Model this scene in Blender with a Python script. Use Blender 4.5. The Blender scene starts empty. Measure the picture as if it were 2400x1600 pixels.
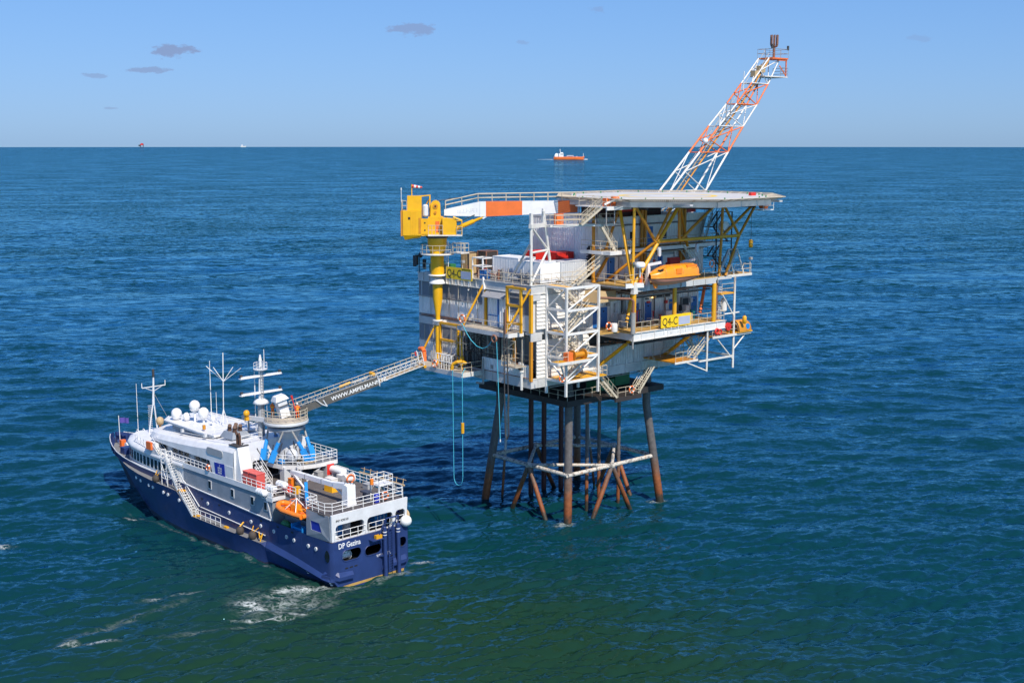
import bpy, math, random
import numpy as np
from mathutils import Vector, Matrix
from mathutils.geometry import tessellate_polygon
R = math.radians
SC = bpy.context.scene
COL = SC.collection
random.seed(7)

# ---------------------------------------------------------------- camera
cam_d = bpy.data.cameras.new('camera'); cam = bpy.data.objects.new('camera', cam_d); COL.objects.link(cam)
cam.location = (0, 0, 44.0); cam.rotation_euler = (R(90 - 8.93), 0, 0)
cam_d.sensor_width = 36; cam_d.lens = 44.475; cam_d.clip_start = 1; cam_d.clip_end = 60000
SC.camera = cam

# ---------------------------------------------------------------- sky, sun, exposure
SUN_AZ, SUN_EL = R(151), R(50)
sdir = Vector((math.sin(SUN_AZ) * math.cos(SUN_EL), math.cos(SUN_AZ) * math.cos(SUN_EL), math.sin(SUN_EL)))
world = bpy.data.worlds.new('World'); SC.world = world; world.use_nodes = True
wt = world.node_tree; wn = wt.nodes; wl = wt.links; wn.clear()
w_out = wn.new('ShaderNodeOutputWorld'); w_bg = wn.new('ShaderNodeBackground')
sky = wn.new('ShaderNodeTexSky'); sky.sky_type = 'NISHITA'; sky.sun_disc = False
sky.sun_elevation = SUN_EL; sky.sun_rotation = SUN_AZ
sky.altitude = 400; sky.air_density = 1.0; sky.dust_density = 0.5; sky.ozone_density = 6.0
w_bg.inputs['Strength'].default_value = 0.128
SKY_TINT = (.55, .83, 1.32, 1)

def clouds():
    # a few small torn dark clouds low over the sea: blobs round fixed sky directions, eaten by noise
    tc = wn.new('ShaderNodeTexCoord')
    nz = wn.new('ShaderNodeTexNoise'); nz.inputs['Scale'].default_value = 75; nz.inputs['Detail'].default_value = 7; nz.inputs['Roughness'].default_value = 0.62
    mp = wn.new('ShaderNodeMapping'); mp.inputs['Scale'].default_value = (1, 1, 2.2)
    wl.new(tc.outputs['Generated'], mp.inputs['Vector']); wl.new(mp.outputs['Vector'], nz.inputs['Vector'])
    total = None
    for az, el, hw, hh, amp in ((-14.8, 3.86, 1.5, 0.40, 1.0), (-15.74, 3.05, 1.6, 0.22, .8), (-17.9, 2.8, .75, 0.19, .62), (-4.43, 4.95, 1.5, 0.42, .8), (3.75, 5.75, .7, 0.26, .4), (.46, 4.35, .5, .15, .4), (-17.32, 1.43, .55, .09, .5), (17.4, 4.38, .8, .3, .3)):
        a, e = R(az), R(el)
        d = (math.sin(a) * math.cos(e), math.cos(a) * math.cos(e), math.sin(e))
        sub = wn.new('ShaderNodeVectorMath'); sub.operation = 'SUBTRACT'; sub.inputs[1].default_value = d
        wl.new(tc.outputs['Generated'], sub.inputs[0])
        sc_ = wn.new('ShaderNodeVectorMath'); sc_.operation = 'MULTIPLY'; sc_.inputs[1].default_value = (1 / R(hw), 0.0, 1 / R(hh))
        wl.new(sub.outputs[0], sc_.inputs[0])
        ln = wn.new('ShaderNodeVectorMath'); ln.operation = 'LENGTH'; wl.new(sc_.outputs[0], ln.inputs[0])
        m = wn.new('ShaderNodeMath'); m.operation = 'MULTIPLY_ADD'; m.inputs[1].default_value = -0.42; m.inputs[2].default_value = 0.05
        wl.new(ln.outputs['Value'], m.inputs[0])
        ad = wn.new('ShaderNodeMath'); ad.operation = 'ADD'; wl.new(nz.outputs['Fac'], ad.inputs[0]); wl.new(m.outputs[0], ad.inputs[1])
        mr = wn.new('ShaderNodeMapRange'); mr.interpolation_type = 'SMOOTHSTEP'; mr.inputs[1].default_value = 0.26; mr.inputs[2].default_value = 0.41
        mr.inputs[4].default_value = amp; wl.new(ad.outputs[0], mr.inputs[0])
        if total is None: total = mr
        else:
            mx = wn.new('ShaderNodeMath'); mx.operation = 'MAXIMUM'; wl.new(total.outputs[0], mx.inputs[0]); wl.new(mr.outputs[0], mx.inputs[1]); total = mx
    return total
cl = clouds()
mixc = wn.new('ShaderNodeMix'); mixc.data_type = 'RGBA'
mixc.inputs[7].default_value = (1.25, 1.6, 2.7, 1)
k = wn.new('ShaderNodeMath'); k.operation = 'MULTIPLY'; k.inputs[1].default_value = 0.75
wl.new(cl.outputs[0], k.inputs[0]); wl.new(k.outputs[0], mixc.inputs[0])
tint = wn.new('ShaderNodeMix'); tint.data_type = 'RGBA'; tint.blend_type = 'MULTIPLY'; tint.inputs[0].default_value = 1.0; tint.inputs[7].default_value = SKY_TINT
# soft shoulder on the sky's brightness, the same in every direction (the photograph is tone-mapped)
sh1 = wn.new('ShaderNodeVectorMath'); sh1.operation = 'MULTIPLY_ADD'; sh1.inputs[1].default_value = (.15,) * 3; sh1.inputs[2].default_value = (1,) * 3; wl.new(sky.outputs[0], sh1.inputs[0])
sh2 = wn.new('ShaderNodeVectorMath'); sh2.operation = 'DIVIDE'; wl.new(sky.outputs[0], sh2.inputs[0]); wl.new(sh1.outputs[0], sh2.inputs[1])
wl.new(sh2.outputs[0], tint.inputs[6]); wl.new(tint.outputs[2], mixc.inputs[6])
wl.new(mixc.outputs[2], w_bg.inputs['Color']); wl.new(w_bg.outputs[0], w_out.inputs['Surface'])

sun_d = bpy.data.lights.new('sun', 'SUN'); sun_d.energy = 3.6; sun_d.angle = R(0.53); sun_d.color = (1.0, 0.925, 0.82)
sun = bpy.data.objects.new('sun', sun_d); COL.objects.link(sun)
sun.rotation_euler = sdir.to_track_quat('Z', 'Y').to_euler(); sun.location = (60, -80, 120)
SC.view_settings.view_transform = 'Standard'; SC.view_settings.look = 'None'
SC.view_settings.exposure = 0.6; SC.view_settings.gamma = 1.0; SC.view_settings.use_curve_mapping = False
SC.cycles.use_denoising = True
SC.cycles.max_bounces = 6; SC.cycles.sample_clamp_direct = 8; SC.cycles.sample_clamp_indirect = 4

# ---------------------------------------------------------------- frames: W world, P platform, S ship
def frame(o, ang): return Matrix.Translation(o) @ Matrix.Rotation(ang, 4, 'Z')
FR = {'W': Matrix.Identity(4), 'P': frame((2.1, 137.5, 0), R(41.4)), 'S': frame((-14.28, 123.94, 0), R(90 + 44.5)) @ Matrix.Diagonal((1, 1.06, 1, 1))}
def tow(fr, p): return FR[fr] @ Vector(p)
def frm(fr, p): return FR[fr].inverted() @ Vector(p)

# ---------------------------------------------------------------- materials
MATS = {}
def new_mat(name):
    m = bpy.data.materials.new(name); m.use_nodes = True; MATS[name] = m
    nt = m.node_tree; b = nt.nodes['Principled BSDF']
    return m, nt, b
def paint(name, col, rough=.5, rust=0.0, dirt=.2, metal=0., rustcol=(.16, .055, .02), sc=1.0, coat=0.):
    m, nt, b = new_mat(name); N, L = nt.nodes, nt.links
    tc = N.new('ShaderNodeTexCoord')
    n1 = N.new('ShaderNodeTexNoise'); n1.inputs['Scale'].default_value = .7 * sc; n1.inputs['Detail'].default_value = 6; n1.inputs['Roughness'].default_value = .65
    L.new(tc.outputs['Object'], n1.inputs['Vector'])
    mr = N.new('ShaderNodeMapRange'); mr.inputs[1].default_value = .3; mr.inputs[2].default_value = .75; mr.inputs[3].default_value = 1.06; mr.inputs[4].default_value = 1 - dirt
    L.new(n1.outputs['Fac'], mr.inputs[0])
    mul = N.new('ShaderNodeVectorMath'); mul.operation = 'SCALE'; mul.inputs[0].default_value = col
    L.new(mr.outputs[0], mul.inputs['Scale'])
    last = mul.outputs[0]
    if rust > 0:
        mp = N.new('ShaderNodeMapping'); mp.inputs['Scale'].default_value = (2.2 * sc, 2.2 * sc, .45 * sc); L.new(tc.outputs['Object'], mp.inputs['Vector'])
        n2 = N.new('ShaderNodeTexNoise'); n2.inputs['Scale'].default_value = 1.0; n2.inputs['Detail'].default_value = 8; n2.inputs['Roughness'].default_value = .72
        L.new(mp.outputs[0], n2.inputs['Vector'])
        r2 = N.new('ShaderNodeMapRange'); r2.inputs[1].default_value = .72 - .3 * rust; r2.inputs[2].default_value = .80 - .22 * rust; r2.inputs[4].default_value = min(1, .35 + rust)
        L.new(n2.outputs['Fac'], r2.inputs[0])
        mx = N.new('ShaderNodeMix'); mx.data_type = 'RGBA'; mx.inputs[7].default_value = (*rustcol, 1)
        L.new(r2.outputs[0], mx.inputs[0]); L.new(last, mx.inputs[6]); last = mx.outputs[2]
    L.new(last, b.inputs['Base Color'])
    b.inputs['Roughness'].default_value = rough; b.inputs['Metallic'].default_value = metal
    if coat: b.inputs['Coat Weight'].default_value = coat
    n3 = N.new('ShaderNodeTexNoise'); n3.inputs['Scale'].default_value = 9 * sc; n3.inputs['Detail'].default_value = 3; L.new(tc.outputs['Object'], n3.inputs['Vector'])
    bp = N.new('ShaderNodeBump'); bp.inputs['Strength'].default_value = .12; bp.inputs['Distance'].default_value = .02
    L.new(n3.outputs['Fac'], bp.inputs['Height']); L.new(bp.outputs[0], b.inputs['Normal'])
    return m
paint('white', (.76, .74, .70), .45, .22, .2)
paint('white_rust', (.72, .69, .63), .5, .42, .25)
paint('white_clean', (.79, .79, .78), .35, .05, .14, rustcol=(.4, .33, .25))
paint('panel', (.84, .83, .81), .45, .16, .2)
paint('panel_grey', (.68, .66, .63), .5, .2, .25)
paint('louvre', (.31, .31, .32), .5, .04, .15)
paint('slat', (.76, .72, .66), .45, .24, .2)
paint('girder', (.56, .55, .53), .5, .26, .25)
paint('girder_grey', (.52, .52, .51), .5, .12, .2)
paint('yellow', (.76, .37, .008), .42, .2, .2)
paint('yellow_dark', (.62, .25, .012), .5, .3, .25)
paint('crane_yellow', (.82, .43, .004), .38, .1, .18)
paint('orange', (.85, .22, .015), .38, .05, .14)
paint('boat_orange', (.88, .30, .012), .33, .0, .12, coat=.2)
paint('boat_pink', (.66, .27, .17), .45, .0, .12)
paint('orange_paint', (.80, .17, .03), .45, .08, .15)
paint('red', (.62, .03, .02), .42, .04, .12)
paint('red_faded', (.66, .10, .08), .5, .02, .15)
paint('door_blue', (.02, .14, .42), .4, .03, .12)
paint('cyl_blue', (.02, .25, .62), .3, .0, .1)
paint('hull_blue', (.022, .046, .16), .42, .12, .28, rustcol=(.10, .07, .06), coat=.05)
paint('hull_low', (.03, .035, .06), .45, .3, .3, rustcol=(.12, .07, .03))
paint('ship_white', (.74, .74, .74), .38, .10, .20, rustcol=(.35, .25, .17))
paint('ship_grey', (.27, .30, .34), .4, .12, .3, rustcol=(.2, .15, .12))
paint('deck_dark', (.115, .10, .095), .75, .15, .3)
paint('deck_grey', (.22, .22, .22), .7, .15, .3)
paint('deck_wood', (.30, .22, .15), .75, .1, .3)
paint('grating', (.50, .30, .08), .7, .45, .3)
paint('deck_plate', (.46, .40, .32), .7, .35, .3)
paint('heli', (.56, .55, .52), .65, .05, .12, rustcol=(.3, .25, .2))
paint('net', (.42, .37, .30), .8, .2, .2)
paint('rail', (.58, .50, .37), .5, .3, .25)
paint('rail_white', (.78, .77, .74), .4, .08, .12)
paint('steel_dark', (.055, .05, .048), .6, .2, .3)
paint('steel', (.33, .32, .30), .5, .22, .25)
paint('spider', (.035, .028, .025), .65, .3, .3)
paint('conductor', (.085, .022, .016), .6, .15, .35)
paint('pipe_rust', (.28, .13, .08), .6, .3, .3)
paint('rubber', (.025, .022, .02), .75, .0, .3)
paint('black', (.02, .02, .02), .5, .0, .2)
paint('green', (.03, .20, .07), .6, .1, .25)
paint('grey_mid', (.36, .37, .38), .5, .06, .15)
paint('grey_light', (.55, .56, .57), .5, .05, .12)
paint('rope', (.06, .42, .55), .7, .0, .1)
paint('exhaust', (.10, .045, .025), .55, .2, .3)
paint('sign_yellow', (.86, .56, .008), .5, .02, .06)
paint('sign_black', (.02, .018, .015), .5, .0, .1)
paint('sign_grey', (.42, .45, .56), .5, .0, .1)
paint('skin', (.55, .33, .24), .5, .0, .05)
paint('hivis', (.85, .75, .05), .6, .0, .05)
paint('overall', (.75, .18, .02), .7, .0, .1)
paint('cloth_dark', (.05, .06, .09), .7, .0, .1)
paint('flag', (.10, .07, .33), .7, .0, .1)
paint('logo_blue', (.02, .035, .34), .35, .0, .05)
paint('teal', (.02, .25, .30), .5, .05, .1)
paint('tan', (.50, .36, .19), .6, .1, .2)
paint('banner_grey', (.10, .095, .085), .7, .05, .3)
paint('rubber_brown', (.07, .055, .045), .8, .0, .3)

def glass_mat():
    m, nt, b = new_mat('glass'); b.inputs['Base Color'].default_value = (.012, .016, .02, 1); b.inputs['Roughness'].default_value = .06; b.inputs['Specular IOR Level'].default_value = .6
def lamp_mat():
    m, nt, b = new_mat('lamp_glow'); b.inputs['Base Color'].default_value = (.9, .6, .2, 1); b.inputs['Emission Color'].default_value = (1, .62, .18, 1); b.inputs['Emission Strength'].default_value = 3
glass_mat(); lamp_mat()

def leg_mat(name, dry):
    # coated steel with an orange rust belt in the splash zone and dark marine growth at the waterline
    m, nt, b = new_mat(name); N, L = nt.nodes, nt.links
    tc = N.new('ShaderNodeTexCoord'); sp = N.new('ShaderNodeSeparateXYZ'); L.new(tc.outputs['Object'], sp.inputs[0])
    nz = N.new('ShaderNodeTexNoise'); nz.inputs['Scale'].default_value = .55; nz.inputs['Detail'].default_value = 8; nz.inputs['Roughness'].default_value = .7
    L.new(tc.outputs['Object'], nz.inputs['Vector'])
    ad = N.new('ShaderNodeMath'); ad.operation = 'MULTIPLY_ADD'; ad.inputs[1].default_value = 4.5; L.new(nz.outputs['Fac'], ad.inputs[0]); L.new(sp.outputs['Z'], ad.inputs[2])
    mr = N.new('ShaderNodeMapRange'); mr.inputs[1].default_value = 0; mr.inputs[2].default_value = 20; L.new(ad.outputs[0], mr.inputs[0])
    cr = N.new('ShaderNodeValToRGB'); e = cr.color_ramp.elements
    e[0].position = 0; e[0].color = (.02, .022, .014, 1); e[1].position = 1; e[1].color = (*dry, 1)
    for p, c in ((.125, (.035, .028, .016)), (.165, (.22, .06, .014)), (.26, (.27, .085, .025)), (.34, (.17, .095, .06)), (.42, dry)):
        q = e.new(p); q.color = (*c, 1)
    L.new(mr.outputs[0], cr.inputs[0])
    n2 = N.new('ShaderNodeTexNoise'); n2.inputs['Scale'].default_value = 2.5; n2.inputs['Detail'].default_value = 8; L.new(tc.outputs['Object'], n2.inputs['Vector'])
    r2 = N.new('ShaderNodeMapRange'); r2.inputs[1].default_value = .35; r2.inputs[2].default_value = .75; r2.inputs[3].default_value = 1.1; r2.inputs[4].default_value = .65; L.new(n2.outputs['Fac'], r2.inputs[0])
    sc = N.new('ShaderNodeVectorMath'); sc.operation = 'SCALE'; L.new(cr.outputs[0], sc.inputs[0]); L.new(r2.outputs[0], sc.inputs['Scale'])
    L.new(sc.outputs[0], b.inputs['Base Color']); b.inputs['Roughness'].default_value = .6
leg_mat('leg', (.125, .112, .105)); leg_mat('riser', (.55, .53, .50))
def guano_mat():
    m, nt, b = new_mat('guano'); N, L = nt.nodes, nt.links
    tc = N.new('ShaderNodeTexCoord')
    nz = N.new('ShaderNodeTexNoise'); nz.inputs['Scale'].default_value = 1.6; nz.inputs['Detail'].default_value = 7; nz.inputs['Roughness'].default_value = .7; L.new(tc.outputs['Object'], nz.inputs['Vector'])
    cr = N.new('ShaderNodeValToRGB'); e = cr.color_ramp.elements
    e[0].position = .3; e[0].color = (.08, .07, .06, 1); e[1].position = .72; e[1].color = (.30, .10, .03, 1)
    for p, c in ((.42, (.25, .23, .2)), (.5, (.6, .57, .5)), (.6, (.5, .42, .33))): q = e.new(p); q.color = (*c, 1)
    L.new(nz.outputs['Fac'], cr.inputs[0]); L.new(cr.outputs[0], b.inputs['Base Color']); b.inputs['Roughness'].default_value = .75
guano_mat()

# ---------------------------------------------------------------- mesh builder
def vsub(a, b): return (a[0] - b[0], a[1] - b[1], a[2] - b[2])
class MB:
    def __init__(s): s.v = []; s.f = []; s.sm = []
    def add(s, vs, fs, smooth=False):
        o = len(s.v); s.v += [tuple(p) for p in vs]
        for f in fs: s.f.append(tuple(i + o for i in f)); s.sm.append(smooth)
        return s
    def box(s, a, b):
        x0, y0, z0 = (min(a[i], b[i]) for i in range(3)); x1, y1, z1 = (max(a[i], b[i]) for i in range(3))
        return s.add([(x0, y0, z0), (x1, y0, z0), (x1, y1, z0), (x0, y1, z0), (x0, y0, z1), (x1, y0, z1), (x1, y1, z1), (x0, y1, z1)],
                     [(0, 3, 2, 1), (4, 5, 6, 7), (0, 1, 5, 4), (1, 2, 6, 5), (2, 3, 7, 6), (3, 0, 4, 7)])
    def hexa(s, bot, top):   # two quads of four points
        return s.add(list(bot) + list(top), [(0, 3, 2, 1), (4, 5, 6, 7), (0, 1, 5, 4), (1, 2, 6, 5), (2, 3, 7, 6), (3, 0, 4, 7)])
    def beam(s, p, q, w, h=None, up=(0, 0, 1)):
        h = h or w; p, q = Vector(p), Vector(q); d = (q - p)
        if d.length < 1e-6: return s
        d.normalize(); u = Vector(up)
        if abs(d.dot(u)) > .99: u = Vector((1, 0, 0))
        a = d.cross(u).normalized() * (w / 2); b = a.cross(d).normalized() * (h / 2)
        return s.hexa([p - a - b, p + a - b, p + a + b, p - a + b], [q - a - b, q + a - b, q + a + b, q - a + b])
    def tube(s, p, q, r, r2=None, n=8, caps=True):
        r2 = r if r2 is None else r2; p, q = Vector(p), Vector(q); d = q - p
        if d.length < 1e-6: return s
        d.normalize(); u = Vector((0, 0, 1)) if abs(d.z) < .95 else Vector((1, 0, 0))
        a = d.cross(u).normalized(); b = d.cross(a).normalized(); vs = []
        for c, rr in ((p, r), (q, r2)):
            for i in range(n):
                t = 2 * math.pi * i / n; vs.append(c + (a * math.cos(t) + b * math.sin(t)) * rr)
        fs = [(i, i + n, (i + 1) % n + n, (i + 1) % n) for i in range(n)]
        s.add(vs, fs, n > 5)
        if caps: s.add(vs[:n], [tuple(range(n))]); s.add(vs[n:], [tuple(reversed(range(n)))])
        return s
    def path(s, pts, r, n=6):
        for i in range(len(pts) - 1): s.tube(pts[i], pts[i + 1], r, n=n)
        return s
    def lathe(s, prof, c=(0, 0, 0), n=20, sharp=False):
        vs = []; fs = []; m = len(prof)
        for (r, z) in prof:
            for i in range(n):
                t = 2 * math.pi * i / n; vs.append((c[0] + r * math.cos(t), c[1] + r * math.sin(t), c[2] + z))
        for j in range(m - 1):
            for i in range(n): fs.append((j * n + i, j * n + (i + 1) % n, (j + 1) * n + (i + 1) % n, (j + 1) * n + i))
        s.add(vs, fs, not sharp)
        s.add(vs[:n], [tuple(reversed(range(n)))]); s.add(vs[-n:], [tuple(range(n))])
        return s
    def ell(s, c, rx, ry, rz, n=12, m=8):
        vs = []; fs = []
        for j in range(m + 1):
            p = math.pi * j / m
            for i in range(n):
                t = 2 * math.pi * i / n; vs.append((c[0] + rx * math.sin(p) * math.cos(t), c[1] + ry * math.sin(p) * math.sin(t), c[2] - rz * math.cos(p)))
        for j in range(m):
            for i in range(n): fs.append((j * n + i, j * n + (i + 1) % n, (j + 1) * n + (i + 1) % n, (j + 1) * n + i))
        return s.add(vs, fs, True)
    def prism(s, poly, z0, z1):
        n = len(poly); vs = [(x, y, z0) for x, y in poly] + [(x, y, z1) for x, y in poly]
        return s.add(vs, [tuple(reversed(range(n))), tuple(range(n, 2 * n))] + [(i, (i + 1) % n, (i + 1) % n + n, i + n) for i in range(n)])
    def extr(s, poly3, d):   # planar polygon of 3D points extruded by vector d
        n = len(poly3); d = Vector(d); vs = [Vector(p) for p in poly3] + [Vector(p) + d for p in poly3]
        return s.add(vs, [tuple(reversed(range(n))), tuple(range(n, 2 * n))] + [(i, (i + 1) % n, (i + 1) % n + n, i + n) for i in range(n)])
    def plate(s, outer, holes, fn, t):
        loops = [outer] + list(holes)
        tris = tessellate_polygon([[Vector((a, b, 0)) for a, b in l] for l in loops])
        flat = [p for l in loops for p in l]; t = Vector(t)
        A = [Vector(fn(a, b)) for a, b in flat]; B = [p + t for p in A]
        s.add(A, [tuple(x) for x in tris]); s.add(B, [tuple(reversed(x)) for x in tris])
        o = 0
        for l in loops:
            n = len(l)
            for i in range(n): s.add([A[o + i], A[o + (i + 1) % n], B[o + (i + 1) % n], B[o + i]], [(0, 1, 2, 3)])
            o += n
        return s
    def grid(s, rows, smooth=True, closed=False):
        m = len(rows[0]); vs = [p for r in rows for p in r]; fs = []
        for j in range(len(rows) - 1):
            for i in range(m if closed else m - 1): fs.append((j * m + i, j * m + (i + 1) % m, (j + 1) * m + (i + 1) % m, (j + 1) * m + i))
        return s.add(vs, fs, smooth)
    def torus(s, c, R_, r, ax=(0, 0, 1), n=18, m=8):
        ax = Vector(ax).normalized(); u = ax.cross(Vector((0, 0, 1)) if abs(ax.z) < .9 else Vector((1, 0, 0))).normalized(); w = ax.cross(u); rows = []
        for i in range(n + 1):
            t = 2 * math.pi * i / n; d = u * math.cos(t) + w * math.sin(t)
            rows.append([Vector(c) + d * (R_ + r * math.cos(2 * math.pi * j / m)) + ax * (r * math.sin(2 * math.pi * j / m)) for j in range(m)])
        return s.grid(rows, True, True)
    def rail(s, pts, h=1.1, r=.032, step=1.5, mids=(.5,), rp=None):
        for i in range(len(pts) - 1):
            p, q = Vector(pts[i]), Vector(pts[i + 1]); k = max(1, round((q - p).length / step))
            for j in range(k + (i == len(pts) - 2)): b = p.lerp(q, j / k); s.tube(b, b + Vector((0, 0, h)), rp or r, n=4, caps=False)
            for f in (*mids, 1.0): s.tube(p + Vector((0, 0, h * f)), q + Vector((0, 0, h * f)), r, n=4, caps=False)
        return s
    def stairs(s, b, t, w, side, n=None, treads=True, rails=True):
        b, t, sd = Vector(b), Vector(t), Vector(side).normalized() * (w / 2)
        n = n or max(4, int(abs(t.z - b.z) / .24)); run = Vector((t.x - b.x, t.y - b.y, 0)); run = run / n
        for k in (-1, 1): s.beam(b + sd * k, t + sd * k, .05, .24)
        for i in range(n):
            c = b.lerp(t, (i + .5) / n); s.add([c - sd - run * .45, c + sd - run * .45, c + sd + run * .45, c - sd + run * .45], [(0, 1, 2, 3)])
        if rails:
            for k in (-1, 1):
                for hh in (.5, 1.0): s.tube(b + sd * k + Vector((0, 0, hh)), t + sd * k + Vector((0, 0, hh)), .03, n=4, caps=False)
                for i in range(0, n + 1, 3): c = b.lerp(t, i / n) + sd * k; s.tube(c, c + Vector((0, 0, 1)), .028, n=4, caps=False)
        return s

BASES = {}
def mesh_of(mb, base=(0, 0, 0)):
    me = bpy.data.meshes.new('m'); bx, by, bz = base
    me.from_pydata([(x - bx, y - by, z - bz) for x, y, z in mb.v], [], mb.f)
    me.polygons.foreach_set('use_smooth', mb.sm); me.update(); return me
def tag(o, label=None, cat=None, group=None, kind=None):
    for k_, v_ in (('label', label), ('category', cat), ('group', group), ('kind', kind)):
        if v_: o[k_] = v_
    return o
def thing(name, label, cat, fr, base, group=None, rz=0., local=False):
    o = bpy.data.objects.new(name, None); COL.objects.link(o); o.empty_display_size = .5
    o.matrix_world = FR[fr] @ Matrix.Translation(base) @ Matrix.Rotation(rz, 4, 'Z')
    BASES[o.name] = (0, 0, 0) if local else tuple(base)
    return tag(o, label, cat, group)
def part(name, mb, mat, parent, label=None, kind=None):
    b = BASES[parent.name]; me = mb if isinstance(mb, bpy.types.Mesh) else mesh_of(mb, b)
    if not me.materials: me.materials.append(MATS[mat])
    o = bpy.data.objects.new(name, me); COL.objects.link(o); o.parent = parent; BASES[o.name] = b
    return tag(o, label, None, None, kind)
def single(name, label, cat, fr, base, mb, mat, group=None, rz=0., local=False):
    me = mesh_of(mb, (0, 0, 0) if local else base); me.materials.append(MATS[mat])
    o = bpy.data.objects.new(name, me); COL.objects.link(o)
    o.matrix_world = FR[fr] @ Matrix.Translation(base) @ Matrix.Rotation(rz, 4, 'Z'); BASES[o.name] = tuple(base)
    return tag(o, label, cat, group)
def structure(name, mb, mat, fr='W'):
    me = mesh_of(mb); me.materials.append(MATS[mat]); o = bpy.data.objects.new(name, me); COL.objects.link(o); o.matrix_world = FR[fr]
    return tag(o, kind='structure')
def lettering(txt, size, mat, parent, origin, xdir, updir, name='lettering', align='LEFT', ext=.006, sx=1.0, bold=0.0):
    """flat text laid on a surface; origin/dirs in the parent's frame coordinates"""
    c = bpy.data.curves.new('t', 'FONT'); c.body = txt; c.size = size; c.align_x = align; c.extrude = ext; c.resolution_u = 2; c.offset = bold
    tmp = bpy.data.objects.new('t', c); COL.objects.link(tmp)
    dg = bpy.context.evaluated_depsgraph_get(); me = bpy.data.meshes.new_from_object(tmp.evaluated_get(dg)); bpy.data.objects.remove(tmp)
    X = Vector(xdir).normalized(); Y = Vector(updir).normalized(); Zv = X.cross(Y); b = Vector(BASES[parent.name]); o0 = Vector(origin) - b
    M = Matrix(((X.x * sx, Y.x, Zv.x, o0.x), (X.y * sx, Y.y, Zv.y, o0.y), (X.z * sx, Y.z, Zv.z, o0.z), (0, 0, 0, 1)))
    me.transform(M); me.materials.clear(); me.materials.append(MATS[mat])
    o = bpy.data.objects.new(name, me); COL.objects.link(o); o.parent = parent; BASES[o.name] = BASES[parent.name]
    return o
def rrect(x0, y0, x1, y1, r, n=5):
    out = []
    for cx_, cy_, a0 in ((x1 - r, y1 - r, 0), (x0 + r, y1 - r, 90), (x0 + r, y0 + r, 180), (x1 - r, y0 + r, 270)):
        for i in range(n + 1): a = R(a0 + 90 * i / n); out.append((cx_ + r * math.cos(a), cy_ + r * math.sin(a)))
    return out
# ================================================================ SEA
def ocean_tile(L, n, wind, wdir, lmin, lmax, hs, seed, spread=4):
    rng = np.random.default_rng(seed); k1 = 2 * np.pi * np.fft.fftfreq(n, L / n)
    kx, ky = np.meshgrid(k1, k1, indexing='ij'); kk = np.hypot(kx, ky); kk[0, 0] = 1e-6
    Lp = wind * wind / 9.81
    c = (kx * math.cos(wdir) + ky * math.sin(wdir)) / kk
    P = np.exp(-1 / (kk * Lp) ** 2) / kk ** 4 * (np.abs(c) ** spread * np.where(c < 0, .25, 1.0) + .02)
    lam = 2 * np.pi / kk; P *= (lam > lmin) & (lam < lmax); P[0, 0] = 0
    A = np.sqrt(P) * (rng.normal(size=(n, n)) + 1j * rng.normal(size=(n, n)))
    h = np.fft.ifft2(A).real; s = hs / (4 * h.std())
    dx = np.fft.ifft2(A * (1j * kx / kk)).real * s; dy = np.fft.ifft2(A * (1j * ky / kk)).real * s
    return (L, n, h * s, dx, dy)
def sample(tile, X, Y):
    L, n, h, dx, dy = tile; fx = (X / L * n) % n; fy = (Y / L * n) % n
    i0 = np.floor(fx).astype(int); j0 = np.floor(fy).astype(int); tx = fx - i0; ty = fy - j0; i0 %= n; j0 %= n; i1 = (i0 + 1) % n; j1 = (j0 + 1) % n
    def b(a): return a[i0, j0] * (1 - tx) * (1 - ty) + a[i1, j0] * tx * (1 - ty) + a[i0, j1] * (1 - tx) * ty + a[i1, j1] * tx * ty
    return b(h), b(dx), b(dy)

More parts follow.
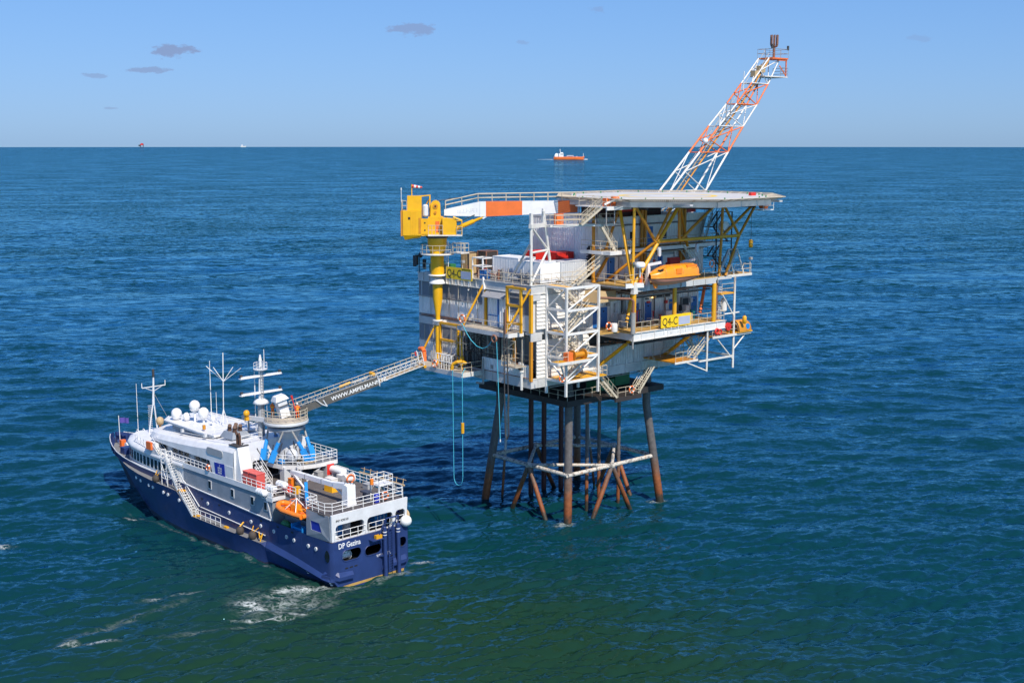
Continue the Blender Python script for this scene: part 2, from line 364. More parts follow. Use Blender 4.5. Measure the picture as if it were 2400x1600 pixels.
def build_sea():
    WD = R(-72)   # wind waves run towards the viewer, a little to the right
    bands = [ocean_tile(410, 512, 9, WD, 14, 90, .62, 3, 6), ocean_tile(137, 512, 7, WD - .25, 3.2, 14, .54, 5, 6), ocean_tile(41, 512, 6, WD + .2, .55, 3.2, .34, 8, 5)]
    lims = (5.0, 1.3, .38)
    nt, K = 900, 44 * 1265.
    th = np.linspace(R(-38), R(38), nt)
    r0, r1, nr = 62., 5200., 1080
    rr = 1 / np.linspace(1 / r0, 1 / r1, nr)
    Rg, Tg = np.meshgrid(rr, th, indexing='ij'); X = Rg * np.sin(Tg); Y = Rg * np.cos(Tg); Z = np.zeros_like(X)
    DX = np.zeros_like(X); DY = np.zeros_like(X)
    sp = np.gradient(rr)[:, None] * np.ones_like(X)
    for t, lim in zip(bands, lims):
        f = np.clip(1.6 - sp / lim, 0, 1)
        h, dx, dy = sample(t, X, Y); Z += h * f; DX += dx * f; DY += dy * f
    ramp = np.clip((Rg - r0) / 4, 0, 1) * np.clip((r1 - Rg) / 300, 0, 1) * np.clip((R(38) - np.abs(Tg)) / R(1), 0, 1)
    # calmer, churned water in the lee of the hull
    Z *= ramp; X += -DX * ramp * .75; Y += -DY * ramp * .75
    V = np.stack([X, Y, Z], -1).reshape(-1, 3)
    i = np.arange(nr - 1)[:, None] * nt + np.arange(nt - 1)[None, :]
    F = np.stack([i, i + 1, i + nt + 1, i + nt], -1).reshape(-1, 4)
    # flat surround: everything outside the fan, out to the horizon (closer than infinity because the earth curves away)
    RH = 13000.; na = 96; ex = []; ef = []; o = len(V)
    def ring(r, t0, t1, n): return [(r * math.sin(t0 + (t1 - t0) * q / n), r * math.cos(t0 + (t1 - t0) * q / n), 0.) for q in range(n + 1)]
    def band(A, B):
        a0 = o + len(ex); ex.extend(A); b0 = o + len(ex); ex.extend(B)
        for q in range(len(A) - 1): ef.append((a0 + q, b0 + q, b0 + q + 1, a0 + q + 1))
    rs = [r1, 6000, 7000, 8500, 10500, RH]
    for a, b in zip(rs[:-1], rs[1:]): band(ring(a, R(-38), R(38), nt // 6), ring(b, R(-38), R(38), nt // 6))
    rs = [r0, 300, 1500, r1, RH]
    for a, b in zip(rs[:-1], rs[1:]): band(ring(a, R(38), R(322), na), ring(b, R(38), R(322), na))
    c0 = o + len(ex); ex.append((0, 0, 0)); rg = ring(r0, 0, 2 * math.pi, na); ex.extend(rg)
    ef2 = [(c0, c0 + 1 + q, c0 + 2 + q) for q in range(na)]
    V = np.vstack([V, np.array(ex)])
    me = bpy.data.meshes.new('sea'); nq = len(F) + len(ef); ntr = len(ef2)
    me.vertices.add(len(V)); me.vertices.foreach_set('co', V.astype(np.float32).ravel())
    loops = np.concatenate([F.ravel(), np.array(ef)[:, ::-1].ravel(), np.array(ef2)[:, ::-1].ravel()]).astype(np.int32)
    starts = np.concatenate([np.arange(nq) * 4, nq * 4 + np.arange(ntr) * 3]).astype(np.int32)
    me.loops.add(len(loops)); me.loops.foreach_set('vertex_index', loops)
    me.polygons.add(nq + ntr); me.polygons.foreach_set('loop_start', starts)
    me.polygons.foreach_set('use_smooth', np.ones(nq + ntr, bool)); me.update(calc_edges=True); me.validate()
    ob = bpy.data.objects.new('sea', me); COL.objects.link(ob); tag(ob, kind='structure')
    return ob
sea = build_sea()

SEA_S = (.60, .75, 2.6, .9)
SEA_TINT = (.34, .75, .98, 1); SEA_REFL = 1.0
def sea_material():
    m, nt, b = new_mat('sea_water'); N, L = nt.nodes, nt.links
    tc = N.new('ShaderNodeTexCoord'); pos = tc.outputs['Object']
    def noise(scale, detail, rough=.6, stretch=(1, 1, 1), rot=0.):
        mp = N.new('ShaderNodeMapping'); mp.inputs['Scale'].default_value = stretch; mp.inputs['Rotation'].default_value = (0, 0, rot); L.new(pos, mp.inputs['Vector'])
        t = N.new('ShaderNodeTexNoise'); t.inputs['Scale'].default_value = scale; t.inputs['Detail'].default_value = detail; t.inputs['Roughness'].default_value = rough
        L.new(mp.outputs[0], t.inputs['Vector']); return t.outputs['Fac']
    def mr(x, a, c, d=0., e=1., smooth=True):
        q = N.new('ShaderNodeMapRange'); q.interpolation_type = 'SMOOTHSTEP' if smooth else 'LINEAR'
        for i_, v_ in enumerate((a, c, d, e)): q.inputs[i_ + 1].default_value = v_
        L.new(x, q.inputs[0]); return q.outputs[0]
    def math_(op, a, c):
        q = N.new('ShaderNodeMath'); q.operation = op
        for i_, v_ in enumerate((a, c)):
            if isinstance(v_, (int, float)): q.inputs[i_].default_value = v_
            else: L.new(v_, q.inputs[i_])
        return q.outputs[0]
    def blob(x, y, rx, ry, ang=0.):
        s_ = N.new('ShaderNodeVectorMath'); s_.operation = 'SUBTRACT'; s_.inputs[1].default_value = (x, y, 0); L.new(pos, s_.inputs[0])
        mp = N.new('ShaderNodeMapping'); mp.inputs['Rotation'].default_value = (0, 0, -ang); mp.inputs['Scale'].default_value = (1, 1, 0); L.new(s_.outputs[0], mp.inputs['Vector'])
        sc = N.new('ShaderNodeVectorMath'); sc.operation = 'MULTIPLY'; sc.inputs[1].default_value = (1 / rx, 1 / ry, 0); L.new(mp.outputs[0], sc.inputs[0])
        ln = N.new('ShaderNodeVectorMath'); ln.operation = 'LENGTH'; L.new(sc.outputs[0], ln.inputs[0])
        return ln.outputs['Value']
    # ripples the mesh is too coarse for: slopes straight from noise, so that far water keeps its roughness
    geo = N.new('ShaderNodeNewGeometry')
    def slope(scale, detail, rough, stretch, rot, amp):
        mp = N.new('ShaderNodeMapping'); mp.inputs['Scale'].default_value = stretch; mp.inputs['Rotation'].default_value = (0, 0, rot); L.new(pos, mp.inputs['Vector'])
        t = N.new('ShaderNodeTexNoise'); t.inputs['Scale'].default_value = scale; t.inputs['Detail'].default_value = detail; t.inputs['Roughness'].default_value = rough
        L.new(mp.outputs[0], t.inputs['Vector'])
        q = N.new('ShaderNodeVectorMath'); q.operation = 'SUBTRACT'; q.inputs[1].default_value = (.5, .5, .5); L.new(t.outputs['Color'], q.inputs[0])
        w_ = N.new('ShaderNodeVectorMath'); w_.operation = 'MULTIPLY'; w_.inputs[1].default_value = (amp * .8, amp, 0); L.new(q.outputs[0], w_.inputs[0])
        return w_.outputs[0]
    def vadd(a_, c_):
        q = N.new('ShaderNodeVectorMath'); q.operation = 'ADD'; L.new(a_, q.inputs[0]); L.new(c_, q.inputs[1]); return q.outputs[0]
    ln = N.new('ShaderNodeVectorMath'); ln.operation = 'LENGTH'; L.new(pos, ln.inputs[0])
    far = mr(ln.outputs['Value'], 110, 650)
    sl = vadd(slope(2.4, 3, .6, (1, 2.2, 1), R(14), SEA_S[0]), slope(.55, 3, .6, (1, 2.4, 1), R(-8), SEA_S[1]))
    fs = N.new('ShaderNodeVectorMath'); fs.operation = 'SCALE'; L.new(vadd(slope(.22, 3, .6, (1, 2.2, 1), R(-14), SEA_S[2]), slope(.035, 3, .55, (1, 2.0, 1), R(-14), SEA_S[3])), fs.inputs[0]); L.new(far, fs.inputs['Scale'])
    gust = mr(noise(.011, 4, .6, (1, 2.0, 1), R(-16)), .36, .64, .55, 1.45)   # cat's-paws: patches of rougher and smoother water
    gs = N.new('ShaderNodeVectorMath'); gs.operation = 'SCALE'; L.new(vadd(sl, fs.outputs[0]), gs.inputs[0]); L.new(gust, gs.inputs['Scale'])
    nn = N.new('ShaderNodeVectorMath'); nn.operation = 'NORMALIZE'; L.new(vadd(geo.outputs['Normal'], gs.outputs[0]), nn.inputs[0])
    # foam: whirls thrown up by the thrusters, scattered flecks
    fn = noise(.55, 9, .72, (1, 1, 1)); fine = noise(2.6, 8, .7)
    dist = noise(.16, 4)
    def wisp(scale, dist_, lo, hi, rot=0., st=(1, 1, 1)):
        mp = N.new('ShaderNodeMapping'); mp.inputs['Scale'].default_value = st; mp.inputs['Rotation'].default_value = (0, 0, rot); L.new(pos, mp.inputs['Vector'])
        t = N.new('ShaderNodeTexNoise'); t.inputs['Scale'].default_value = scale; t.inputs['Detail'].default_value = 6; t.inputs['Roughness'].default_value = .62; t.inputs['Distortion'].default_value = dist_
        L.new(mp.outputs[0], t.inputs['Vector'])
        r_ = math_('ABSOLUTE', math_('SUBTRACT', math_('MULTIPLY', t.outputs['Fac'], 2), 1), 0)
        return mr(r_, hi, lo)
    fil = math_('MAXIMUM', wisp(.34, 1.4, .015, .09, .3, (1, 1.7, 1)), math_('MULTIPLY', wisp(.9, 1.0, .02, .12, .2, (1, 1.6, 1)), .75))
    lace = math_('MULTIPLY', mr(noise(.8, 5, .55, (1, 1.5, 1), .2), .46, .72), mr(fil, 0, 1, .12, 1))
    foam = None
    for (x, y, rx, ry, an, amp) in FOAM:
        d = math_('ADD', blob(x, y, rx, ry, an), math_('MULTIPLY', math_('SUBTRACT', dist, .5), 1.6))
        v_ = math_('MAXIMUM', math_('MULTIPLY', mr(d, .95, .25), math_('MULTIPLY', lace, amp)), math_('MULTIPLY', mr(d, 1.7, .4), math_('MULTIPLY', math_('MULTIPLY', fil, mr(fn, .36, .6)), min(1, amp * 1.1))))
        foam = v_ if foam is None else math_('MAXIMUM', foam, v_)
    caps = math_('MULTIPLY', mr(noise(.07, 2, .5, (1, 2, 1), .2), .60, .70), mr(noise(1.0, 9, .75, (1, 2.6, 1), .2), .665, .75))
    foam = math_('MAXIMUM', foam, math_('MULTIPLY', caps, .8))
    # water body: greener in a broad patch in front, blue-green elsewhere
    big = noise(.012, 3, .5)
    near = mr(math_('ADD', blob(-6, 98, 46, 34), math_('MULTIPLY', math_('SUBTRACT', big, .5), .9)), 1.25, .35)
    cm = N.new('ShaderNodeMix'); cm.data_type = 'RGBA'; cm.inputs[6].default_value = (.0026, .0330, .0390, 1); cm.inputs[7].default_value = (.0095, .0350, .0165, 1)
    L.new(near, cm.inputs[0])
    nt.nodes.remove(b); out_ = [n_ for n_ in N if n_.type == 'OUTPUT_MATERIAL'][0]
    dif = N.new('ShaderNodeBsdfDiffuse'); L.new(cm.outputs[2], dif.inputs['Color']); L.new(nn.outputs[0], dif.inputs['Normal'])
    glo = N.new('ShaderNodeBsdfGlossy'); glo.inputs['Color'].default_value = SEA_TINT; glo.inputs['Roughness'].default_value = .07; L.new(nn.outputs[0], glo.inputs['Normal'])
    fr_ = N.new('ShaderNodeFresnel'); fr_.inputs['IOR'].default_value = 1.333; L.new(nn.outputs[0], fr_.inputs['Normal'])
    mx = N.new('ShaderNodeMixShader'); L.new(math_('MULTIPLY', fr_.outputs[0], SEA_REFL), mx.inputs[0]); L.new(dif.outputs[0], mx.inputs[1]); L.new(glo.outputs[0], mx.inputs[2])
    fo = N.new('ShaderNodeBsdfDiffuse'); fo.inputs['Color'].default_value = (.66, .70, .68, 1)
    mf = N.new('ShaderNodeMixShader'); L.new(foam, mf.inputs[0]); L.new(mx.outputs[0], mf.inputs[1]); L.new(fo.outputs[0], mf.inputs[2]); L.new(mf.outputs[0], out_.inputs['Surface'])
    return m
def w_of_px(pts): return pts
# x, y, half sizes, angle, strength: thruster wash off the port quarter, wisps along the hull and down-wind
FOAM = [(-21.2, 120.4, 2.7, .8, .15, .8), (-24.9, 116.3, 1.5, 1.0, -.7, .85), (-20.1, 114.7, 1.3, .4, .2, .6), (-22.3, 117.6, 3.6, 3.0, .1, .32), (-23.5, 113.2, 2.2, .35, .1, .6), (-9.4, 129.0, .9, .4, .2, .8),
        (-31.5, 135.2, 1.8, .35, -.8, .75), (-33.1, 118.7, 2.6, .4, .5, .4), (-39.6, 106.7, .9, .7, .6, .5), (-36.6, 107.0, 1.5, .35, .2, .5), (-36.5, 112.0, 5.5, .5, .85, .12), (-45.6, 146.0, 1.2, .35, -.75, .7), (-56, 133.5, 1.4, .45, 0, .5), (-27, 110, 4, .6, .35, .14)]
for sx_ in (-1, 1):
    for sy_ in (-1, 1): w_ = tow('P', (14.1 + 8 * sx_, 7.8 + 7.37 * sy_, 0)); FOAM.append((w_.x - .3, w_.y + .3, 1.0, .7, .3, .5))
w_ = tow('S', (20, 5.5, 0)); FOAM.append((w_.x, w_.y, 15, .25, R(134.5), .14)); w_ = tow('S', (-.8, 0, 0)); FOAM.append((w_.x, w_.y, 4.5, .4, R(44.5), .25))
sea.data.materials.append(sea_material())
# ================================================================ OFFSHORE PLATFORM (frame P: x along the face with the lifeboat, y along the face with the crane)
plat = thing('offshore_platform', 'white and yellow gas platform on rusty steel legs standing in the sea', 'platform', 'P', (14.1, 7.8, 0))
JX, JY = 14.1, 7.8
def jh(z):
    a = ((-6, 8.66, 7.99), (0, 8.0, 7.37), (5.8, 7.36, 6.77), (12.3, 6.62, 6.09), (30, 6.62, 6.09))
    for (z0, x0, y0), (z1, x1, y1) in zip(a[:-1], a[1:]):
        if z <= z1: t = (z - z0) / (z1 - z0); return x0 + (x1 - x0) * t, y0 + (y1 - y0) * t
def jp(sx, sy, z):
    hx, hy = jh(z); k = max(0, (5.8 - z) / 5.8) if sx < 0 and sy < 0 else 0
    return (JX + sx * hx + .55 * k, JY + sy * hy + .5 * k, z)
for sx in (-1, 1):
    for sy in (-1, 1):
        lg = MB().tube(jp(sx, sy, -4), jp(sx, sy, 12.3), .49, n=18).tube(jp(sx, sy, 12.3), jp(sx, sy, 17.0), .49, n=18)
        lg.tube(jp(sx, sy, 15.2), jp(sx, sy, 15.6), .58, n=18)
        for k in range(2): lg.tube(Vector(jp(sx, sy, 15.0)) + Vector((.5, -.2, 0)) * (1 if k else -1), Vector(jp(sx, sy, 15.0)) + Vector((.25, -.1, 0)) * (1 if k else -1), .22, n=8)
        part('jacket_leg', lg, 'leg', plat)
zb = 5.8
mids = [(JX, JY - jh(zb)[1], zb), (JX + jh(zb)[0], JY, zb), (JX, JY + jh(zb)[1], zb), (JX - jh(zb)[0], JY, zb)]
cor = [jp(-1, -1, zb), jp(1, -1, zb), jp(1, 1, zb), jp(-1, 1, zb)]
for i in range(4):
    part('horizontal_brace', MB().tube(cor[i], mids[i], .25, n=12).tube(mids[i], cor[(i + 1) % 4], .25, n=12).ell(mids[i], .42, .42, .42), 'guano', plat)
    part('plan_brace', MB().tube(mids[i], mids[(i + 1) % 4], .2, n=10), 'guano', plat)
    for c in (cor[i], cor[(i + 1) % 4]):
        m, c_ = Vector(mids[i]), Vector(c); e = m.lerp(c_, .42); e.z = 0; d = (e - m)
        part('diagonal_brace', MB().tube(m, m + d * 1.6, .28, n=12), 'leg', plat)
for x, y in ((12.3, 13.5), (14.9, 13.9), (16.4, 12.3)): part('conductor_pipe', MB().tube((x, y, -4), (x, y, 17.2), .32, n=14), 'conductor', plat)
for x, y in ((13.0, 4.2), (18.0, 3.7), (17.3, 6.4)): part('riser_pipe', MB().tube((x, y, -4), (x, y, 17.2), .22, n=12).tube((x, y, 6.0), (x, y, 6.4), .25, n=12), 'leg', plat)
for a, b in (((8.35, 14.8, -3), (9.5, 14.2, 16.5)), ((21.8, 11.2, -3), (19.2, 11.6, 16.5))):
    mb = MB().tube(a, b, .16, n=12)
    for k in range(3, 9): p = Vector(a).lerp(Vector(b), k / 9.5); mb.tube(p, p + Vector((0, 0, .14)), .23, n=10)
    part('caisson_pipe', mb, 'riser', plat)
# spider deck hung under the topsides
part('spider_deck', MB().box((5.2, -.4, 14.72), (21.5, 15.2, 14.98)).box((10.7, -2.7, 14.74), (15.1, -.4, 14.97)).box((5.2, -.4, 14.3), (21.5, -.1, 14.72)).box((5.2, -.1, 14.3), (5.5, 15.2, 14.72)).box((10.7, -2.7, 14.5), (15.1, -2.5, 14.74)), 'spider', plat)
part('railing', MB().rail([(5.3, 12, 15), (5.3, -.3, 15), (10.6, -.3, 15)]), 'rail', plat); part('railing', MB().rail([(11.2, -2.6, 15), (15.0, -2.6, 15)]), 'rail', plat)
part('spider_equipment', MB().box((11.8, 1.5, 15), (14.8, 3.2, 16.2)).box((16, 2.5, 15), (18.5, 4.5, 16.4)), 'green', plat)
part('stair_flight', MB().stairs((11.0, -2.2, 15), (8.0, -2.2, 17.9), .9, (0, 1, 0)), 'rail', plat)
part('stair_flight', MB().stairs((14.9, -1.9, 15), (17.6, -1.9, 17.9), .9, (0, 1, 0)), 'rail', plat)

# ---- girder grid and floors
def gird(a, b, mat='girder', nm='deck_girder', **kw): return part(nm, MB().box(a, b), mat, plat, **kw)
gird((-.12, -.12, 17.1), (26.2, .22, 18.1)); gird((-.12, .22, 17.1), (.22, 20.3, 18.1)); gird((25.9, .22, 17.1), (26.2, 20.3, 18.1)); gird((-.12, 20.3, 17.1), (26.2, 20.6, 18.1))
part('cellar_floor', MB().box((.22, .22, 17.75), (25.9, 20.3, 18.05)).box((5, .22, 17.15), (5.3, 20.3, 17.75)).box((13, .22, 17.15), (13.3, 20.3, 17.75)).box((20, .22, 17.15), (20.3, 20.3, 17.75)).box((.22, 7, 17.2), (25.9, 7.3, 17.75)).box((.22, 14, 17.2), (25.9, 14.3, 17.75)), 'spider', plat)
part('girder_flange', MB().box((-.16, -.16, 18.1), (26.24, .1, 18.16)).box((-.16, .1, 18.1), (.1, 20.3, 18.16)), 'white_rust', plat)
# ---- module bodies
def body(a, b, mat='panel_grey', nm='module_wall'): return part(nm, MB().box(a, b), mat, plat)
body((.18, .18, 23.3), (9.0, 20.2, 27.62)); body((2.9, .2, 18.1), (9.0, 11.4, 23.0), 'steel'); body((.18, 11.4, 18.1), (9, 20.2, 23.0))
body((9.0, .12, 22.9), (28.2, 20, 27.5)); body((9.0, .12, 18.1), (23.6, 20, 20.62)); body((9.0, 1.6, 20.62), (27, 20, 22.2), 'steel_dark'); body((23.6, 2.2, 18.1), (26.2, 20, 20.6), 'panel_grey')
body((10.2, .06, 28.2), (28.8, 11, 35.4), 'panel')
part('mid_floor', MB().box((.05, .2, 23.0), (9, 20.25, 23.28)), 'girder_grey', plat)
part('roof_deck', MB().box((.0, .0, 28.3), (10.0, 20.3, 28.5)), 'deck_plate', plat)
gird((-.1, -.1, 27.62), (9.6, .15, 28.52)); gird((-.1, .15, 27.62), (.15, 20.3, 28.52))
part('girder_flange', MB().box((-.22, -.2, 27.54), (9.6, .2, 27.62)).box((-.22, .2, 27.54), (.2, 20.3, 27.62)).box((-.2, -.2, 28.52), (9.6, .1, 28.58)).box((-.2, .1, 28.52), (.1, 20.3, 28.58)), 'white_rust', plat)
part('corner_plate', MB().box((-.16, -.16, 26.85), (1.25, -.02, 27.54)), 'girder', plat); part('corner_plate', MB().box((-.16, -.16, 22.35), (1.5, -.02, 23.3)), 'girder', plat)

# ---- corrugated wall panels: one mesh per size, one object per panel
PC = {}
def corr(w, h, pitch=.3, dep=.07):
    key = (round(w, 2), round(h, 2), pitch)
    if key in PC: return PC[key]
    n = max(3, round(w / pitch)); p = w / n; prof = []
    for i in range(n):
        x = i * p; prof += [(x, 0), (x + p * .45, 0), (x + p * .55, -dep), (x + p * .92, -dep)]
    prof.append((w, 0)); mb = MB(); mb.grid([[(x, y - .01, 0) for x, y in prof], [(x, y - .01, h) for x, y in prof]], False)
    mb.add([(0, -.01, h), (w, -.01, h), (w, .04, h), (0, .04, h)], [(0, 1, 2, 3)]).add([(0, -.01, 0), (w, -.01, 0), (w, .04, 0), (0, .04, 0)], [(3, 2, 1, 0)])
    mb.box((-.02, -.09, 0), (.03, .04, h))
    PC[key] = mesh_of(mb); return PC[key]
def place(name, me, mat, loc, rz, parent=None):
    parent = parent or plat; o = part(name, me.copy() if me.materials and me.materials[0] != MATS[mat] else me, mat, parent)
    if o.data.materials[0] != MATS[mat]: o.data.materials[0] = MATS[mat]
    b = BASES[parent.name]; o.location = vsub(loc, b); o.rotation_euler = (0, 0, rz); return o
MM = {}
def panel_me(w, h, mat, kind='corr', **kw):
    key = (kind, round(w, 2), round(h, 2), mat, *kw.values())
    if key not in MM:
        me = corr(w, h, **kw).copy() if kind == 'corr' else louvre_me(w, h).copy(); me.materials.clear(); me.materials.append(MATS[mat]); MM[key] = me
    return MM[key]
def louvre_me(w, h):
    mb = MB(); n = max(4, round(h / .16)); mb.box((0, -.1, 0), (.06, .03, h)).box((w - .06, -.1, 0), (w, .03, h)).box((0, -.1, 0), (w, .03, .05)).box((0, -.1, h - .05), (w, .03, h))
    for i in range(n): z = .05 + (h - .1) * i / n; mb.add([(.05, -.08, z), (w - .05, -.08, z), (w - .05, .02, z + .13), (.05, .02, z + .13)], [(0, 1, 2, 3)])
    return mesh_of(mb)
def wallrow(name, o, d, n, w, h, mat, kind='corr', **kw):
    """n panels of width w from o; d = 'x' for the lifeboat face, 'y' for the crane face (built from the far end towards the corner)"""
    for i in range(n):
        if d == 'x': place(name, panel_me(w - .03, h, mat, kind, **kw), mat, (o[0] + i * w, o[1], o[2]), 0)
        else: place(name, panel_me(w - .03, h, mat, kind, **kw), mat, (o[0], o[1] - i * w, o[2]), -math.pi / 2)
# crane face, upper storey
wallrow('louvre_panel', (.06, 20.2, 25.82), 'y', 6, 2.0, 1.72, 'louvre', 'louv'); wallrow('wall_panel', (.06, 20.2, 23.62), 'y', 6, 2.0, 2.18, 'panel')
wallrow('louvre_panel', (.06, 3.55, 25.2), 'y', 2, 1.6, 2.34, 'louvre', 'louv'); wallrow('wall_panel', (.06, 3.55, 23.4), 'y', 2, 1.6, 1.78, 'panel')
wallrow('roller_door', (.04, 7.25, 23.4), 'y', 2, 1.75, 3.35, 'panel', pitch=.42)
part('door_post', MB().box((-.12, 5.42, 23.4), (.02, 5.56, 26.8)).box((-.1, 5.56, 24.6), (-.01, 7.2, 24.68)), 'door_blue', plat)
part('door_hood', MB().hexa([(-.95, 3.75, 26.75), (-.95, 7.4, 26.75), (0, 7.4, 26.95), (0, 3.75, 26.95)], [(-.95, 3.75, 26.82), (-.95, 7.4, 26.82), (0, 7.4, 27.52), (0, 3.75, 27.52)]), 'louvre', plat)
# crane face, lower storey
wallrow('louvre_panel', (.06, 20.2, 20.5), 'y', 4, 2.15, 1.85, 'louvre', 'louv'); wallrow('wall_panel', (.06, 20.2, 18.2), 'y', 4, 2.15, 2.28, 'panel')
gird((-.06, 11.4, 22.38), (.16, 20.25, 23.25)); wallrow('wall_panel', (.02, 8.3, 18.22), 'y', 4, 2.0, 1.45, 'panel')
for a_, b_ in (((-.1, 8.2, 23.34), (.02, 20.2, 23.42)), ((-.1, 8.2, 23.5), (.02, 20.2, 23.57)), ((-.2, .3, 18.17), (-.13, 8.3, 18.24))): part('cable_run', MB().box(a_, b_), 'pipe_rust', plat)
part('cellar_column', MB().box((.1, 2.9, 19.7), (.4, 3.2, 23)), 'yellow_dark', plat); part('cellar_column', MB().box((.15, 5.4, 19.7), (.4, 5.65, 23)), 'steel_dark', plat); part('cellar_column', MB().box((.15, 1.5, 19.7), (.35, 1.7, 23)), 'steel', plat)
rnd = random.Random(11)
mb = MB()
for i in range(26):
    y = rnd.uniform(.5, 11.2); z = rnd.uniform(18.3, 22.6); x = rnd.uniform(.5, 2.6)
    if i % 3 == 0: mb.tube((x, y, 18.2), (x, y, z), rnd.uniform(.05, .16), n=8)
    elif i % 3 == 1: mb.tube((x, y, z), (x, min(11.3, y + rnd.uniform(1.5, 4)), z), rnd.uniform(.04, .13), n=8)
    else: mb.box((x, y, z), (x + .5, y + rnd.uniform(.3, .9), z + rnd.uniform(.3, .9)))
part('process_piping', mb, 'steel', plat, kind='stuff')
mb = MB()
for i in range(14):
    y = rnd.uniform(8.3, 11.4); x = rnd.uniform(-.3, .8); mb.tube((x, y, 18.2), (x, y, rnd.uniform(19.5, 22.8)), rnd.uniform(.03, .09), n=6)
    mb.tube((x, 8.4, rnd.uniform(18.5, 22.8)), (x, 11.3, rnd.uniform(18.5, 22.8)), .045, n=6)
part('process_piping', mb, 'steel_dark', plat, kind='stuff')
# lifeboat face of the compressor module: white siding slats
sl = MB().hexa([(0, -.14, 0), (8.1, -.14, 0), (8.1, .02, 0), (0, .02, 0)], [(0, -.03, .4), (8.1, -.03, .4), (8.1, .02, .4), (0, .02, .4)]); slme = mesh_of(sl); slme.materials.append(MATS['slat'])
for i in range(22):
    z = 18.2 + i * .42
    if 22.2 < z < 23.25: continue
    place('siding_slat', slme, 'slat', (.75, -.02, z), 0)
# cladding under and behind the living quarters
wallrow('wall_panel', (10.8, .06, 17.95), 'x', 6, 2.1, 2.62, 'panel_grey'); wallrow('wall_panel', (9.1, .08, 22.95), 'x', 10, 1.9, 4.4, 'panel')
sl2 = MB().hexa([(0, -.1, 0), (3.6, -.1, 0), (3.6, .02, 0), (0, .02, 0)], [(0, -.02, .36), (3.6, -.02, .36), (3.6, .02, .36), (0, .02, .36)]); sl2me = mesh_of(sl2); sl2me.materials.append(MATS['panel_grey'])
for i in range(9): place('siding_slat', sl2me, 'panel_grey', (23.62, 2.15, 18.2 + i * .38), 0)
wallrow('wall_panel', (10.25, .0, 28.3), 'x', 10, 1.85, 3.28, 'panel'); wallrow('wall_panel', (10.25, .0, 31.98), 'x', 10, 1.85, 3.3, 'panel')
wallrow('wall_panel', (10.14, 11, 28.3), 'y', 6, 1.82, 6.9, 'panel')
part('roof_edge', MB().box((10.05, -.12, 35.28), (28.95, .05, 35.5)).box((10.05, .05, 35.28), (10.2, 11.1, 35.5)), 'white', plat)

# ---- doors and windows
def door(x0, x1, z0, z1, y=-.02):
    d = part('door', MB().box((x0, y - .07, z0), (x1, y + .02, z1)), 'door_blue', plat)
    part('door_frame', MB().box((x0 - .09, y - .1, z0), (x0, y + .02, z1 + .09)).box((x1, y - .1, z0), (x1 + .09, y + .02, z1 + .09)).box((x0, y - .1, z1), (x1, y + .02, z1 + .09)), 'white', d)
    part('door_window', MB().tube(((x0 + x1) / 2, y - .085, z1 - .5), ((x0 + x1) / 2, y - .06, z1 - .5), .1, n=10), 'glass', d)
    part('door_handle', MB().box((x0 + .1, y - .13, z0 + 1), (x0 + .25, y - .07, z0 + 1.06)), 'steel', d)
for x0, x1 in ((9.45, 10.6), (10.68, 11.84), (16.3, 17.2), (18.2, 19.4), (22.5, 23.5), (26.6, 27.7)): door(x0, x1, 22.95, 25.25, .0)
door(11.65, 12.95, 28.3, 30.9); door(20.3, 21.2, 28.3, 30.6); door(18.4, 19.4, 31.98, 34.2)
door(24.2, 25.2, 18.1, 20.3, 2.08)
part('door_canopy', MB().box((11.3, -.55, 31.0), (14.2, 0, 31.2)), 'grey_mid', plat); part('door_canopy', MB().box((20.0, -.6, 30.75), (22.6, 0, 31.1)), 'grey_mid', plat)
for x0 in (15.3, 21.0, 24.35):
    w = part('window', MB().box((x0, -.14, 32.55), (x0 + .85, .0, 33.85)), 'white', plat); part('pane', MB().box((x0 + .1, -.16, 32.68), (x0 + .75, -.13, 33.72)), 'glass', w)
part('fire_cabinet', MB().box((22.1, -.5, 29.0), (23.9, 0, 30.3)).box((22.95, -.52, 29.05), (23.0, -.49, 30.25)), 'red', plat)
for a, b in (((24.6, -.35, 24.2), (25.9, 0, 25.3)), ((19.7, -.5, 25.6), (20.9, 0, 26.3)), ((21.2, -.5, 25.6), (22.3, 0, 26.3)), ((24.3, -.4, 25.9), (25.4, 0, 26.8))):
    u = part('air_unit', MB().box(a, b), 'steel', plat); part('grille', MB().box((a[0] + .12, a[1] - .02, a[2] + .12), (b[0] - .12, a[1] + .01, b[2] - .12)), 'black', u)
mb = MB()
for z in (26.6, 26.9, 25.9): mb.tube((9.5, -.25, z), (27.8, -.25, z), .045, n=6)
for x in (17.6, 19.7, 24.0, 25.9, 15.2): mb.tube((x, -.2, 23.4), (x, -.2, 26.9), .04, n=6)
part('cable_run', mb, 'steel_dark', plat)
mb = MB()
for z in (34.5, 34.6): mb.tube((10.3, -.2, z), (28.6, -.2, z), .035, n=6)
part('cable_run', mb, 'steel_dark', plat)
mb = MB()
for i in range(70):
    z = 28.4 + i * .055; mb.box((9.55 + rnd.uniform(-.15, .15), .5 + rnd.uniform(-.25, .25), z), (9.85 + rnd.uniform(-.1, .2), .8 + rnd.uniform(-.2, .3), z + rnd.uniform(.05, .3)))
part('cable_riser', mb, 'black', plat)
for x, z in ((17.2, 34.35), (16.2, 25.9), (25.5, 26.6), (19.3, 25.8), (22.6, 31.2)):
    l_ = part('bulkhead_lamp', MB().box((x - .08, -.3, z), (x + .08, 0, z + .1)), 'steel_dark', plat); part('lamp_glass', MB().ell((x, -.28, z - .06), .09, .09, .1, 8, 6), 'lamp_glow', l_)

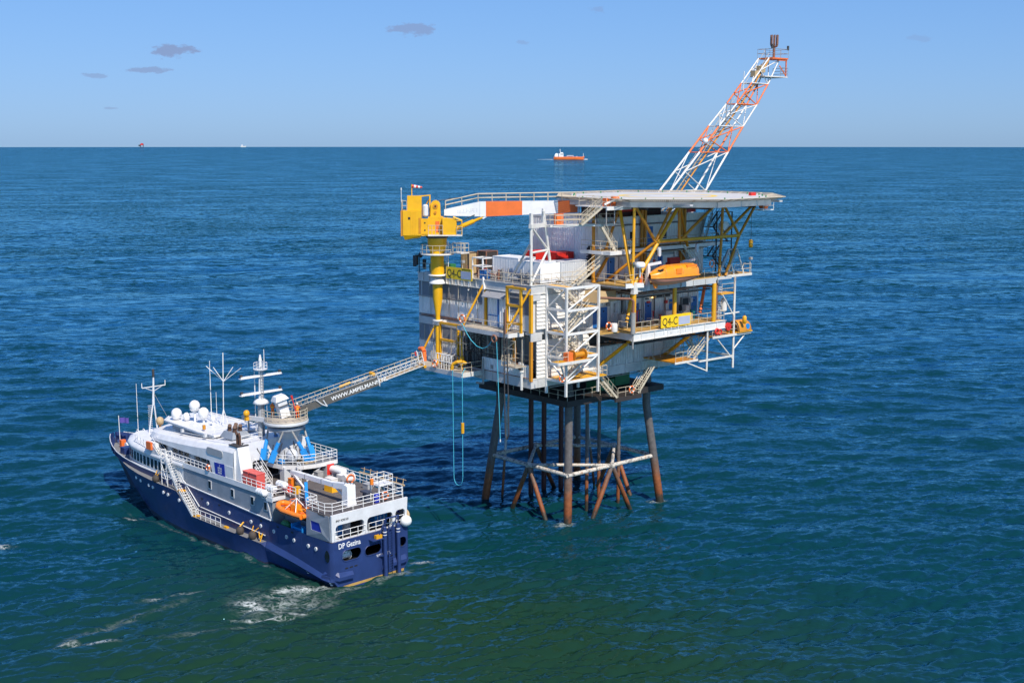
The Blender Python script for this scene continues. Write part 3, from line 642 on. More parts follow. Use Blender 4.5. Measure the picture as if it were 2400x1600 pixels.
# ---- cantilever decks on the lifeboat face
gird((10.4, -5.62, 22.0), (26.5, -5.35, 22.85), 'white'); gird((10.4, -5.35, 22.0), (10.7, .0, 22.85), 'girder_grey'); gird((26.2, -5.35, 22.0), (26.5, 1.5, 22.85), 'girder_grey')
part('girder_flange', MB().box((10.3, -5.75, 22.85), (26.55, -5.2, 22.9)).box((10.35, -5.72, 21.95), (26.55, -5.25, 22.0)), 'white_rust', plat)
part('main_deck', MB().box((10.3, -5.2, 22.78), (26.5, .0, 22.92)).box((14, -5.3, 22.1), (14.2, 0, 22.78)).box((18, -5.3, 22.1), (18.2, 0, 22.78)).box((22, -5.3, 22.1), (22.2, 0, 22.78)), 'grating', plat)
part('landing', MB().box((7.0, -3.5, 22.75), (10.3, -1.6, 22.9)), 'grating', plat)
gird((10.4, -5.6, 27.5), (24.6, -5.35, 28.16), 'girder_grey'); gird((9.4, -5.35, 27.9), (9.6, 0, 28.2), 'girder'); gird((24.6, -5.5, 27.85), (27.6, -5.35, 28.2), 'girder')  # long front girder greyer: the helideck's shade put into its colour
part('upper_deck', MB().box((9.3, -5.35, 28.16), (27.5, .0, 28.28)).box((12, -5.3, 27.6), (12.2, 0, 28.16)).box((16, -5.3, 27.6), (16.2, 0, 28.16)).box((20, -5.3, 27.6), (20.2, 0, 28.16)), 'grating', plat)
part('deck_edge', MB().hexa([(9.3, -5.4, 28.0), (11.6, -6.0, 28.0), (11.6, -5.4, 28.0), (9.3, -5.3, 28.0)], [(9.3, -5.4, 28.5), (11.6, -6.0, 28.5), (11.6, -5.4, 28.5), (9.3, -5.3, 28.5)]), 'white', plat)
part('gallery_deck', MB().box((8.9, -1.9, 31.75), (29.7, .0, 31.95)), 'grating', plat); gird((8.85, -2.05, 31.55), (29.75, -1.9, 31.95), 'white'); gird((8.85, -1.9, 31.55), (9.0, 1.5, 31.95), 'white')
part('landing', MB().hexa([(8.9, -3.3, 31.55), (12.2, -3.3, 31.55), (12.9, -2.05, 31.55), (8.9, -2.05, 31.55)], [(8.9, -3.3, 31.95), (12.2, -3.3, 31.95), (12.9, -2.05, 31.95), (8.9, -2.05, 31.95)]), 'white', plat)
part('railing', MB().rail([(10.5, -3.2, 22.92), (10.5, -5.45, 22.92), (14.8, -5.45, 22.92)]), 'rail', plat); part('railing', MB().rail([(20.2, -5.45, 22.92), (26.4, -5.45, 22.92), (26.4, -2, 22.92)]), 'rail', plat)
part('railing', MB().rail([(9.4, -.2, 28.28), (9.4, -5.3, 28.28), (11.4, -5.9, 28.5), (12.3, -5.5, 28.28)]), 'rail', plat); part('railing', MB().rail([(19.5, -5.4, 28.28), (27.4, -5.4, 28.28)]), 'rail', plat)
part('railing', MB().rail([(9.0, 1.4, 31.95), (9.0, -3.2, 31.95), (10.1, -3.2, 31.95)]), 'rail', plat); part('railing', MB().rail([(11.0, -3.2, 31.95), (12.3, -3.2, 31.95), (12.9, -1.95, 31.95), (29.6, -1.95, 31.95), (29.6, 0, 31.95)]), 'rail', plat)
part('railing', MB().rail([(14.8, -5.45, 22.92), (14.8, -3.6, 22.92), (20.2, -3.6, 22.92), (20.2, -5.45, 22.92)]), 'steel', plat)
# columns and the trusses that carry the helideck
for x in (10.55, 17.4, 24.45): part('deck_column', MB().tube((x, -5.45, 22.9), (x, -5.45, 27.5), .27 if x < 17 or x > 20 else .25, n=16), 'yellow', plat)
part('gusset', MB().extr([(10.2, -5.75, 27.3), (10.9, -5.75, 27.3), (10.75, -5.75, 28.6), (10.35, -5.75, 28.6)], (0, .5, 0)), 'white_rust', plat)
YT = -5.5
def tr(nm, p, q, r=.17, mat='yellow_dark'): part(nm, MB().tube(p, q, r, n=12), mat, plat)
tr('truss_member', (10.45, YT, 28.3), (17.9, YT, 37.0), .21, 'yellow'); tr('truss_member', (10.2, YT, 28.5), (11.6, -2.0, 36.95), .19, 'yellow'); tr('truss_member', (10.25, YT, 28.3), (10.9, -5.0, 37.0), .17, 'yellow')
tr('truss_chord', (13.9, YT, 32.95), (28.8, YT, 32.95), .19, 'yellow')
for p, q in (((13.9, YT, 32.95), (11.2, -4.9, 37.0)), ((13.9, YT, 32.95), (16.7, YT, 37.0)), ((17.95, YT, 32.95), (17.85, YT, 37.0)), ((18.1, YT, 32.95), (24.6, YT, 37.0)), ((18.0, YT, 36.9), (22.3, -3, 31.9)),
             ((25.5, YT, 32.95), (25.6, YT, 37.0)), ((25.5, YT, 32.95), (32.0, YT, 37.0)), ((28.8, YT, 32.95), (32.2, YT, 37.0)), ((28.8, YT, 32.95), (25.6, YT, 37.0)), ((28.8, YT, 32.95), (26.4, YT, 28.3)), ((25.5, YT, 32.95), (25.2, YT, 28.3)),
             ((13.9, YT, 32.95), (11.2, -.4, 28.3)), ((12.0, -.3, 31.5), (9.4, -.3, 28.3)), ((11.0, -.6, 32), (13.2, -.6, 36.9))): tr('truss_member', p, q)
for x in (9.2, 17.2, 17.75, 24.2, 24.8): part('quarters_column', MB().tube((x, -.35, 28.28), (x, -.35, 36.9), .2, n=12), 'yellow_dark', plat)
# knee braces under the main deck
for p, q in (((10.9, .2, 18.4), (12.2, -4.0, 22.0)), ((21.6, .0, 18.3), (22.4, -4.6, 22.0))): part('knee_brace', MB().tube(p, q, .22, n=14), 'yellow', plat)
# cellar wall trim
part('wall_rail', MB().box((10.8, -.06, 20.58), (23.45, .1, 20.7)), 'steel', plat)
# drain pipe and silencer by the deck corner
part('drain_pipe', MB().path([(7.4, -3.0, 26.9), (9.6, -5.9, 26.85), (9.9, -6.0, 26.6), (9.9, -6.0, 25.3)], .14, 10), 'pipe_rust', plat)
part('silencer', MB().tube((9.9, -6.0, 25.3), (9.9, -6.0, 22.9), .27, n=14).tube((9.9, -6.0, 22.9), (9.9, -6.0, 21.2), .1, n=10), 'steel', plat)
for p in ((13.2, -2.8), (26.0, -2.8)):
    mb = MB().tube((p[0], p[1], 27.4), (p[0] - 1.6, p[1] - .6, 23.8), .2, n=12); part('boom_strut', mb, 'orange_paint' if p[0] > 20 else 'yellow', plat)
    part('hazard_band', MB().tube((p[0] - 1.28, p[1] - .48, 24.5), (p[0] - 1.36, p[1] - .51, 24.3), .215, n=12).tube((p[0] - 1.48, p[1] - .55, 24.1), (p[0] - 1.55, p[1] - .58, 23.9), .215, n=12), 'black', plat)

# ---- crane face: balconies, yellow frames, columns
part('balcony_deck', MB().box((-2.35, 1.2, 23.2), (-.1, 9.8, 23.32)), 'deck_plate', plat); gird((-2.45, 1.1, 22.85), (-2.3, 9.9, 23.32)); gird((-2.3, 1.1, 22.85), (-.1, 1.25, 23.32), 'white'); gird((-2.3, 9.75, 22.85), (-.1, 9.9, 23.32))
part('railing', MB().rail([(-.2, 9.8, 23.32), (-2.38, 9.8, 23.32), (-2.38, 1.2, 23.32), (-.2, 1.2, 23.32)]), 'rail', plat)
part('landing_deck', MB().box((-3.2, 8.2, 17.95), (-.12, 17.6, 18.1)), 'deck_plate', plat); gird((-3.32, 8.1, 17.6), (-3.2, 17.7, 18.12)); gird((-3.2, 8.05, 17.6), (-.12, 8.2, 18.12), 'white_rust'); gird((-3.2, 17.6, 17.6), (-.12, 17.75, 18.12))
part('railing', MB().rail([(-.2, 8.2, 18.1), (-3.25, 8.2, 18.1), (-3.25, 13.7, 18.1)]), 'rail', plat); part('railing', MB().rail([(-3.25, 15.2, 18.1), (-3.25, 17.6, 18.1), (-.2, 17.6, 18.1)]), 'rail', plat)
part('corner_column', MB().box((-.22, -.22, 23.3), (.1, .12, 27.55)), 'yellow', plat); part('corner_column', MB().box((-.2, -.2, 17.9), (.1, .1, 22.35)), 'yellow_dark', plat)  # lower column in deeper orange: shadow put into its colour
part('wall_column', MB().box((-.16, 7.55, 23.35), (.06, 7.8, 27.55)), 'yellow', plat); part('wall_column', MB().box((-.2, 7.8, 23.35), (.06, 8.06, 27.7)), 'white', plat); part('wall_column', MB().box((-.16, 3.5, 23.35), (.06, 3.72, 27.55)), 'white', plat)
def yb(p, q, w=.26, nm='frame_post'): part(nm, MB().beam(p, q, w), 'yellow', plat)
for y in (2.85, .55): yb((-1.0, y, 23.32), (-1.0, y, 28.3))
for z in (28.25, 26.27, 24.32): yb((-1.0, 2.98, z), (-1.0, .42 - (.6 if z > 28 else 0), z), nm='frame_rail')
yb((-1, 2.85, 28.25), (0, 2.85, 28.25), .2, 'frame_rail')
for y in (14.65, 11.3): yb((-1.2, y, 18.1), (-1.2, y, 23.1))
for z in (23.05, 21.08): yb((-1.2, 14.78, z), (-1.2, 11.17, z), nm='frame_rail')
for p, q in (((-.15, -.05, 28.15), (-2.3, 2.0, 23.0)), ((-.15, 7.9, 28.1), (-2.25, 9.3, 23.1)), ((-1.25, 15.3, 22.9), (-2.9, 17.0, 18.1))): part('frame_brace', MB().tube(p, q, .13, n=12), 'yellow', plat)
part('frame_post', MB().tube((-1.6, 10.1, 18.1), (-1.6, 10.1, 22.6), .13, n=12).tube((-1.6, 10.1, 18.6), (-1.6, 10.1, 19.6), .26, n=12), 'yellow', plat)
part('gusset', MB().extr([(-.3, 7.6, 27.5), (-.3, 8.2, 27.5), (-.3, 7.9, 28.9)], (.25, 0, 0)), 'white', plat)
# fascia pipe
part('drain_pipe', MB().tube((-.6, .9, 16.9), (-.6, .9, 18.9), .16, n=12).tube((-.6, .9, 18.9), (-.6, .9, 19.1), .28, n=12), 'white_rust', plat)
part('drain_pipe', MB().path([(-.5, 7.6, 19.6), (-.5, 7.6, 16.7), (-.5, 8.8, 16.6)], .12, 8), 'steel', plat)
# roof rails, trestle side
part('railing', MB().rail([(-.1, 20.2, 28.58), (-.1, 14.2, 28.58)]), 'rail', plat); part('railing', MB().rail([(-.1, 8.8, 28.58), (-.1, .0, 28.58), (9.4, 0, 28.58)]), 'rail', plat)

# ---- rest for the crane boom: white A-frame on the roof corner and the walkway to the helideck stairs
tres = [((.25, .3, 28.5), (.25, .3, 36.1)), ((4.6, 1.5, 28.5), (2.6, .9, 36.6)), ((.8, 4.6, 28.5), (.25, .5, 33.0)), ((.3, .3, 34.9), (3.6, 1.2, 32.2)), ((.3, .3, 32.1), (3.7, 1.2, 32.2)), ((.4, .3, 28.9), (3.4, 1.1, 32.1))]
for i, (p, q) in enumerate(tres): part('trestle_leg', MB().tube(p, q, .17 if i < 2 else .13, n=12), 'white_rust', plat)
part('trestle_beam', MB().beam((.0, .2, 35.0), (3.2, 1.2, 35.0), .35, .45).beam((.25, .3, 35), (.25, .3, 36.4), .3, .3).beam((2.7, 1.0, 35), (2.7, 1.0, 36.8), .28, .28), 'white_rust', plat)
part('boom_walkway', MB().hexa([(3.0, .2, 34.75), (8.8, -1.6, 34.75), (8.8, -.2, 34.75), (3.0, 1.4, 34.75)], [(3.0, .2, 35.0), (8.8, -1.6, 35.0), (8.8, -.2, 35.0), (3.0, 1.4, 35.0)]).box((8.4, -2.0, 34.7), (12, 1.5, 35.0)), 'white_rust', plat)
part('railing', MB().rail([(3.0, .25, 35), (8.6, -1.55, 35)]), 'rail', plat); part('railing', MB().rail([(3.0, 1.35, 35), (8.4, -.1, 35)]), 'rail', plat); part('railing', MB().rail([(8.5, -1.9, 35.0), (12, -1.9, 35)]), 'rail', plat)
part('stair_flight', MB().stairs((10.4, -2.6, 31.95), (8.9, -1.6, 35.0), .9, (.55, .83, 0)), 'rail', plat)
part('stair_flight', MB().stairs((6.0, -1.5, 35.0), (8.2, -2.6, 37.0), .9, (.45, .9, 0)), 'rail', plat)
part('helideck_access', MB().box((7.9, -3.6, 36.85), (11.8, -1.2, 37.0)).box((7.9, -3.7, 36.6), (11.8, -3.55, 37.0)), 'white', plat)
part('railing', MB().rail([(8.0, -1.3, 37), (8.0, -3.5, 37), (11.6, -3.5, 37)]), 'rail', plat)
part('foam_monitor', MB().box((8.6, -2.9, 37), (9.2, -2.3, 37.9)).box((9.8, -2.8, 37), (10.2, -2.4, 38.1)).tube((9.6, -2.0, 37.6), (10.9, -2.6, 37.9), .16, n=10), 'orange_paint', plat)
part('extinguisher_box', MB().box((4.2, .4, 35.0), (5.2, .9, 36.2)), 'orange_paint', plat)
# under the helideck: plant on the quarters' roof
part('roof_plant', MB().box((11.5, .8, 35.45), (16.5, 4, 36.6)).box((17.5, 1.0, 35.45), (22, 5, 36.7)), 'conductor', plat)
part('roof_tank', MB().tube((14.2, .6, 36.3), (16.4, .6, 36.3), .35, n=12).box((25.2, .2, 35.6), (27.4, 1.6, 36.8)), 'red', plat)
part('railing', MB().rail([(10.2, 0, 35.5), (28.8, 0, 35.5)]), 'steel_dark', plat)

# ---- right-hand stairs and refuge platforms
for p, q, r_ in (((28.3, -5.45, 16.9), (28.3, -5.45, 28.2), .14), ((23.4, -5.45, 17.0), (23.4, -5.45, 22.0), .12)): part('scaffold_post', MB().tube(p, q, r_, n=10), 'white_rust', plat)
part('refuge_deck', MB().box((24.2, -5.6, 20.95), (31.3, -3.2, 21.12)), 'yellow_dark', plat); part('refuge_edge', MB().box((24.1, -5.72, 20.85), (31.4, -5.6, 21.12)), 'white_rust', plat)
part('lower_landing', MB().box((18.0, -5.2, 18.5), (22.0, -.2, 18.64)), 'yellow_dark', plat); part('lower_landing_edge', MB().box((17.9, -5.3, 18.4), (22.0, -5.2, 18.64)), 'white_rust', plat)
part('landing_beam', MB().beam((22.0, -5.45, 18.35), (28.3, -5.45, 18.35), .2).beam((28.3, -5.45, 18.35), (28.3, 1, 18.35), .2).beam((21.9, -.3, 18.35), (27, 1, 18.35), .3), 'white_rust', plat)
part('side_landing', MB().box((25.7, -5.5, 26.0), (28.3, -4.0, 26.14)), 'yellow', plat); part('side_landing', MB().box((26.9, -5.5, 28.0), (31.5, -3.0, 28.28)), 'white_rust', plat); part('side_landing_floor', MB().box((27.0, -5.4, 28.28), (31.4, -3.1, 28.32)), 'grating', plat)
part('railing', MB().rail([(24.2, -5.55, 21.12), (28.9, -5.55, 21.12)]), 'rail', plat); part('railing', MB().rail([(18.1, -5.2, 18.64), (21.9, -5.2, 18.64)]), 'rail', plat); part('railing', MB().rail([(26, -5.4, 26.14), (28.2, -5.4, 26.14)]), 'rail', plat); part('railing', MB().rail([(28.2, -5.4, 28.3), (31.4, -5.4, 28.3), (31.4, -3.1, 28.3)]), 'rail', plat)
part('stair_flight', MB().stairs((21.4, -4.6, 18.6), (24.6, -4.6, 21.1), .9, (0, 1, 0)), 'rail', plat)
part('stair_flight', MB().stairs((26.2, -1.6, 28.28), (22.6, -1.6, 31.9), .9, (0, 1, 0)), 'rail', plat)
part('stair_flight', MB().stairs((27.0, -1.2, 31.95), (29.2, -.6, 35.4), .9, (0, 1, 0)), 'steel', plat)
for p, q in (((30.8, -5.45, 21.0), (28.4, -5.45, 19.2)), ((25.0, -5.45, 20.9), (28.2, -5.45, 18.0)), ((26.0, -5.45, 26.0), (28.3, -5.45, 23.2)), ((27.2, -5.2, 31.3), (28.1, -5.4, 28.3)), ((28.9, -5.2, 31.3), (30.0, -5.4, 28.3)), ((27.2, -5.2, 31.3), (28.9, -5.2, 31.3)), ((26.5, -5.4, 23.6), (29.3, -5.4, 23.6)), ((20, -5.2, 18.4), (23.3, -5.4, 17.1)), ((25.0, -5.4, 21), (24.6, -3, 21.9))): part('scaffold_brace', MB().tube(p, q, .09, n=8), 'white_rust', plat)
for p, q in (((25.1, -5.4, 28.3), (26.7, -5.6, 31.2)), ((26.6, -5.4, 28.3), (28.2, -5.6, 31.1))): part('davit_arm', MB().beam(p, q, .22, .3), 'grey_mid', plat)
part('pipe_rack', MB().tube((25.2, -4.8, 23), (25.2, -4.8, 27.9), .14, n=10).tube((25.7, -4.8, 23), (25.7, -4.8, 27.9), .11, n=10).tube((25.2, -4.5, 27.0), (24.0, -3, 27.0), .14, n=10), 'pipe_rust', plat)
mb = MB()
for i in range(26): z = 23 + i * .2; mb.box((26.2, -4.7, z), (26.9, -4.55, z + .05)); mb.tube((25.9 + .15 * (i % 5), -4.4, z), (26.1 + .15 * (i % 5), -4.4, z + .5), .03, n=5)
part('cable_ladder', mb, 'white_rust', plat); part('side_column', MB().box((27.0, -3.6, 22.9), (27.4, -3.2, 28.2)), 'yellow', plat)
part('pressure_vessel', MB().tube((27.6, -4.4, 23.9), (27.6, -4.4, 25.2), .38, n=14).ell((27.6, -4.4, 25.2), .38, .38, .2).ell((27.6, -4.4, 23.9), .38, .38, .2), 'white', plat)

# ---- stair tower on the lifeboat face of the compressor module
st = thing('stair_tower', 'white square-tube stair tower with zigzag flights beside the siding wall', 'stair tower', 'P', (4.6, -1.8, 16.5))
X0, X1, Y0, Y1 = 2.1, 7.05, -3.4, -.25
for x, y in ((X0, Y0), (X1, Y0), (X0, Y1), (X1, Y1)): part('tower_post', MB().beam((x, y, 16.4), (x, y, 28.4), .24), 'white_rust' if y == Y0 else 'white', st)
LV = (18.0, 20.6, 23.3, 25.9, 28.35)
for z in LV:
    for p, q in (((X0, Y0, z), (X1, Y0, z)), ((X0, Y1, z), (X0, Y0, z)), ((X1, Y1, z), (X1, Y0, z))): part('tower_beam', MB().beam(p, q, .2, .26), 'white', st)
for i, (a, b) in enumerate(zip(LV[:-1], LV[1:])):
    p, q = ((X0, Y0, b), (X1, Y0, a)) if False else ((X0, Y0, a), (X1, Y0, b)); part('tower_brace', MB().tube(p, q, .1, n=8), 'white', st)
    p, q = ((X0, Y1, a), (X0, Y0, b)) if i % 2 else ((X0, Y1, b), (X0, Y0, a)); part('tower_brace', MB().tube(p, q, .1, n=8), 'white', st)
    up = i % 2
    bx, tx = (6.3, 3.1) if up else (3.1, 6.3)
    part('stair_flight', MB().stairs((bx, -1.1 if up else -2.3, a + .1), (tx, -1.1 if up else -2.3, b + .1), .9, (0, 1, 0)), 'rail', st)
    part('half_landing', MB().box((X0, Y0 + .1, b + .02), (3.2, Y1, b + .12)) if up else MB().box((6.2, Y0 + .1, b + .02), (X1, Y1, b + .12)), 'yellow', st)
part('stair_flight', MB().stairs((5.2, -1.4, 28.4), (8.8, -1.4, 30.4), .9, (0, 1, 0)), 'rail', st)
part('tower_foot_deck', MB().box((X0 + .1, Y0 + .1, 18.02), (8.6, Y1, 18.13)), 'yellow', st)
part('railing', MB().rail([(7.1, Y0, 18.1), (8.5, Y0, 18.1), (8.5, -2.7, 18.1)]), 'rail', st); part('railing', MB().rail([(X0, Y0, 20.7), (X0, Y1, 20.7)]), 'rail', st)
part('ladder_cage', MB().rail([(7.3, -.5, 20.7), (8.3, -.5, 20.7)], 1.0), 'rail', st)
# winch platform on the tower's outer side
wp = thing('winch_platform', 'yellow deck with an orange winch jutting from the front of the stair tower', 'platform', 'P', (1.0, -3.6, 20.5), rz=0)
part('platform_deck', MB().box((-.3, -4.7, 20.45), (4.6, -3.5, 20.6)), 'yellow', wp); part('platform_edge', MB().box((-.4, -4.8, 20.3), (4.7, -4.68, 20.6)).box((-.42, -4.68, 20.3), (-.3, -3.5, 20.6)), 'white_rust', wp)
part('railing', MB().rail([(-.3, -3.5, 20.6), (-.3, -4.65, 20.6), (1.2, -4.65, 20.6)]), 'rail', wp)
part('winch_drum', MB().tube((2.2, -4.2, 21.1), (3.9, -4.2, 21.1), .3, n=14).tube((2.2, -4.2, 21.1), (2.3, -4.2, 21.1), .62, n=16).tube((3.9, -4.2, 21.1), (4.0, -4.2, 21.1), .62, n=16), 'yellow_dark', wp)
part('winch_motor', MB().box((1.2, -4.5, 20.6), (2.1, -3.9, 21.5)), 'orange_paint', wp); part('strut', MB().tube((.3, -4.4, 20.4), (2.0, -3.4, 18.3), .1, n=8).tube((3.6, -4.6, 20.4), (2.2, -3.4, 18.4), .1, n=8), 'white_rust', wp)

# ---- helideck
hd = thing('helideck', 'grey octagonal helideck with sloping safety nets on yellow trusses', 'helideck', 'P', (22, 0, 36.9))
HC, HF = (22.0, .0), 11.5; hs = HF * math.tan(R(22.5))
def octo(f, dz=0): h = f * math.tan(R(22.5)); return [(HC[0] + x, HC[1] + y) for x, y in ((f, -h), (f, h), (h, f), (-h, f), (-f, h), (-f, -h), (-h, -f), (h, -f))]
part('deck_plating', MB().prism(octo(HF), 37.55, 37.72), 'heli', hd)
for i in range(8):
    a, b = octo(HF)[i], octo(HF)[(i + 1) % 8]; part('edge_girder', MB().beam((*a, 37.2), (*b, 37.2), .22, .62), 'girder', hd)
    a2, b2 = octo(HF + 1.6)[i], octo(HF + 1.6)[(i + 1) % 8]; a1, b1 = octo(HF + .12)[i], octo(HF + .12)[(i + 1) % 8]
    def lp(p, q, t): return (p[0] + (q[0] - p[0]) * t, p[1] + (q[1] - p[1]) * t)
    fr_ = MB(); net = MB(); K = 7
    for k in range(K + 1):
        p, q = lp(a1, b1, k / K), lp(a2, b2, k / K); fr_.tube((*p, 37.5), (*q, 37.85), .05, n=5)
    fr_.tube((*a2, 37.85), (*b2, 37.85), .05, n=5)
    M = 46
    for k in range(M): p, q = lp(a1, b1, k / M), lp(a2, b2, k / M); net.add([(*p, 37.5), (*lp(a1, b1, (k + .5) / M), 37.5), (*lp(a2, b2, (k + .5) / M), 37.84), (*q, 37.84)], [(0, 1, 2, 3)])
    for k in range(12):
        t0, t1 = k / 12, (k + .45) / 12
        r0a, r0b, r1a, r1b = lp(a1, a2, t0), lp(b1, b2, t0), lp(a1, a2, t1), lp(b1, b2, t1); net.add([(*r0a, 37.505 + .34 * t0), (*r0b, 37.505 + .34 * t0), (*r1b, 37.505 + .34 * t1), (*r1a, 37.505 + .34 * t1)], [(0, 1, 2, 3)])
    f_ = part('net_frame', fr_, 'rail', hd); part('safety_net', net, 'net', f_)
for k in range(5): x = HC[0] - 8 + 4 * k; part('deck_beam', MB().beam((x, -10.6, 37.2), (x, 10.6, 37.2), .2, .55, up=(1, 0, 0)), 'girder_grey', hd)
part('touchdown_circle', MB().grid([[(HC[0] + r_ * math.cos(2 * math.pi * i / 48), HC[1] + r_ * math.sin(2 * math.pi * i / 48), 37.726) for i in range(49)] for r_ in (5.2, 5.9)], False), 'sign_yellow', hd)
hm = MB()
for s in (-1, 1): hm.box((HC[0] + s * 1.1 - .2, -1.8, 37.722), (HC[0] + s * 1.1 + .2, 1.8, 37.728))
hm.box((HC[0] - .9, -.2, 37.722), (HC[0] + .9, .2, 37.728)); part('heli_marking', hm, 'white_clean', hd)
mb = MB()
for i in range(8):
    a, b = octo(HF - .3)[i], octo(HF - .3)[(i + 1) % 8]
    for k in range(3): p = lp(a, b, (k + .5) / 3); mb.lathe([(.09, 0), (.09, .1), (.05, .22)], (*p, 37.72), 8)
part('perimeter_light', mb, 'green', hd, kind='stuff')
part('foam_monitor', MB().box((29.5, -6.6, 37.72), (30.4, -6.2, 38.1)), 'red', hd)
# hanging gear under the right edge
part('monitor_platform', MB().box((29.8, -8.2, 36.0), (31.8, -6.9, 36.1)).rail([(29.8, -8.2, 36.1), (31.8, -8.2, 36.1), (31.8, -6.9, 36.1)], .9), 'rail_white', hd); part('foam_cabinet', MB().hexa([(30.4, -7.9, 36.2), (31.0, -7.9, 36.2), (31.0, -7.2, 36.2), (30.4, -7.2, 36.2)], [(30.0, -8.1, 37.0), (31.4, -8.1, 37.0), (31.4, -7.0, 37.0), (30.0, -7.0, 37.0)]), 'orange_paint', hd)
# ================================================================ PEDESTAL CRANE
cr = thing('pedestal_crane', 'yellow pedestal crane with a white and orange box boom resting over the platform roof', 'crane', 'P', (-1.2, 15.05, 18.1))
PX, PY = -1.2, 15.05
part('pedestal_foot', MB().lathe([(.3, 18.1), (.3, 22.7)], (PX, PY, 0), 20), 'crane_yellow', cr); part('pedestal_neck', MB().lathe([(.27, 23.3), (.27, 23.9), (.58, 25.85), (.60, 27.6)], (PX, PY, 0), 24), 'crane_yellow', cr); part('pedestal', MB().lathe([(.80, 28.5), (.80, 31.1), (1.12, 32.2), (1.14, 33.0)], (PX, PY, 0), 28), 'crane_yellow', cr)
part('pedestal_joint', MB().lathe([(.3, 22.7), (.42, 22.75), (.42, 23.1), (.62, 23.25), (.62, 23.32), (.3, 23.34)], (PX, PY, 0), 20), 'white', cr); part('pedestal_joint', MB().lathe([(.62, 27.6), (1.0, 27.64), (1.0, 27.74), (.82, 28.0), (.55, 28.4), (.3, 28.5)], (PX, PY, 0), 24), 'white', cr); part('pedestal_joint', MB().lathe([(1.08, 28.6), (1.08, 28.72), (.8, 28.74)], (PX, PY, 0), 24), 'white', cr)
part('pedestal_bracket', MB().box((PX + .4, PY - .5, 27.6), (0, PY + .5, 27.75)).box((PX + .6, PY - .6, 28.58), (0, PY + .6, 28.7)).box((PX + .2, PY - .2, 22.9), (0, PY + .2, 23.2)), 'white', cr)
ringp = [(PX + 1.9 * math.cos(a), PY + 1.9 * math.sin(a), 31.15) for a in [R(k * 24) for k in range(16)]]
part('ring_platform', MB().lathe([(1.0, 31.05), (1.95, 31.05), (1.95, 31.18), (1.0, 31.18)], (PX, PY, 0), 26), 'white_rust', cr)
part('ring_railing', MB().rail(ringp, 1.05, step=.8).rail([(PX + 1.9, PY - .5, 31.4), (PX + 2.2, PY - 2.2, 31.4)], 1.0), 'rail', cr)
part('ladder_platform', MB().box((PX + .6, PY - 3.6, 31.3), (PX + 1.9, PY - 1.5, 31.42)), 'white_rust', cr); part('ladder_rail', MB().rail([(PX + .6, PY - 2.2, 31.42), (PX + .6, PY - 3.55, 31.42), (PX + 1.85, PY - 3.55, 31.42), (PX + 1.85, PY - 1.6, 31.42)], 1.05, step=.7), 'rail', cr)
part('ladder', MB().tube((PX + .75, PY - 1.1, 28.5), (PX + .75, PY - 1.1, 32.6), .05, n=6).tube((PX + .75, PY - .7, 28.5), (PX + .75, PY - .7, 31.2), .04, n=6), 'rail_white', cr)
part('slew_bearing', MB().lathe([(1.2, 33.0), (1.3, 33.05), (1.3, 33.22), (1.1, 33.3)], (PX, PY, 0), 28), 'steel_dark', cr)
# superstructure, slewed: x = out along the boom, y = away from the viewer, origin on the pedestal axis
SLEW = R(-39.4)
def kx(mb):
    c, s_ = math.cos(SLEW), math.sin(SLEW); mb.v = [(PX + x * c - y * s_, PY + x * s_ + y * c, z) for x, y, z in mb.v]; return mb
def kp(name, mb, mat, parent=None, **kw): return part(name, kx(mb), mat, parent or cr, **kw)
kp('slew_frame', MB().box((-1.9, -1.25, 33.3), (1.95, 1.25, 33.7)).box((-1.0, -1.0, 33.7), (.75, 1.0, 35.5)), 'crane_yellow')
mh = MB().box((-3.9, -1.5, 33.4), (-1.75, 1.5, 36.25)).hexa([(-3.7, -1.2, 32.85), (-1.9, -1.2, 33.1), (-1.9, 1.2, 33.1), (-3.7, 1.2, 32.85)], [(-3.9, -1.5, 33.4), (-1.75, -1.5, 33.4), (-1.75, 1.5, 33.4), (-3.9, 1.5, 33.4)])
for k in range(4): mh.box((-3.0 + k * .2, -1.54, 33.5), (-2.92 + k * .2, -1.5, 36.1))
kp('machinery_house', mh, 'crane_yellow'); kp('counterweight', MB().box((-4.15, -1.4, 33.3), (-3.9, 1.4, 36.2)), 'yellow_dark')
kp('upper_house', MB().box((-3.4, -.9, 36.25), (-1.75, .9, 37.9)), 'crane_yellow')
kp('service_panel', MB().box((-1.75, -1.3, 33.5), (-1.0, -.9, 35.3)), 'crane_yellow')
kp('house_vent', MB().box((-1.45, -1.33, 34.75), (-1.3, -1.29, 34.9)).box((-1.45, -1.33, 33.9), (-1.3, -1.29, 34.05)).box((-4.18, .4, 35.6), (-4.14, .55, 35.75)).box((-4.18, -.4, 35.6), (-4.14, -.25, 35.75)), 'black', kind='stuff')
kp('house_railing', MB().rail([(-4.05, -1.4, 36.25), (-3.45, -1.4, 36.25)], 1.1, step=.5).rail([(-4.05, -1.4, 36.25), (-4.05, 1.4, 36.25)], 1.1), 'rail')
kp('fuel_tank', MB().tube((-1.3, -1.0, 35.7), (-1.3, -1.0, 36.75), .33, n=16).ell((-1.3, -1.0, 36.75), .33, .33, .2).ell((-1.3, -1.0, 35.7), .33, .33, .2), 'white')
kp('gantry', MB().beam((-1.8, 0, 37.85), (-.75, 0, 37.95), .14).beam((-.8, 0, 38.0), (-.8, 0, 35.5), .16).beam((-1.6, .5, 36.25), (-.8, .2, 37.6), .1), 'crane_yellow')
kp('winch_cover', MB().extr([(-.15 + .55 * math.cos(q), -.75, 36.82 + .55 * math.sin(q)) for q in [R(k * 20) for k in range(10)]] + [(-.75, -.75, 35.5), (.45, -.75, 35.5)], (0, 1.3, 0)), 'crane_yellow')
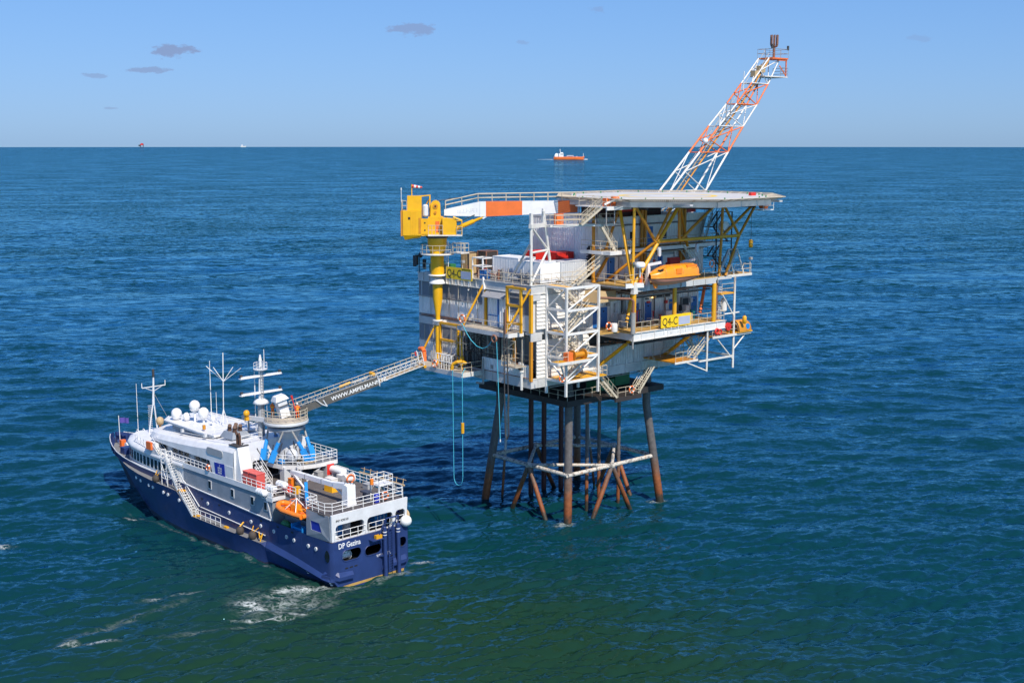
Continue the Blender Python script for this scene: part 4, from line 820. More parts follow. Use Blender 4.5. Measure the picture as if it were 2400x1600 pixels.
kp('winch_drum', MB().tube((-.15, -.82, 36.7), (-.15, -.74, 36.7), .3, n=14), 'yellow_dark'); kp('winch_hub', MB().tube((-.15, -.86, 36.7), (-.15, -.72, 36.7), .11, n=10), 'black'); kp('winch_motor', MB().tube((-.15, -.9, 36.0), (-.15, -.7, 36.0), .16, n=10), 'yellow_dark')
cab = kp('cab', MB().hexa([(.75, -2.1, 33.5), (2.3, -2.1, 33.5), (2.3, -.9, 33.5), (.75, -.9, 33.5)], [(.65, -2.1, 35.45), (2.3, -2.1, 35.3), (2.3, -.9, 35.3), (.65, -.9, 35.45)]), 'crane_yellow')
kp('cab_window', MB().box((2.3, -2.0, 34.2), (2.34, -1.0, 35.15)), 'glass', cab)
kp('cab_frame', MB().path([(2.9, -2.15, 33.5), (2.9, -2.15, 35.1), (1.9, -2.15, 35.5)], .07, 6).path([(2.9, -.9, 33.5), (2.9, -.9, 35.1), (1.9, -.9, 35.5)], .07, 6).tube((2.9, -2.15, 34.5), (2.3, -2.15, 34.5), .05, n=6).tube((2.9, -2.15, 35.1), (2.9, -.9, 35.1), .06, n=6).tube((2.9, -2.15, 35.1), (2.3, -2.15, 35.1), .05, n=6), 'crane_yellow', cab)
kp('cab_floor', MB().box((-1.0, -2.3, 33.35), (2.95, -.95, 33.48)), 'white_rust'); kp('cab_railing', MB().rail([(-.95, -2.2, 33.48), (.7, -2.2, 33.48)], 1.1, step=.4).rail([(2.3, -2.25, 33.48), (2.95, -2.25, 33.48), (2.95, -.9, 33.48)], .9, step=.5), 'rail')
kp('access_door', MB().box((-.15, -1.06, 33.75), (.3, -.99, 35.0)), 'orange_paint')
def bpt(y, top):   # metres out from the pedestal axis
    q = ((.85, 36.3, 35.6), (5.0, 37.2, 35.5), (5.7, 37.22, 35.5), (16.5, 37.32, 35.95))
    for (y0, t0, b0), (y1, t1, b1) in zip(q[:-1], q[1:]):
        if y <= y1: f_ = (y - y0) / (y1 - y0); return (t0 + (t1 - t0) * f_) if top else (b0 + (b1 - b0) * f_)
def boxsec(ya, yb, w=.5): return MB().hexa([(ya, -w, bpt(ya, 0)), (yb, -w, bpt(yb, 0)), (yb, w, bpt(yb, 0)), (ya, w, bpt(ya, 0))], [(ya, -w, bpt(ya, 1)), (yb, -w, bpt(yb, 1)), (yb, w, bpt(yb, 1)), (ya, w, bpt(ya, 1))])
for q1, q2, m in ((.85, 5.0, 'white_clean'), (5.0, 5.7, 'white_clean'), (5.7, 9.93, 'orange_paint'), (9.93, 14.1, 'white_clean'), (14.1, 16.4, 'orange_paint')): kp('boom_section', boxsec(q1, q2), m)
kp('boom_lug', MB().extr([(4.9, -.45, 35.5), (5.9, -.45, 35.5), (5.4, -.45, 35.2)], (0, .9, 0)), 'white_clean'); kp('boom_plate_edge', MB().box((4.97, -.53, 35.52), (5.02, .53, 37.22)), 'grey_light')
kp('luffing_cylinder', MB().tube((1.3, -.3, 33.7), (4.3, -.3, 34.95), .26, n=14).tube((4.2, -.3, 34.9), (5.4, -.3, 35.45), .17, n=12), 'crane_yellow')
rl = MB()
for s_ in (-.48, .48): rl.rail([(y, s_, bpt(y, 1) + .03) for y in (1.0, 4.8, 16.2)], .92, r=.045, step=1.6)
kp('boom_handrail', rl, 'rail')
dot = MB(); rr_ = random.Random(3)
for i in range(42):
    y = 2.4 + (i % 14) * .17; z = 35.95 + (i // 14) * .17 + (.0 if y < 3.4 else .05)
    if rr_.random() < .7: dot.box((y, -.525, z), (y + .07, -.503, z + .05))
kp('boom_bolts', dot, 'grey_mid', kind='stuff')
kp('whip_aerial', MB().tube((-4.05, -1.4, 37.2), (-4.05, -1.4, 38.6), .035, n=6).tube((-4.05, -1.4, 38.6), (-4.05, -1.4, 38.85), .07, n=8), 'white')
wsb = kx(MB().add([(-2.9, 0, 37.9)], [])).v[0]
ws = thing('windsock', 'red and white windsock on a yellow pole on the crane house', 'windsock', 'P', wsb)
kp('pole', MB().tube((-2.9, 0, 37.9), (-2.9, 0, 39.2), .06, n=8), 'crane_yellow', ws)
for k in range(5): kp('sock_band', MB().tube((-2.85 + .23 * k, 0, 39.0 - .03 * k), (-2.85 + .23 * (k + 1), 0, 39.0 - .03 * (k + 1)), .2 - .02 * k, .2 - .02 * (k + 1), n=12), 'red' if k % 2 == 0 else 'white_clean', ws)

# ================================================================ FLARE BOOM
fb = thing('flare_boom', 'inclined white and orange lattice vent boom rising behind the helideck', 'vent boom', 'P', (24, 10.5, 28.5))
Lc = ((22.9, 28.5), (33.25, 37.7), (38.97, 42.7), (42.9, 46.2), (46.5, 49.2), (49.65, 52.1), (53.3, 55.6)); Rc = ((31.8, 28.5), (40.4, 37.6), (44.9, 42.7), (48.0, 46.15), (50.9, 49.15), (53.3, 52.05), (55.6, 55.4))
ya, yb_ = 9.6, 11.4
cols = ('white', 'white', 'orange_paint', 'white', 'orange_paint', 'white')
for i in range(6):
    c = cols[i]; r_ = .15 - .01 * i
    for T in (Lc, Rc):
        for y in (ya, yb_): part('chord', MB().tube((T[i][0], y, T[i][1]), (T[i + 1][0], y, T[i + 1][1]), r_, n=8), c, fb)
    for y in (ya, yb_):
        p, q = (Rc, Lc)
        m = ((Lc[i][0] + Lc[i + 1][0]) / 2, (Lc[i][1] + Lc[i + 1][1]) / 2); mr_ = ((Rc[i][0] + Rc[i + 1][0]) / 2, (Rc[i][1] + Rc[i + 1][1]) / 2)
        part('lacing', MB().tube((Lc[i][0], y, Lc[i][1]), (Rc[i][0], y, Rc[i][1]), .075, n=6).tube((Rc[i][0], y, Rc[i][1]), (*m[:1], y, m[1]), .075, n=6).tube((m[0], y, m[1]), (Rc[i + 1][0], y, Rc[i + 1][1]), .075, n=6), c, fb)
    part('lacing', MB().tube((Lc[i][0], ya, Lc[i][1]), (Lc[i][0], yb_, Lc[i][1]), .07, n=6).tube((Rc[i][0], ya, Rc[i][1]), (Rc[i][0], yb_, Rc[i][1]), .07, n=6).tube((Rc[i][0], ya, Rc[i][1]), (Rc[i + 1][0], yb_, Rc[i + 1][1]), .06, n=6).tube((Lc[i][0], ya, Lc[i][1]), (Lc[i + 1][0], yb_, Lc[i + 1][1]), .06, n=6), c, fb)
mid = [((a[0] * .6 + b[0] * .4), (a[1] * .6 + b[1] * .4)) for a, b in zip(Lc, Rc)]
lad = MB()
for k in (-.35, .35): lad.path([(x, 10.3 + k, z + .3) for x, z in mid], .05, 5)
for i in range(6):
    for k in range(12): p = Vector((mid[i][0], 10.3, mid[i][1] + .3)).lerp(Vector((mid[i + 1][0], 10.3, mid[i + 1][1] + .3)), k / 12); lad.tube(p - Vector((0, .35, 0)), p + Vector((0, .35, 0)), .03, n=4)
for k in (-.5, .5): lad.path([(x - .25, 10.3 + k, z + 1.2) for x, z in mid], .03, 4)
part('ladder', lad, 'tan', fb); part('vent_pipe', MB().path([(x - .5, 9.8, z) for x, z in mid], .1, 8), 'yellow_dark', fb); part('vent_pipe', MB().path([(x + .6, 10.8, z) for x, z in mid], .08, 8), 'pipe_rust', fb)
part('head_platform', MB().box((53.6, 9.2, 55.5), (57.2, 11.8, 55.7)).beam((55.2, 9.4, 55.4), (57.1, 9.4, 55.4), .2).beam((57.0, 9.4, 53.2), (57.0, 9.4, 55.5), .14).beam((55.5, 9.4, 54.6), (57.0, 9.4, 53.3), .12), 'orange_paint', fb)
part('lower_platform', MB().box((52.0, 9.2, 53.0), (57.2, 11.8, 53.15)), 'white_rust', fb)
part('platform_rail', MB().rail([(53.6, 9.2, 55.7), (57.2, 9.2, 55.7), (57.2, 11.8, 55.7), (53.6, 11.8, 55.7), (53.6, 9.2, 55.7)], 1.2).rail([(55.5, 9.2, 53.15), (57.2, 9.2, 53.15), (57.2, 11.8, 53.15)], 1.2, mids=(.33, .66)), 'steel', fb)
part('beacon', MB().tube((53.6, 9.3, 56.9), (53.6, 9.3, 57.5), .16, n=8), 'steel_dark', fb); part('beacon', MB().tube((57.2, 9.3, 56.8), (57.2, 9.3, 57.4), .16, n=8), 'steel_dark', fb)
part('flare_stack', MB().tube((55.6, 10.5, 55.7), (55.6, 10.5, 57.3), .17, n=10), 'pipe_rust', fb)
tip = MB()
for k in range(8):
    a = R(k * 45); dx, dy = .5 * math.cos(a), .5 * math.sin(a); tip.path([(55.6, 10.5, 57.2), (55.6 + dx * .8, 10.5 + dy * .8, 57.3), (55.6 + dx, 10.5 + dy, 57.6), (55.6 + dx, 10.5 + dy, 58.9)], .09, 6)
part('burner_tips', tip, 'pipe_rust', fb)
part('valve_gear', MB().box((51.6, 9.6, 53.6), (52.6, 10.4, 54.5)).tube((52.6, 10, 54), (53.6, 10, 55.2), .2, n=8).box((50.6, 9.8, 53.0), (51.4, 10.6, 53.8)), 'tan', fb)
for nm, p, q, m in (('whip_aerial', (47.6, 9.4, 51.0), (47.7, 9.4, 53.6), 'white'), ('whip_aerial', (44.1, 9.4, 46.9), (44.15, 9.4, 49.4), 'steel'), ('whip_aerial', (45.0, 9.4, 47.7), (45.05, 9.4, 49.8), 'steel'), ('whip_aerial', (42.7, 9.4, 46.0), (42.75, 9.4, 48.0), 'white')): part(nm, MB().tube(p, q, .06, n=6), m, fb)
part('radome', MB().ell((39.9, 9.4, 44.2), .38, .38, .4), 'white_clean', fb)

# ================================================================ THINGS ON THE PLATFORM
def ring_buoy(label, fr, c, ax, r_=.38):
    t = thing('life_ring', label, 'life ring', fr, c, 'orange life rings on railings')
    part('ring', MB().torus(c, r_, .09, ax), 'orange_paint', t)
    u = Vector(ax).normalized(); m = MB()
    for k in range(4):
        a = R(45 + 90 * k); s1 = u.cross(Vector((0, 0, 1))).normalized(); d = s1 * math.cos(a) + Vector((0, 0, 1)) * math.sin(a); tg = s1 * -math.sin(a) + Vector((0, 0, 1)) * math.cos(a)
        m.tube(Vector(c) + d * r_ - tg * .07, Vector(c) + d * r_ + tg * .07, .1, n=8)
    part('band', m, 'white_clean', t)
ring_buoy('orange life ring on the balcony rail below the crane-side louvres', 'P', (-2.5, 8.9, 24.2), (1, 0, 0), .45)
ring_buoy('orange life ring on the railing left of the grey silencer pipe', 'P', (8.9, -3.2, 23.6), (0, 1, 0)); ring_buoy('orange life ring on the landing by the upper outdoor stairs', 'P', (23.8, -5.55, 29.9), (0, 1, 0))
ring_buoy('orange life ring on the spider deck rail under the platform', 'P', (13.3, -2.75, 15.7), (0, 1, 0)); ring_buoy('orange life ring lying against the foot of the crane column', 'P', (-3.4, 12.9, 18.6), (1, 0, 0))
ring_buoy('red life ring low on the stair tower landing', 'P', (1.3, -3.6, 18.6), (0, 1, 0))

def name_sign(label, c0, xd, nrm, w=5.1, h=1.4, op=False):
    s = thing('name_board', label, 'sign', 'P', c0, 'yellow name boards of the platform'); x, n_ = Vector(xd), Vector(nrm); o = Vector(c0); zu = Vector((0, 0, 1))
    part('board', MB().hexa([o, o + x * w, o + x * w - n_ * .08, o - n_ * .08], [o + zu * h, o + x * w + zu * h, o + x * w - n_ * .08 + zu * h, o - n_ * .08 + zu * h]), 'sign_yellow', s)
    lettering('Q4-C', 1.32, 'sign_black', s, o + x * .15 + zu * .24 + n_ * .012, x, zu, sx=.86)
    a = o + x * (w * .585) + zu * (.14) + n_ * .012; ww, hh = w * .39, h * (.66 if op else .68)
    part('blank_patch', MB().hexa([a, a + x * ww, a + x * ww + n_ * .006, a + n_ * .006], [a + zu * hh, a + x * ww + zu * hh, a + x * ww + zu * hh + n_ * .006, a + zu * hh + n_ * .006]), 'sign_grey', s)
    if op: lettering('OPERATOR', .3, 'sign_black', s, o + x * (w * .62) + zu * (h * .83) + n_ * .012, x, zu)
    m = MB()
    for f_ in (.12, .36, .6, .86): p = o + x * (w * f_) - n_ * .1; m.beam(p - zu * .7, p + zu * .9, .1)
    part('support_post', m, 'rail_white', s)
name_sign('yellow Q4-C name board on the main deck edge below the lifeboat', (14.85, -5.75, 23.03), (1, 0, 0), (0, -1, 0))
name_sign('yellow Q4-C name board on the roof edge right of the crane pedestal', (-.9, 13.8, 28.35), (0, -1, 0), (-1, 0, 0), 4.7, 1.36, True)

# lifeboat and its davits
lb = thing('lifeboat', 'enclosed orange lifeboat hanging at the platform deck edge', 'lifeboat', 'P', (15.1, -7.0, 28.2))
def boat_rows(cx, cy, L_, prof, n=15):
    rows = []
    for i in range(n + 1):
        t = -1 + 2 * i / n; rows.append([(cx + t * L_ / 2, cy + y, z) for y, z in prof(t)])
    return rows
def canopy(t):
    w = 1.12 * (max(.04, 1 - max(0, -t) ** 3.0) ** .55 if t < 0 else max(.55, 1 - max(0, t - .85) * 1.6)); top = 29.15 + (1.3 if t > -.3 else 1.3 - .85 * ((-.3 - t) / .7) ** 1.2) * (1 if t < .93 else .82)
    return [(-w * math.cos(R(a)), 29.12 + (top - 29.12) * math.sin(R(a)) ** .5) for a in range(0, 181, 15)]
def keel(t):
    w = 1.16 * (max(.04, 1 - max(0, -t) ** 3.0) ** .55 if t < 0 else max(.55, 1 - max(0, t - .85) * 1.6)); d = .95 * (max(.1, 1 - abs(t) ** 5) if t < 0 else 1 - .45 * t ** 2)
    return [(-w, 29.12), (-w * .93, 29.12 - d * .45), (-w * .45, 29.12 - d * .85), (0, 29.12 - d), (w * .45, 29.12 - d * .85), (w * .93, 29.12 - d * .45), (w, 29.12)]
cr_ = boat_rows(15.1, -7.0, 7.4, canopy); part('canopy', MB().grid(cr_).add(cr_[-1], [tuple(range(len(cr_[-1])))]), 'boat_orange', lb); part('hull', MB().grid(boat_rows(15.1, -7.0, 7.4, keel)), 'boat_pink', lb)
part('rubbing_strake', MB().path([(15.1 + t * 3.7, -7.0 - 1.2 * (max(.04, 1 - max(0, -t) ** 3.0) ** .55 if t < 0 else 1 - max(0, t - .85) * 1.2), 29.12) for t in [k / 10 for k in range(-10, 11)]], .07, 6), 'boat_orange', lb)
part('keel_fin', MB().extr([(12.0, -7.1, 28.5), (12.7, -7.1, 28.4), (12.6, -7.1, 27.95), (12.2, -7.1, 27.95)], (0, .2, 0)), 'orange', lb)
part('hatch', MB().box((16.6, -7.95, 30.0), (18.3, -7.4, 30.32)), 'orange', lb); part('windscreen', MB().box((12.3, -7.75, 29.85), (12.9, -7.4, 30.05)), 'glass', lb)
part('grab_line', MB().path([(16.4, -7.98, 30.3), (16.6, -8.0, 29.9), (18.2, -8.0, 30.0), (18.4, -7.9, 30.3)], .025, 5).path([(12, -7.6, 29.9), (14, -7.5, 30.35), (18, -7.4, 30.42)], .03, 5), 'black', lb)
for x in (12.6, 18.4):
    dv = thing('boat_davit', 'white hooked davit at the %s end of the orange lifeboat' % ('bow, radar dome' if x < 15 else 'stern, stairs'), 'davit', 'P', (x, -5.6, 28.3), 'lifeboat davits')
    part('davit_arm', MB().beam((x, -5.6, 27.6), (x - .05, -5.7, 30.5), .34, .4).beam((x, -5.7, 30.45), (x + .9, -6.8, 30.75), .26, .3), 'white_clean' if x < 15 else 'grey_light', dv); part('fall_wire', MB().tube((x + .85, -6.8, 30.7), (x + .85, -7.0, 29.9), .03, n=5), 'steel_dark', dv)
for x, z in ((14.3, 31.8), (20.8, 31.9)):
    single('fall_block', 'grey sheave block hung on the yellow truss %s' % ('at the lower node' if x < 16 else 'above the red cabinet'), 'pulley', 'P', (x, -5.75, z), MB().extr([(x + .22 * math.cos(a), -5.85, z + (.3 if math.sin(a) > 0 else -.3) + .22 * math.sin(a)) for a in [R(k * 30) for k in range(12)]], (0, .2, 0)), 'grey_light', 'sheave blocks on the helideck truss')
single('radar_dome', 'white radar dome beside the foot of the yellow truss', 'radome', 'P', (10.9, -5.9, 29.6), MB().lathe([(.1, 29.2), (.12, 30.2), (.5, 30.25), (.58, 30.4), (.56, 30.75), (.4, 30.88)], (11.0, -5.9, 0), 18), 'white_clean')
single('satellite_drum', 'white satellite drum antenna on the truss under the helideck edge', 'antenna', 'P', (26.6, -4.6, 34.3), MB().tube((26.6, -4.6, 34.0), (26.6, -5.3, 34.1), .62, n=18).tube((26.6, -4.6, 34.0), (26.6, -4.2, 34.0), .15, n=8), 'white')
for x, z0, lab in ((30.2, 31.6, 'yellow crane hook block hanging below the helideck tip'), (29.4, 22.4, 'yellow float hanging beside the refuge capsule')):
    t = thing('hook_block', lab, 'hook', 'P', (x, -6.2, z0)); part('block', MB().lathe([(.12, z0 - .15), (.26, z0), (.26, z0 + .7), (.12, z0 + .85)], (x, -6.2, 0), 12), 'yellow', t)
    part('wire', MB().tube((x, -6.2, z0 + .8), (x, -6.2, 36.4 if z0 > 30 else 23.6), .025, n=5), 'steel_dark', t)
# rescue capsule on the refuge deck
rc = thing('rescue_capsule', 'yellow half-round rescue capsule at the end of the refuge deck', 'capsule', 'P', (30.0, -5.0, 21.12))
sec = [(math.cos(R(a)) * .95, math.sin(R(a)) * 1.35) for a in range(0, 181, 15)]
part('shell', MB().grid([[(x, -5.0 + y * k, 21.25 + z * k) for y, z in sec] for x, k in ((28.7, .9), (28.9, 1), (30.6, 1), (31.3, .86), (31.5, .5))]), 'yellow_dark', rc); part('skid', MB().box((28.6, -5.9, 21.12), (31.4, -4.1, 21.28)), 'yellow', rc)
part('porthole', MB().tube((30.5, -5.93, 21.8), (30.5, -5.75, 21.8), .34, n=14), 'cyl_blue', rc); part('end_ring', MB().grid([[(28.72 + d, -5.0 + y * k, 21.25 + z * k) for y, z in sec] for d, k in ((0, 1.02), (.12, 1.02))]), 'rubber_brown', rc)
single('fire_hose_reel', 'red fire hose reel on the refuge deck railing', 'hose reel', 'P', (26.9, -5.7, 22.1), MB().tube((26.9, -5.85, 22.1), (26.9, -5.6, 22.1), .48, n=16).tube((26.9, -5.9, 22.1), (26.9, -5.55, 22.1), .14, n=8), 'red', 'red fire gear on the refuge deck')
single('fire_hose_reel', 'dark red hose coil below the main deck girder end', 'hose reel', 'P', (24.8, -5.75, 21.7), MB().torus((24.8, -5.75, 21.7), .3, .12, (0, 1, 0)).torus((25.3, -5.75, 21.6), .28, .1, (.2, 1, 0)), 'red', 'red fire gear on the refuge deck')
single('orange_bollard', 'small orange bollard on the main deck by the silencer', 'cabinet', 'P', (11.6, -5.1, 28.3), MB().box((11.7, -5.2, 28.3), (12.2, -4.8, 29.4)).box((12.25, -5.0, 28.3), (12.6, -4.7, 29.1)), 'orange_paint')
single('white_drum', 'white plastic drum standing on the main deck by the silencer', 'drum', 'P', (10.0, -4.2, 22.92), MB().lathe([(.36, 22.92), (.38, 23.3), (.36, 23.8), (.3, 23.88)], (9.6, -3.4, 0), 14), 'white')

# containers and gear on the compressor roof
def container(name, label, a, b, mat, grp='cargo boxes on the platform roof', frame_mat=None, ribs=.28):
    t = thing(name, label, 'container', 'P', (a[0], a[1], a[2]), grp); x0, y0, z0 = a; x1, y1, z1 = b; m = MB().box((x0 + .04, y0 + .04, z0 + .05), (x1 - .04, y1 - .04, z1 - .04))
    k = y0 + .12
    while k < y1 - .15: m.box((x0, k, z0 + .12), (x0 + .05, k + ribs * .5, z1 - .12)); k += ribs
    k = x0 + .12
    while k < x1 - .15: m.box((k, y0, z0 + .12), (k + ribs * .5, y0 + .05, z1 - .12)); k += ribs
    part('body', m, mat, t); f_ = MB()
    for x in (x0 + .04, x1 - .04):
        for y in (y0 + .04, y1 - .04): f_.box((x - .06, y - .06, z0), (x + .06, y + .06, z1))
    for y in (y0 + .04, y1 - .04): f_.box((x0, y - .05, z1 - .06), (x1, y + .05, z1 + .01)).box((x0, y - .05, z0), (x1, y + .05, z0 + .1))
    for x in (x0 + .04, x1 - .04): f_.box((x - .05, y0, z1 - .05), (x + .05, y1, z1 + .015)).box((x - .05, y0, z0), (x + .05, y1, z0 + .09))
    part('corner_frame', f_, frame_mat or mat, t); return t
container('white_container', 'white corrugated container on the roof left of the trestle', (2.2, 4.6, 28.6), (4.8, 9.0, 31.1), 'white_clean')
t = container('white_container', 'white smooth-sided chemical tank box with black print by the trestle legs', (2.0, .7, 28.6), (4.3, 3.6, 30.9), 'white_clean', ribs=9)
lettering('hire', .42, 'sign_black', t, (2.6, .68, 28.9), (1, 0, 0), (0, 0, 1))
container('grey_container', 'grey ribbed container on the roof against the living quarters', (5.0, .5, 28.6), (9.0, 2.8, 30.8), 'grey_light')
container('red_basket', 'red cargo skip on the roof behind the white containers, nearer the trestle', (5.8, 5.6, 28.6), (8.2, 7.4, 31.6), 'red'); container('red_basket', 'red cargo skip on the roof close to the quarters wall', (7.2, 3.5, 28.6), (9.8, 5.3, 31.5), 'red')
container('blue_crate', 'small dark blue crate on the roof right of the name board', (.3, 8.2, 28.6), (1.2, 9.1, 29.6), 'door_blue'); container('green_crate', 'open dark crate with green tubs on the roof behind the name board', (2.0, 13.2, 28.6), (3.6, 14.6, 31.2), 'tan', frame_mat='steel_dark')
container('brown_crate', 'tall brown steel rack on the roof between the crates', (3.2, 11.4, 28.6), (5.0, 13.0, 31.4), 'steel_dark', frame_mat='pipe_rust'); container('yellow_skid', 'yellow skid far back on the roof', (6.5, 9.0, 28.6), (8.6, 11.5, 30.6), 'yellow_dark')
fr_ = thing('pipe_frame', 'white open pipe frame with valves on the roof left of the white container', 'pipe rack', 'P', (.8, 10.5, 28.6)); m = MB()
for x in (.8, 2.4):
    for y in (9.2, 11.0): m.beam((x, y, 28.5), (x, y, 30.9), .12)
for z in (29.9, 30.85):
    for y in (9.2, 11.0): m.beam((.8, y, z), (2.4, y, z), .12)
    for x in (.8, 2.4): m.beam((x, 9.2, z), (x, 11.0, z), .12)
part('frame', m, 'rail_white', fr_); m = MB()
for i in range(16): p = Vector((rnd.uniform(.5, 2.6), rnd.uniform(5, 12.5), 28.6)); m.tube(p, p + Vector((rnd.uniform(-.1, .1), rnd.uniform(-.1, .1), rnd.uniform(.5, 1.3))), rnd.uniform(.05, .14), n=7); m.tube(p + Vector((0, 0, .5)), p + Vector((rnd.uniform(-.5, .5), rnd.uniform(-1.2, 1.2), rnd.uniform(.2, .8))), .06, n=6)
part('pipework', m, 'pipe_rust', fr_); part('drum', MB().tube((1.5, 9.6, 28.6), (1.5, 9.6, 29.6), .3, n=12), 'orange_paint', fr_)
sk = thing('pump_skid', 'tangle of pipes and a small pump skid along the roof edge by the trestle', 'pump skid', 'P', (.5, 4.0, 28.6)); m = MB()
for i in range(30): p = Vector((rnd.uniform(.3, 1.6), rnd.uniform(.8, 7.8), 28.6)); m.tube(p, p + Vector((0, 0, rnd.uniform(.4, 1.5))), rnd.uniform(.04, .1), n=6); m.tube(p + Vector((0, 0, rnd.uniform(.3, 1.2))), p + Vector((0, rnd.uniform(-1.3, 1.3), rnd.uniform(.3, 1.2))), .05, n=6)
part('pipework', m, 'steel', sk); part('pump', MB().tube((.9, 3.0, 29.0), (.9, 4.4, 29.0), .28, n=12).box((.6, 4.6, 28.6), (1.2, 5.4, 29.5)), 'grey_mid', sk); part('base_frame', MB().box((.3, 1.0, 28.58), (1.6, 7.6, 28.68)), 'steel', sk)
an = thing('antenna_cluster', 'dark antenna boxes and floodlight at the roof corner behind the crane', 'antenna', 'P', (-.2, 19.5, 28.6)); m = MB()
for x, y, z in ((-.5, 20.4, 29.2), (-.5, 20.0, 29.4), (.2, 19.4, 28.9), (.6, 18.6, 28.8), (.2, 17.6, 28.8), (.9, 17.0, 28.9)): m.box((x, y, z), (x + .3, y + .35, z + rnd.uniform(.7, 1.5)))
part('housing', m, 'steel_dark', an); part('mast', MB().tube((-.2, 19.8, 28.5), (-.2, 19.8, 31.0), .05, n=6).ell((-.2, 19.6, 30.6), .3, .3, .3), 'black', an)
single('louvre_housing', 'green box vent on the roof edge behind the crane column', 'vent', 'P', (.6, 16.2, 28.6), MB().box((.4, 15.8, 28.6), (2.2, 18.6, 29.7)), 'green')
# gear on the lower landing
single('orange_fender', 'orange padded arm on the landing where the gangway arrives', 'fender', 'P', (-3.2, 15.6, 18.1), MB().path([(-2.9, 16.4, 19.9), (-3.0, 15.7, 20.0), (-3.1, 15.3, 19.7), (-3.2, 15.1, 18.6)], .26, 10), 'orange_paint')
hs_ = thing('hose_bundle', 'grey hose reels stacked on the landing below the yellow frame', 'hose reel', 'P', (-2.2, 11.6, 18.1)); m = MB()
for k in range(9): m.torus((-2.0 + .12 * (k % 3), 10.9 + .26 * k, 19.0), .72 - .04 * (k % 3), .07, (.15, 1, 0), 16, 5)
part('hose', m, 'steel', hs_); part('cradle', MB().rail([(-2.9, 10.4, 18.1), (-2.9, 13.2, 18.1)], 1.7, r=.05, step=.45), 'rail_white', hs_)
yw = thing('hose_saddle', 'yellow hose saddle on the landing rail above the cyan hose loop', 'hose saddle', 'P', (-3.4, 9.2, 18.6)); part('saddle', MB().path([(-3.6, 9.5, 18.4), (-3.55, 9.4, 19.0), (-3.3, 9.0, 19.3), (-2.8, 8.6, 19.35), (-2.4, 8.4, 19.1)], .2, 10), 'yellow', yw)
# ropes and hoses
hp = thing('hanging_hose', 'cyan bunkering hose hanging in a long loop from the lower landing', 'hose', 'P', (-3.6, 8.5, 5))
pts = [(-3.6, 9.35, 18.6), (-3.6, 9.3, 12), (-3.6, 9.25, 6.2)] + [(-3.6, 8.45 + .8 * math.cos(R(a)), 6.0 - 1.0 * math.sin(R(a))) for a in range(20, 180, 20)] + [(-3.6, 7.62, 6.2), (-3.6, 7.6, 12), (-3.6, 7.6, 18.2), (-2.6, 8.3, 18.6)]
part('hose', MB().path(pts, .042, 6), 'rope', hp); part('float_collar', MB().tube((-3.6, 7.6, 11.3), (-3.6, 7.6, 12.5), .19, n=12).tube((-3.6, 7.6, 11.85), (-3.6, 7.6, 11.95), .17, n=12), 'yellow', hp)
h2 = thing('hanging_hose', 'cyan hose sagging under the balcony and dropping to the water', 'hose', 'P', (-2.6, 4, 11))
part('hose', MB().path([(-2.6, 8.9, 23.8), (-2.6, 8.0, 22.7), (-2.6, 7.2, 21.95), (-2.6, 6.2, 21.4), (-2.6, 5.2, 21.25), (-2.6, 4.3, 21.6), (-2.6, 3.7, 22.2), (-2.6, 3.1, 22.8), (-2.6, 2.8, 22.4), (-2.6, 2.5, 17), (-2.6, 2.2, 11.4)], .045, 6), 'rope', h2); part('end_coupling', MB().tube((-2.6, 2.2, 11.4), (-2.6, 2.2, 11.1), .07, n=8), 'white', h2); part('guide_horn', MB().torus((-2.7, 3.1, 22.6), .38, .12, (1, 0, 0), 12, 6), 'pipe_rust', h2)
h3 = thing('steel_hose', 'pair of dark steel hoses hanging in a loop below the balcony corner', 'hose', 'P', (-2.6, 1.5, 11)); part('hose', MB().path([(-2.6, 1.6, 25.7), (-2.6, 1.5, 18), (-2.6, 1.35, 12.2), (-2.6, 1.05, 11.6), (-2.6, .75, 12.2), (-2.6, .9, 18), (-2.6, 1.1, 23)], .07, 6), 'steel_dark', h3); part('stand_pipe', MB().tube((-2.4, 1.55, 23.3), (-2.4, 1.55, 26.0), .1, n=8), 'pipe_rust', h3)
lt = thing('lattice_stand', 'small white pipe stand with rusty valves under the balcony corner', 'pipe stand', 'P', (-1.5, 1.8, 19.6)); m = MB()
for x in (-1.8, -.8):
    for y in (.6, 2.8): m.beam((x, y, 19.6), (x, y, 22.6), .07)
for z in (20.3, 21.6, 22.5): m.beam((-1.8, .6, z), (-1.8, 2.8, z), .06).beam((-1.8, 2.8, z), (-.8, 2.8, z), .06)
m.beam((-1.8, 2.8, 21.0), (-1.8, .6, 22.5), .06)
part('frame', m, 'rail', lt); part('floor', MB().box((-1.9, .5, 19.5), (-.2, 2.9, 19.6)), 'deck_plate', lt); part('railing', MB().rail([(-1.85, .5, 19.6), (-1.85, 2.85, 19.6), (-.3, 2.85, 19.6)], 1.0), 'rail', lt)
# ================================================================ SUPPLY SHIP (frame S: x forward from the transom, y to port, z up from the waterline)
ship = thing('supply_ship', 'dark blue and white offshore support ship lying beside the platform', 'ship', 'S', (25, 0, 0))
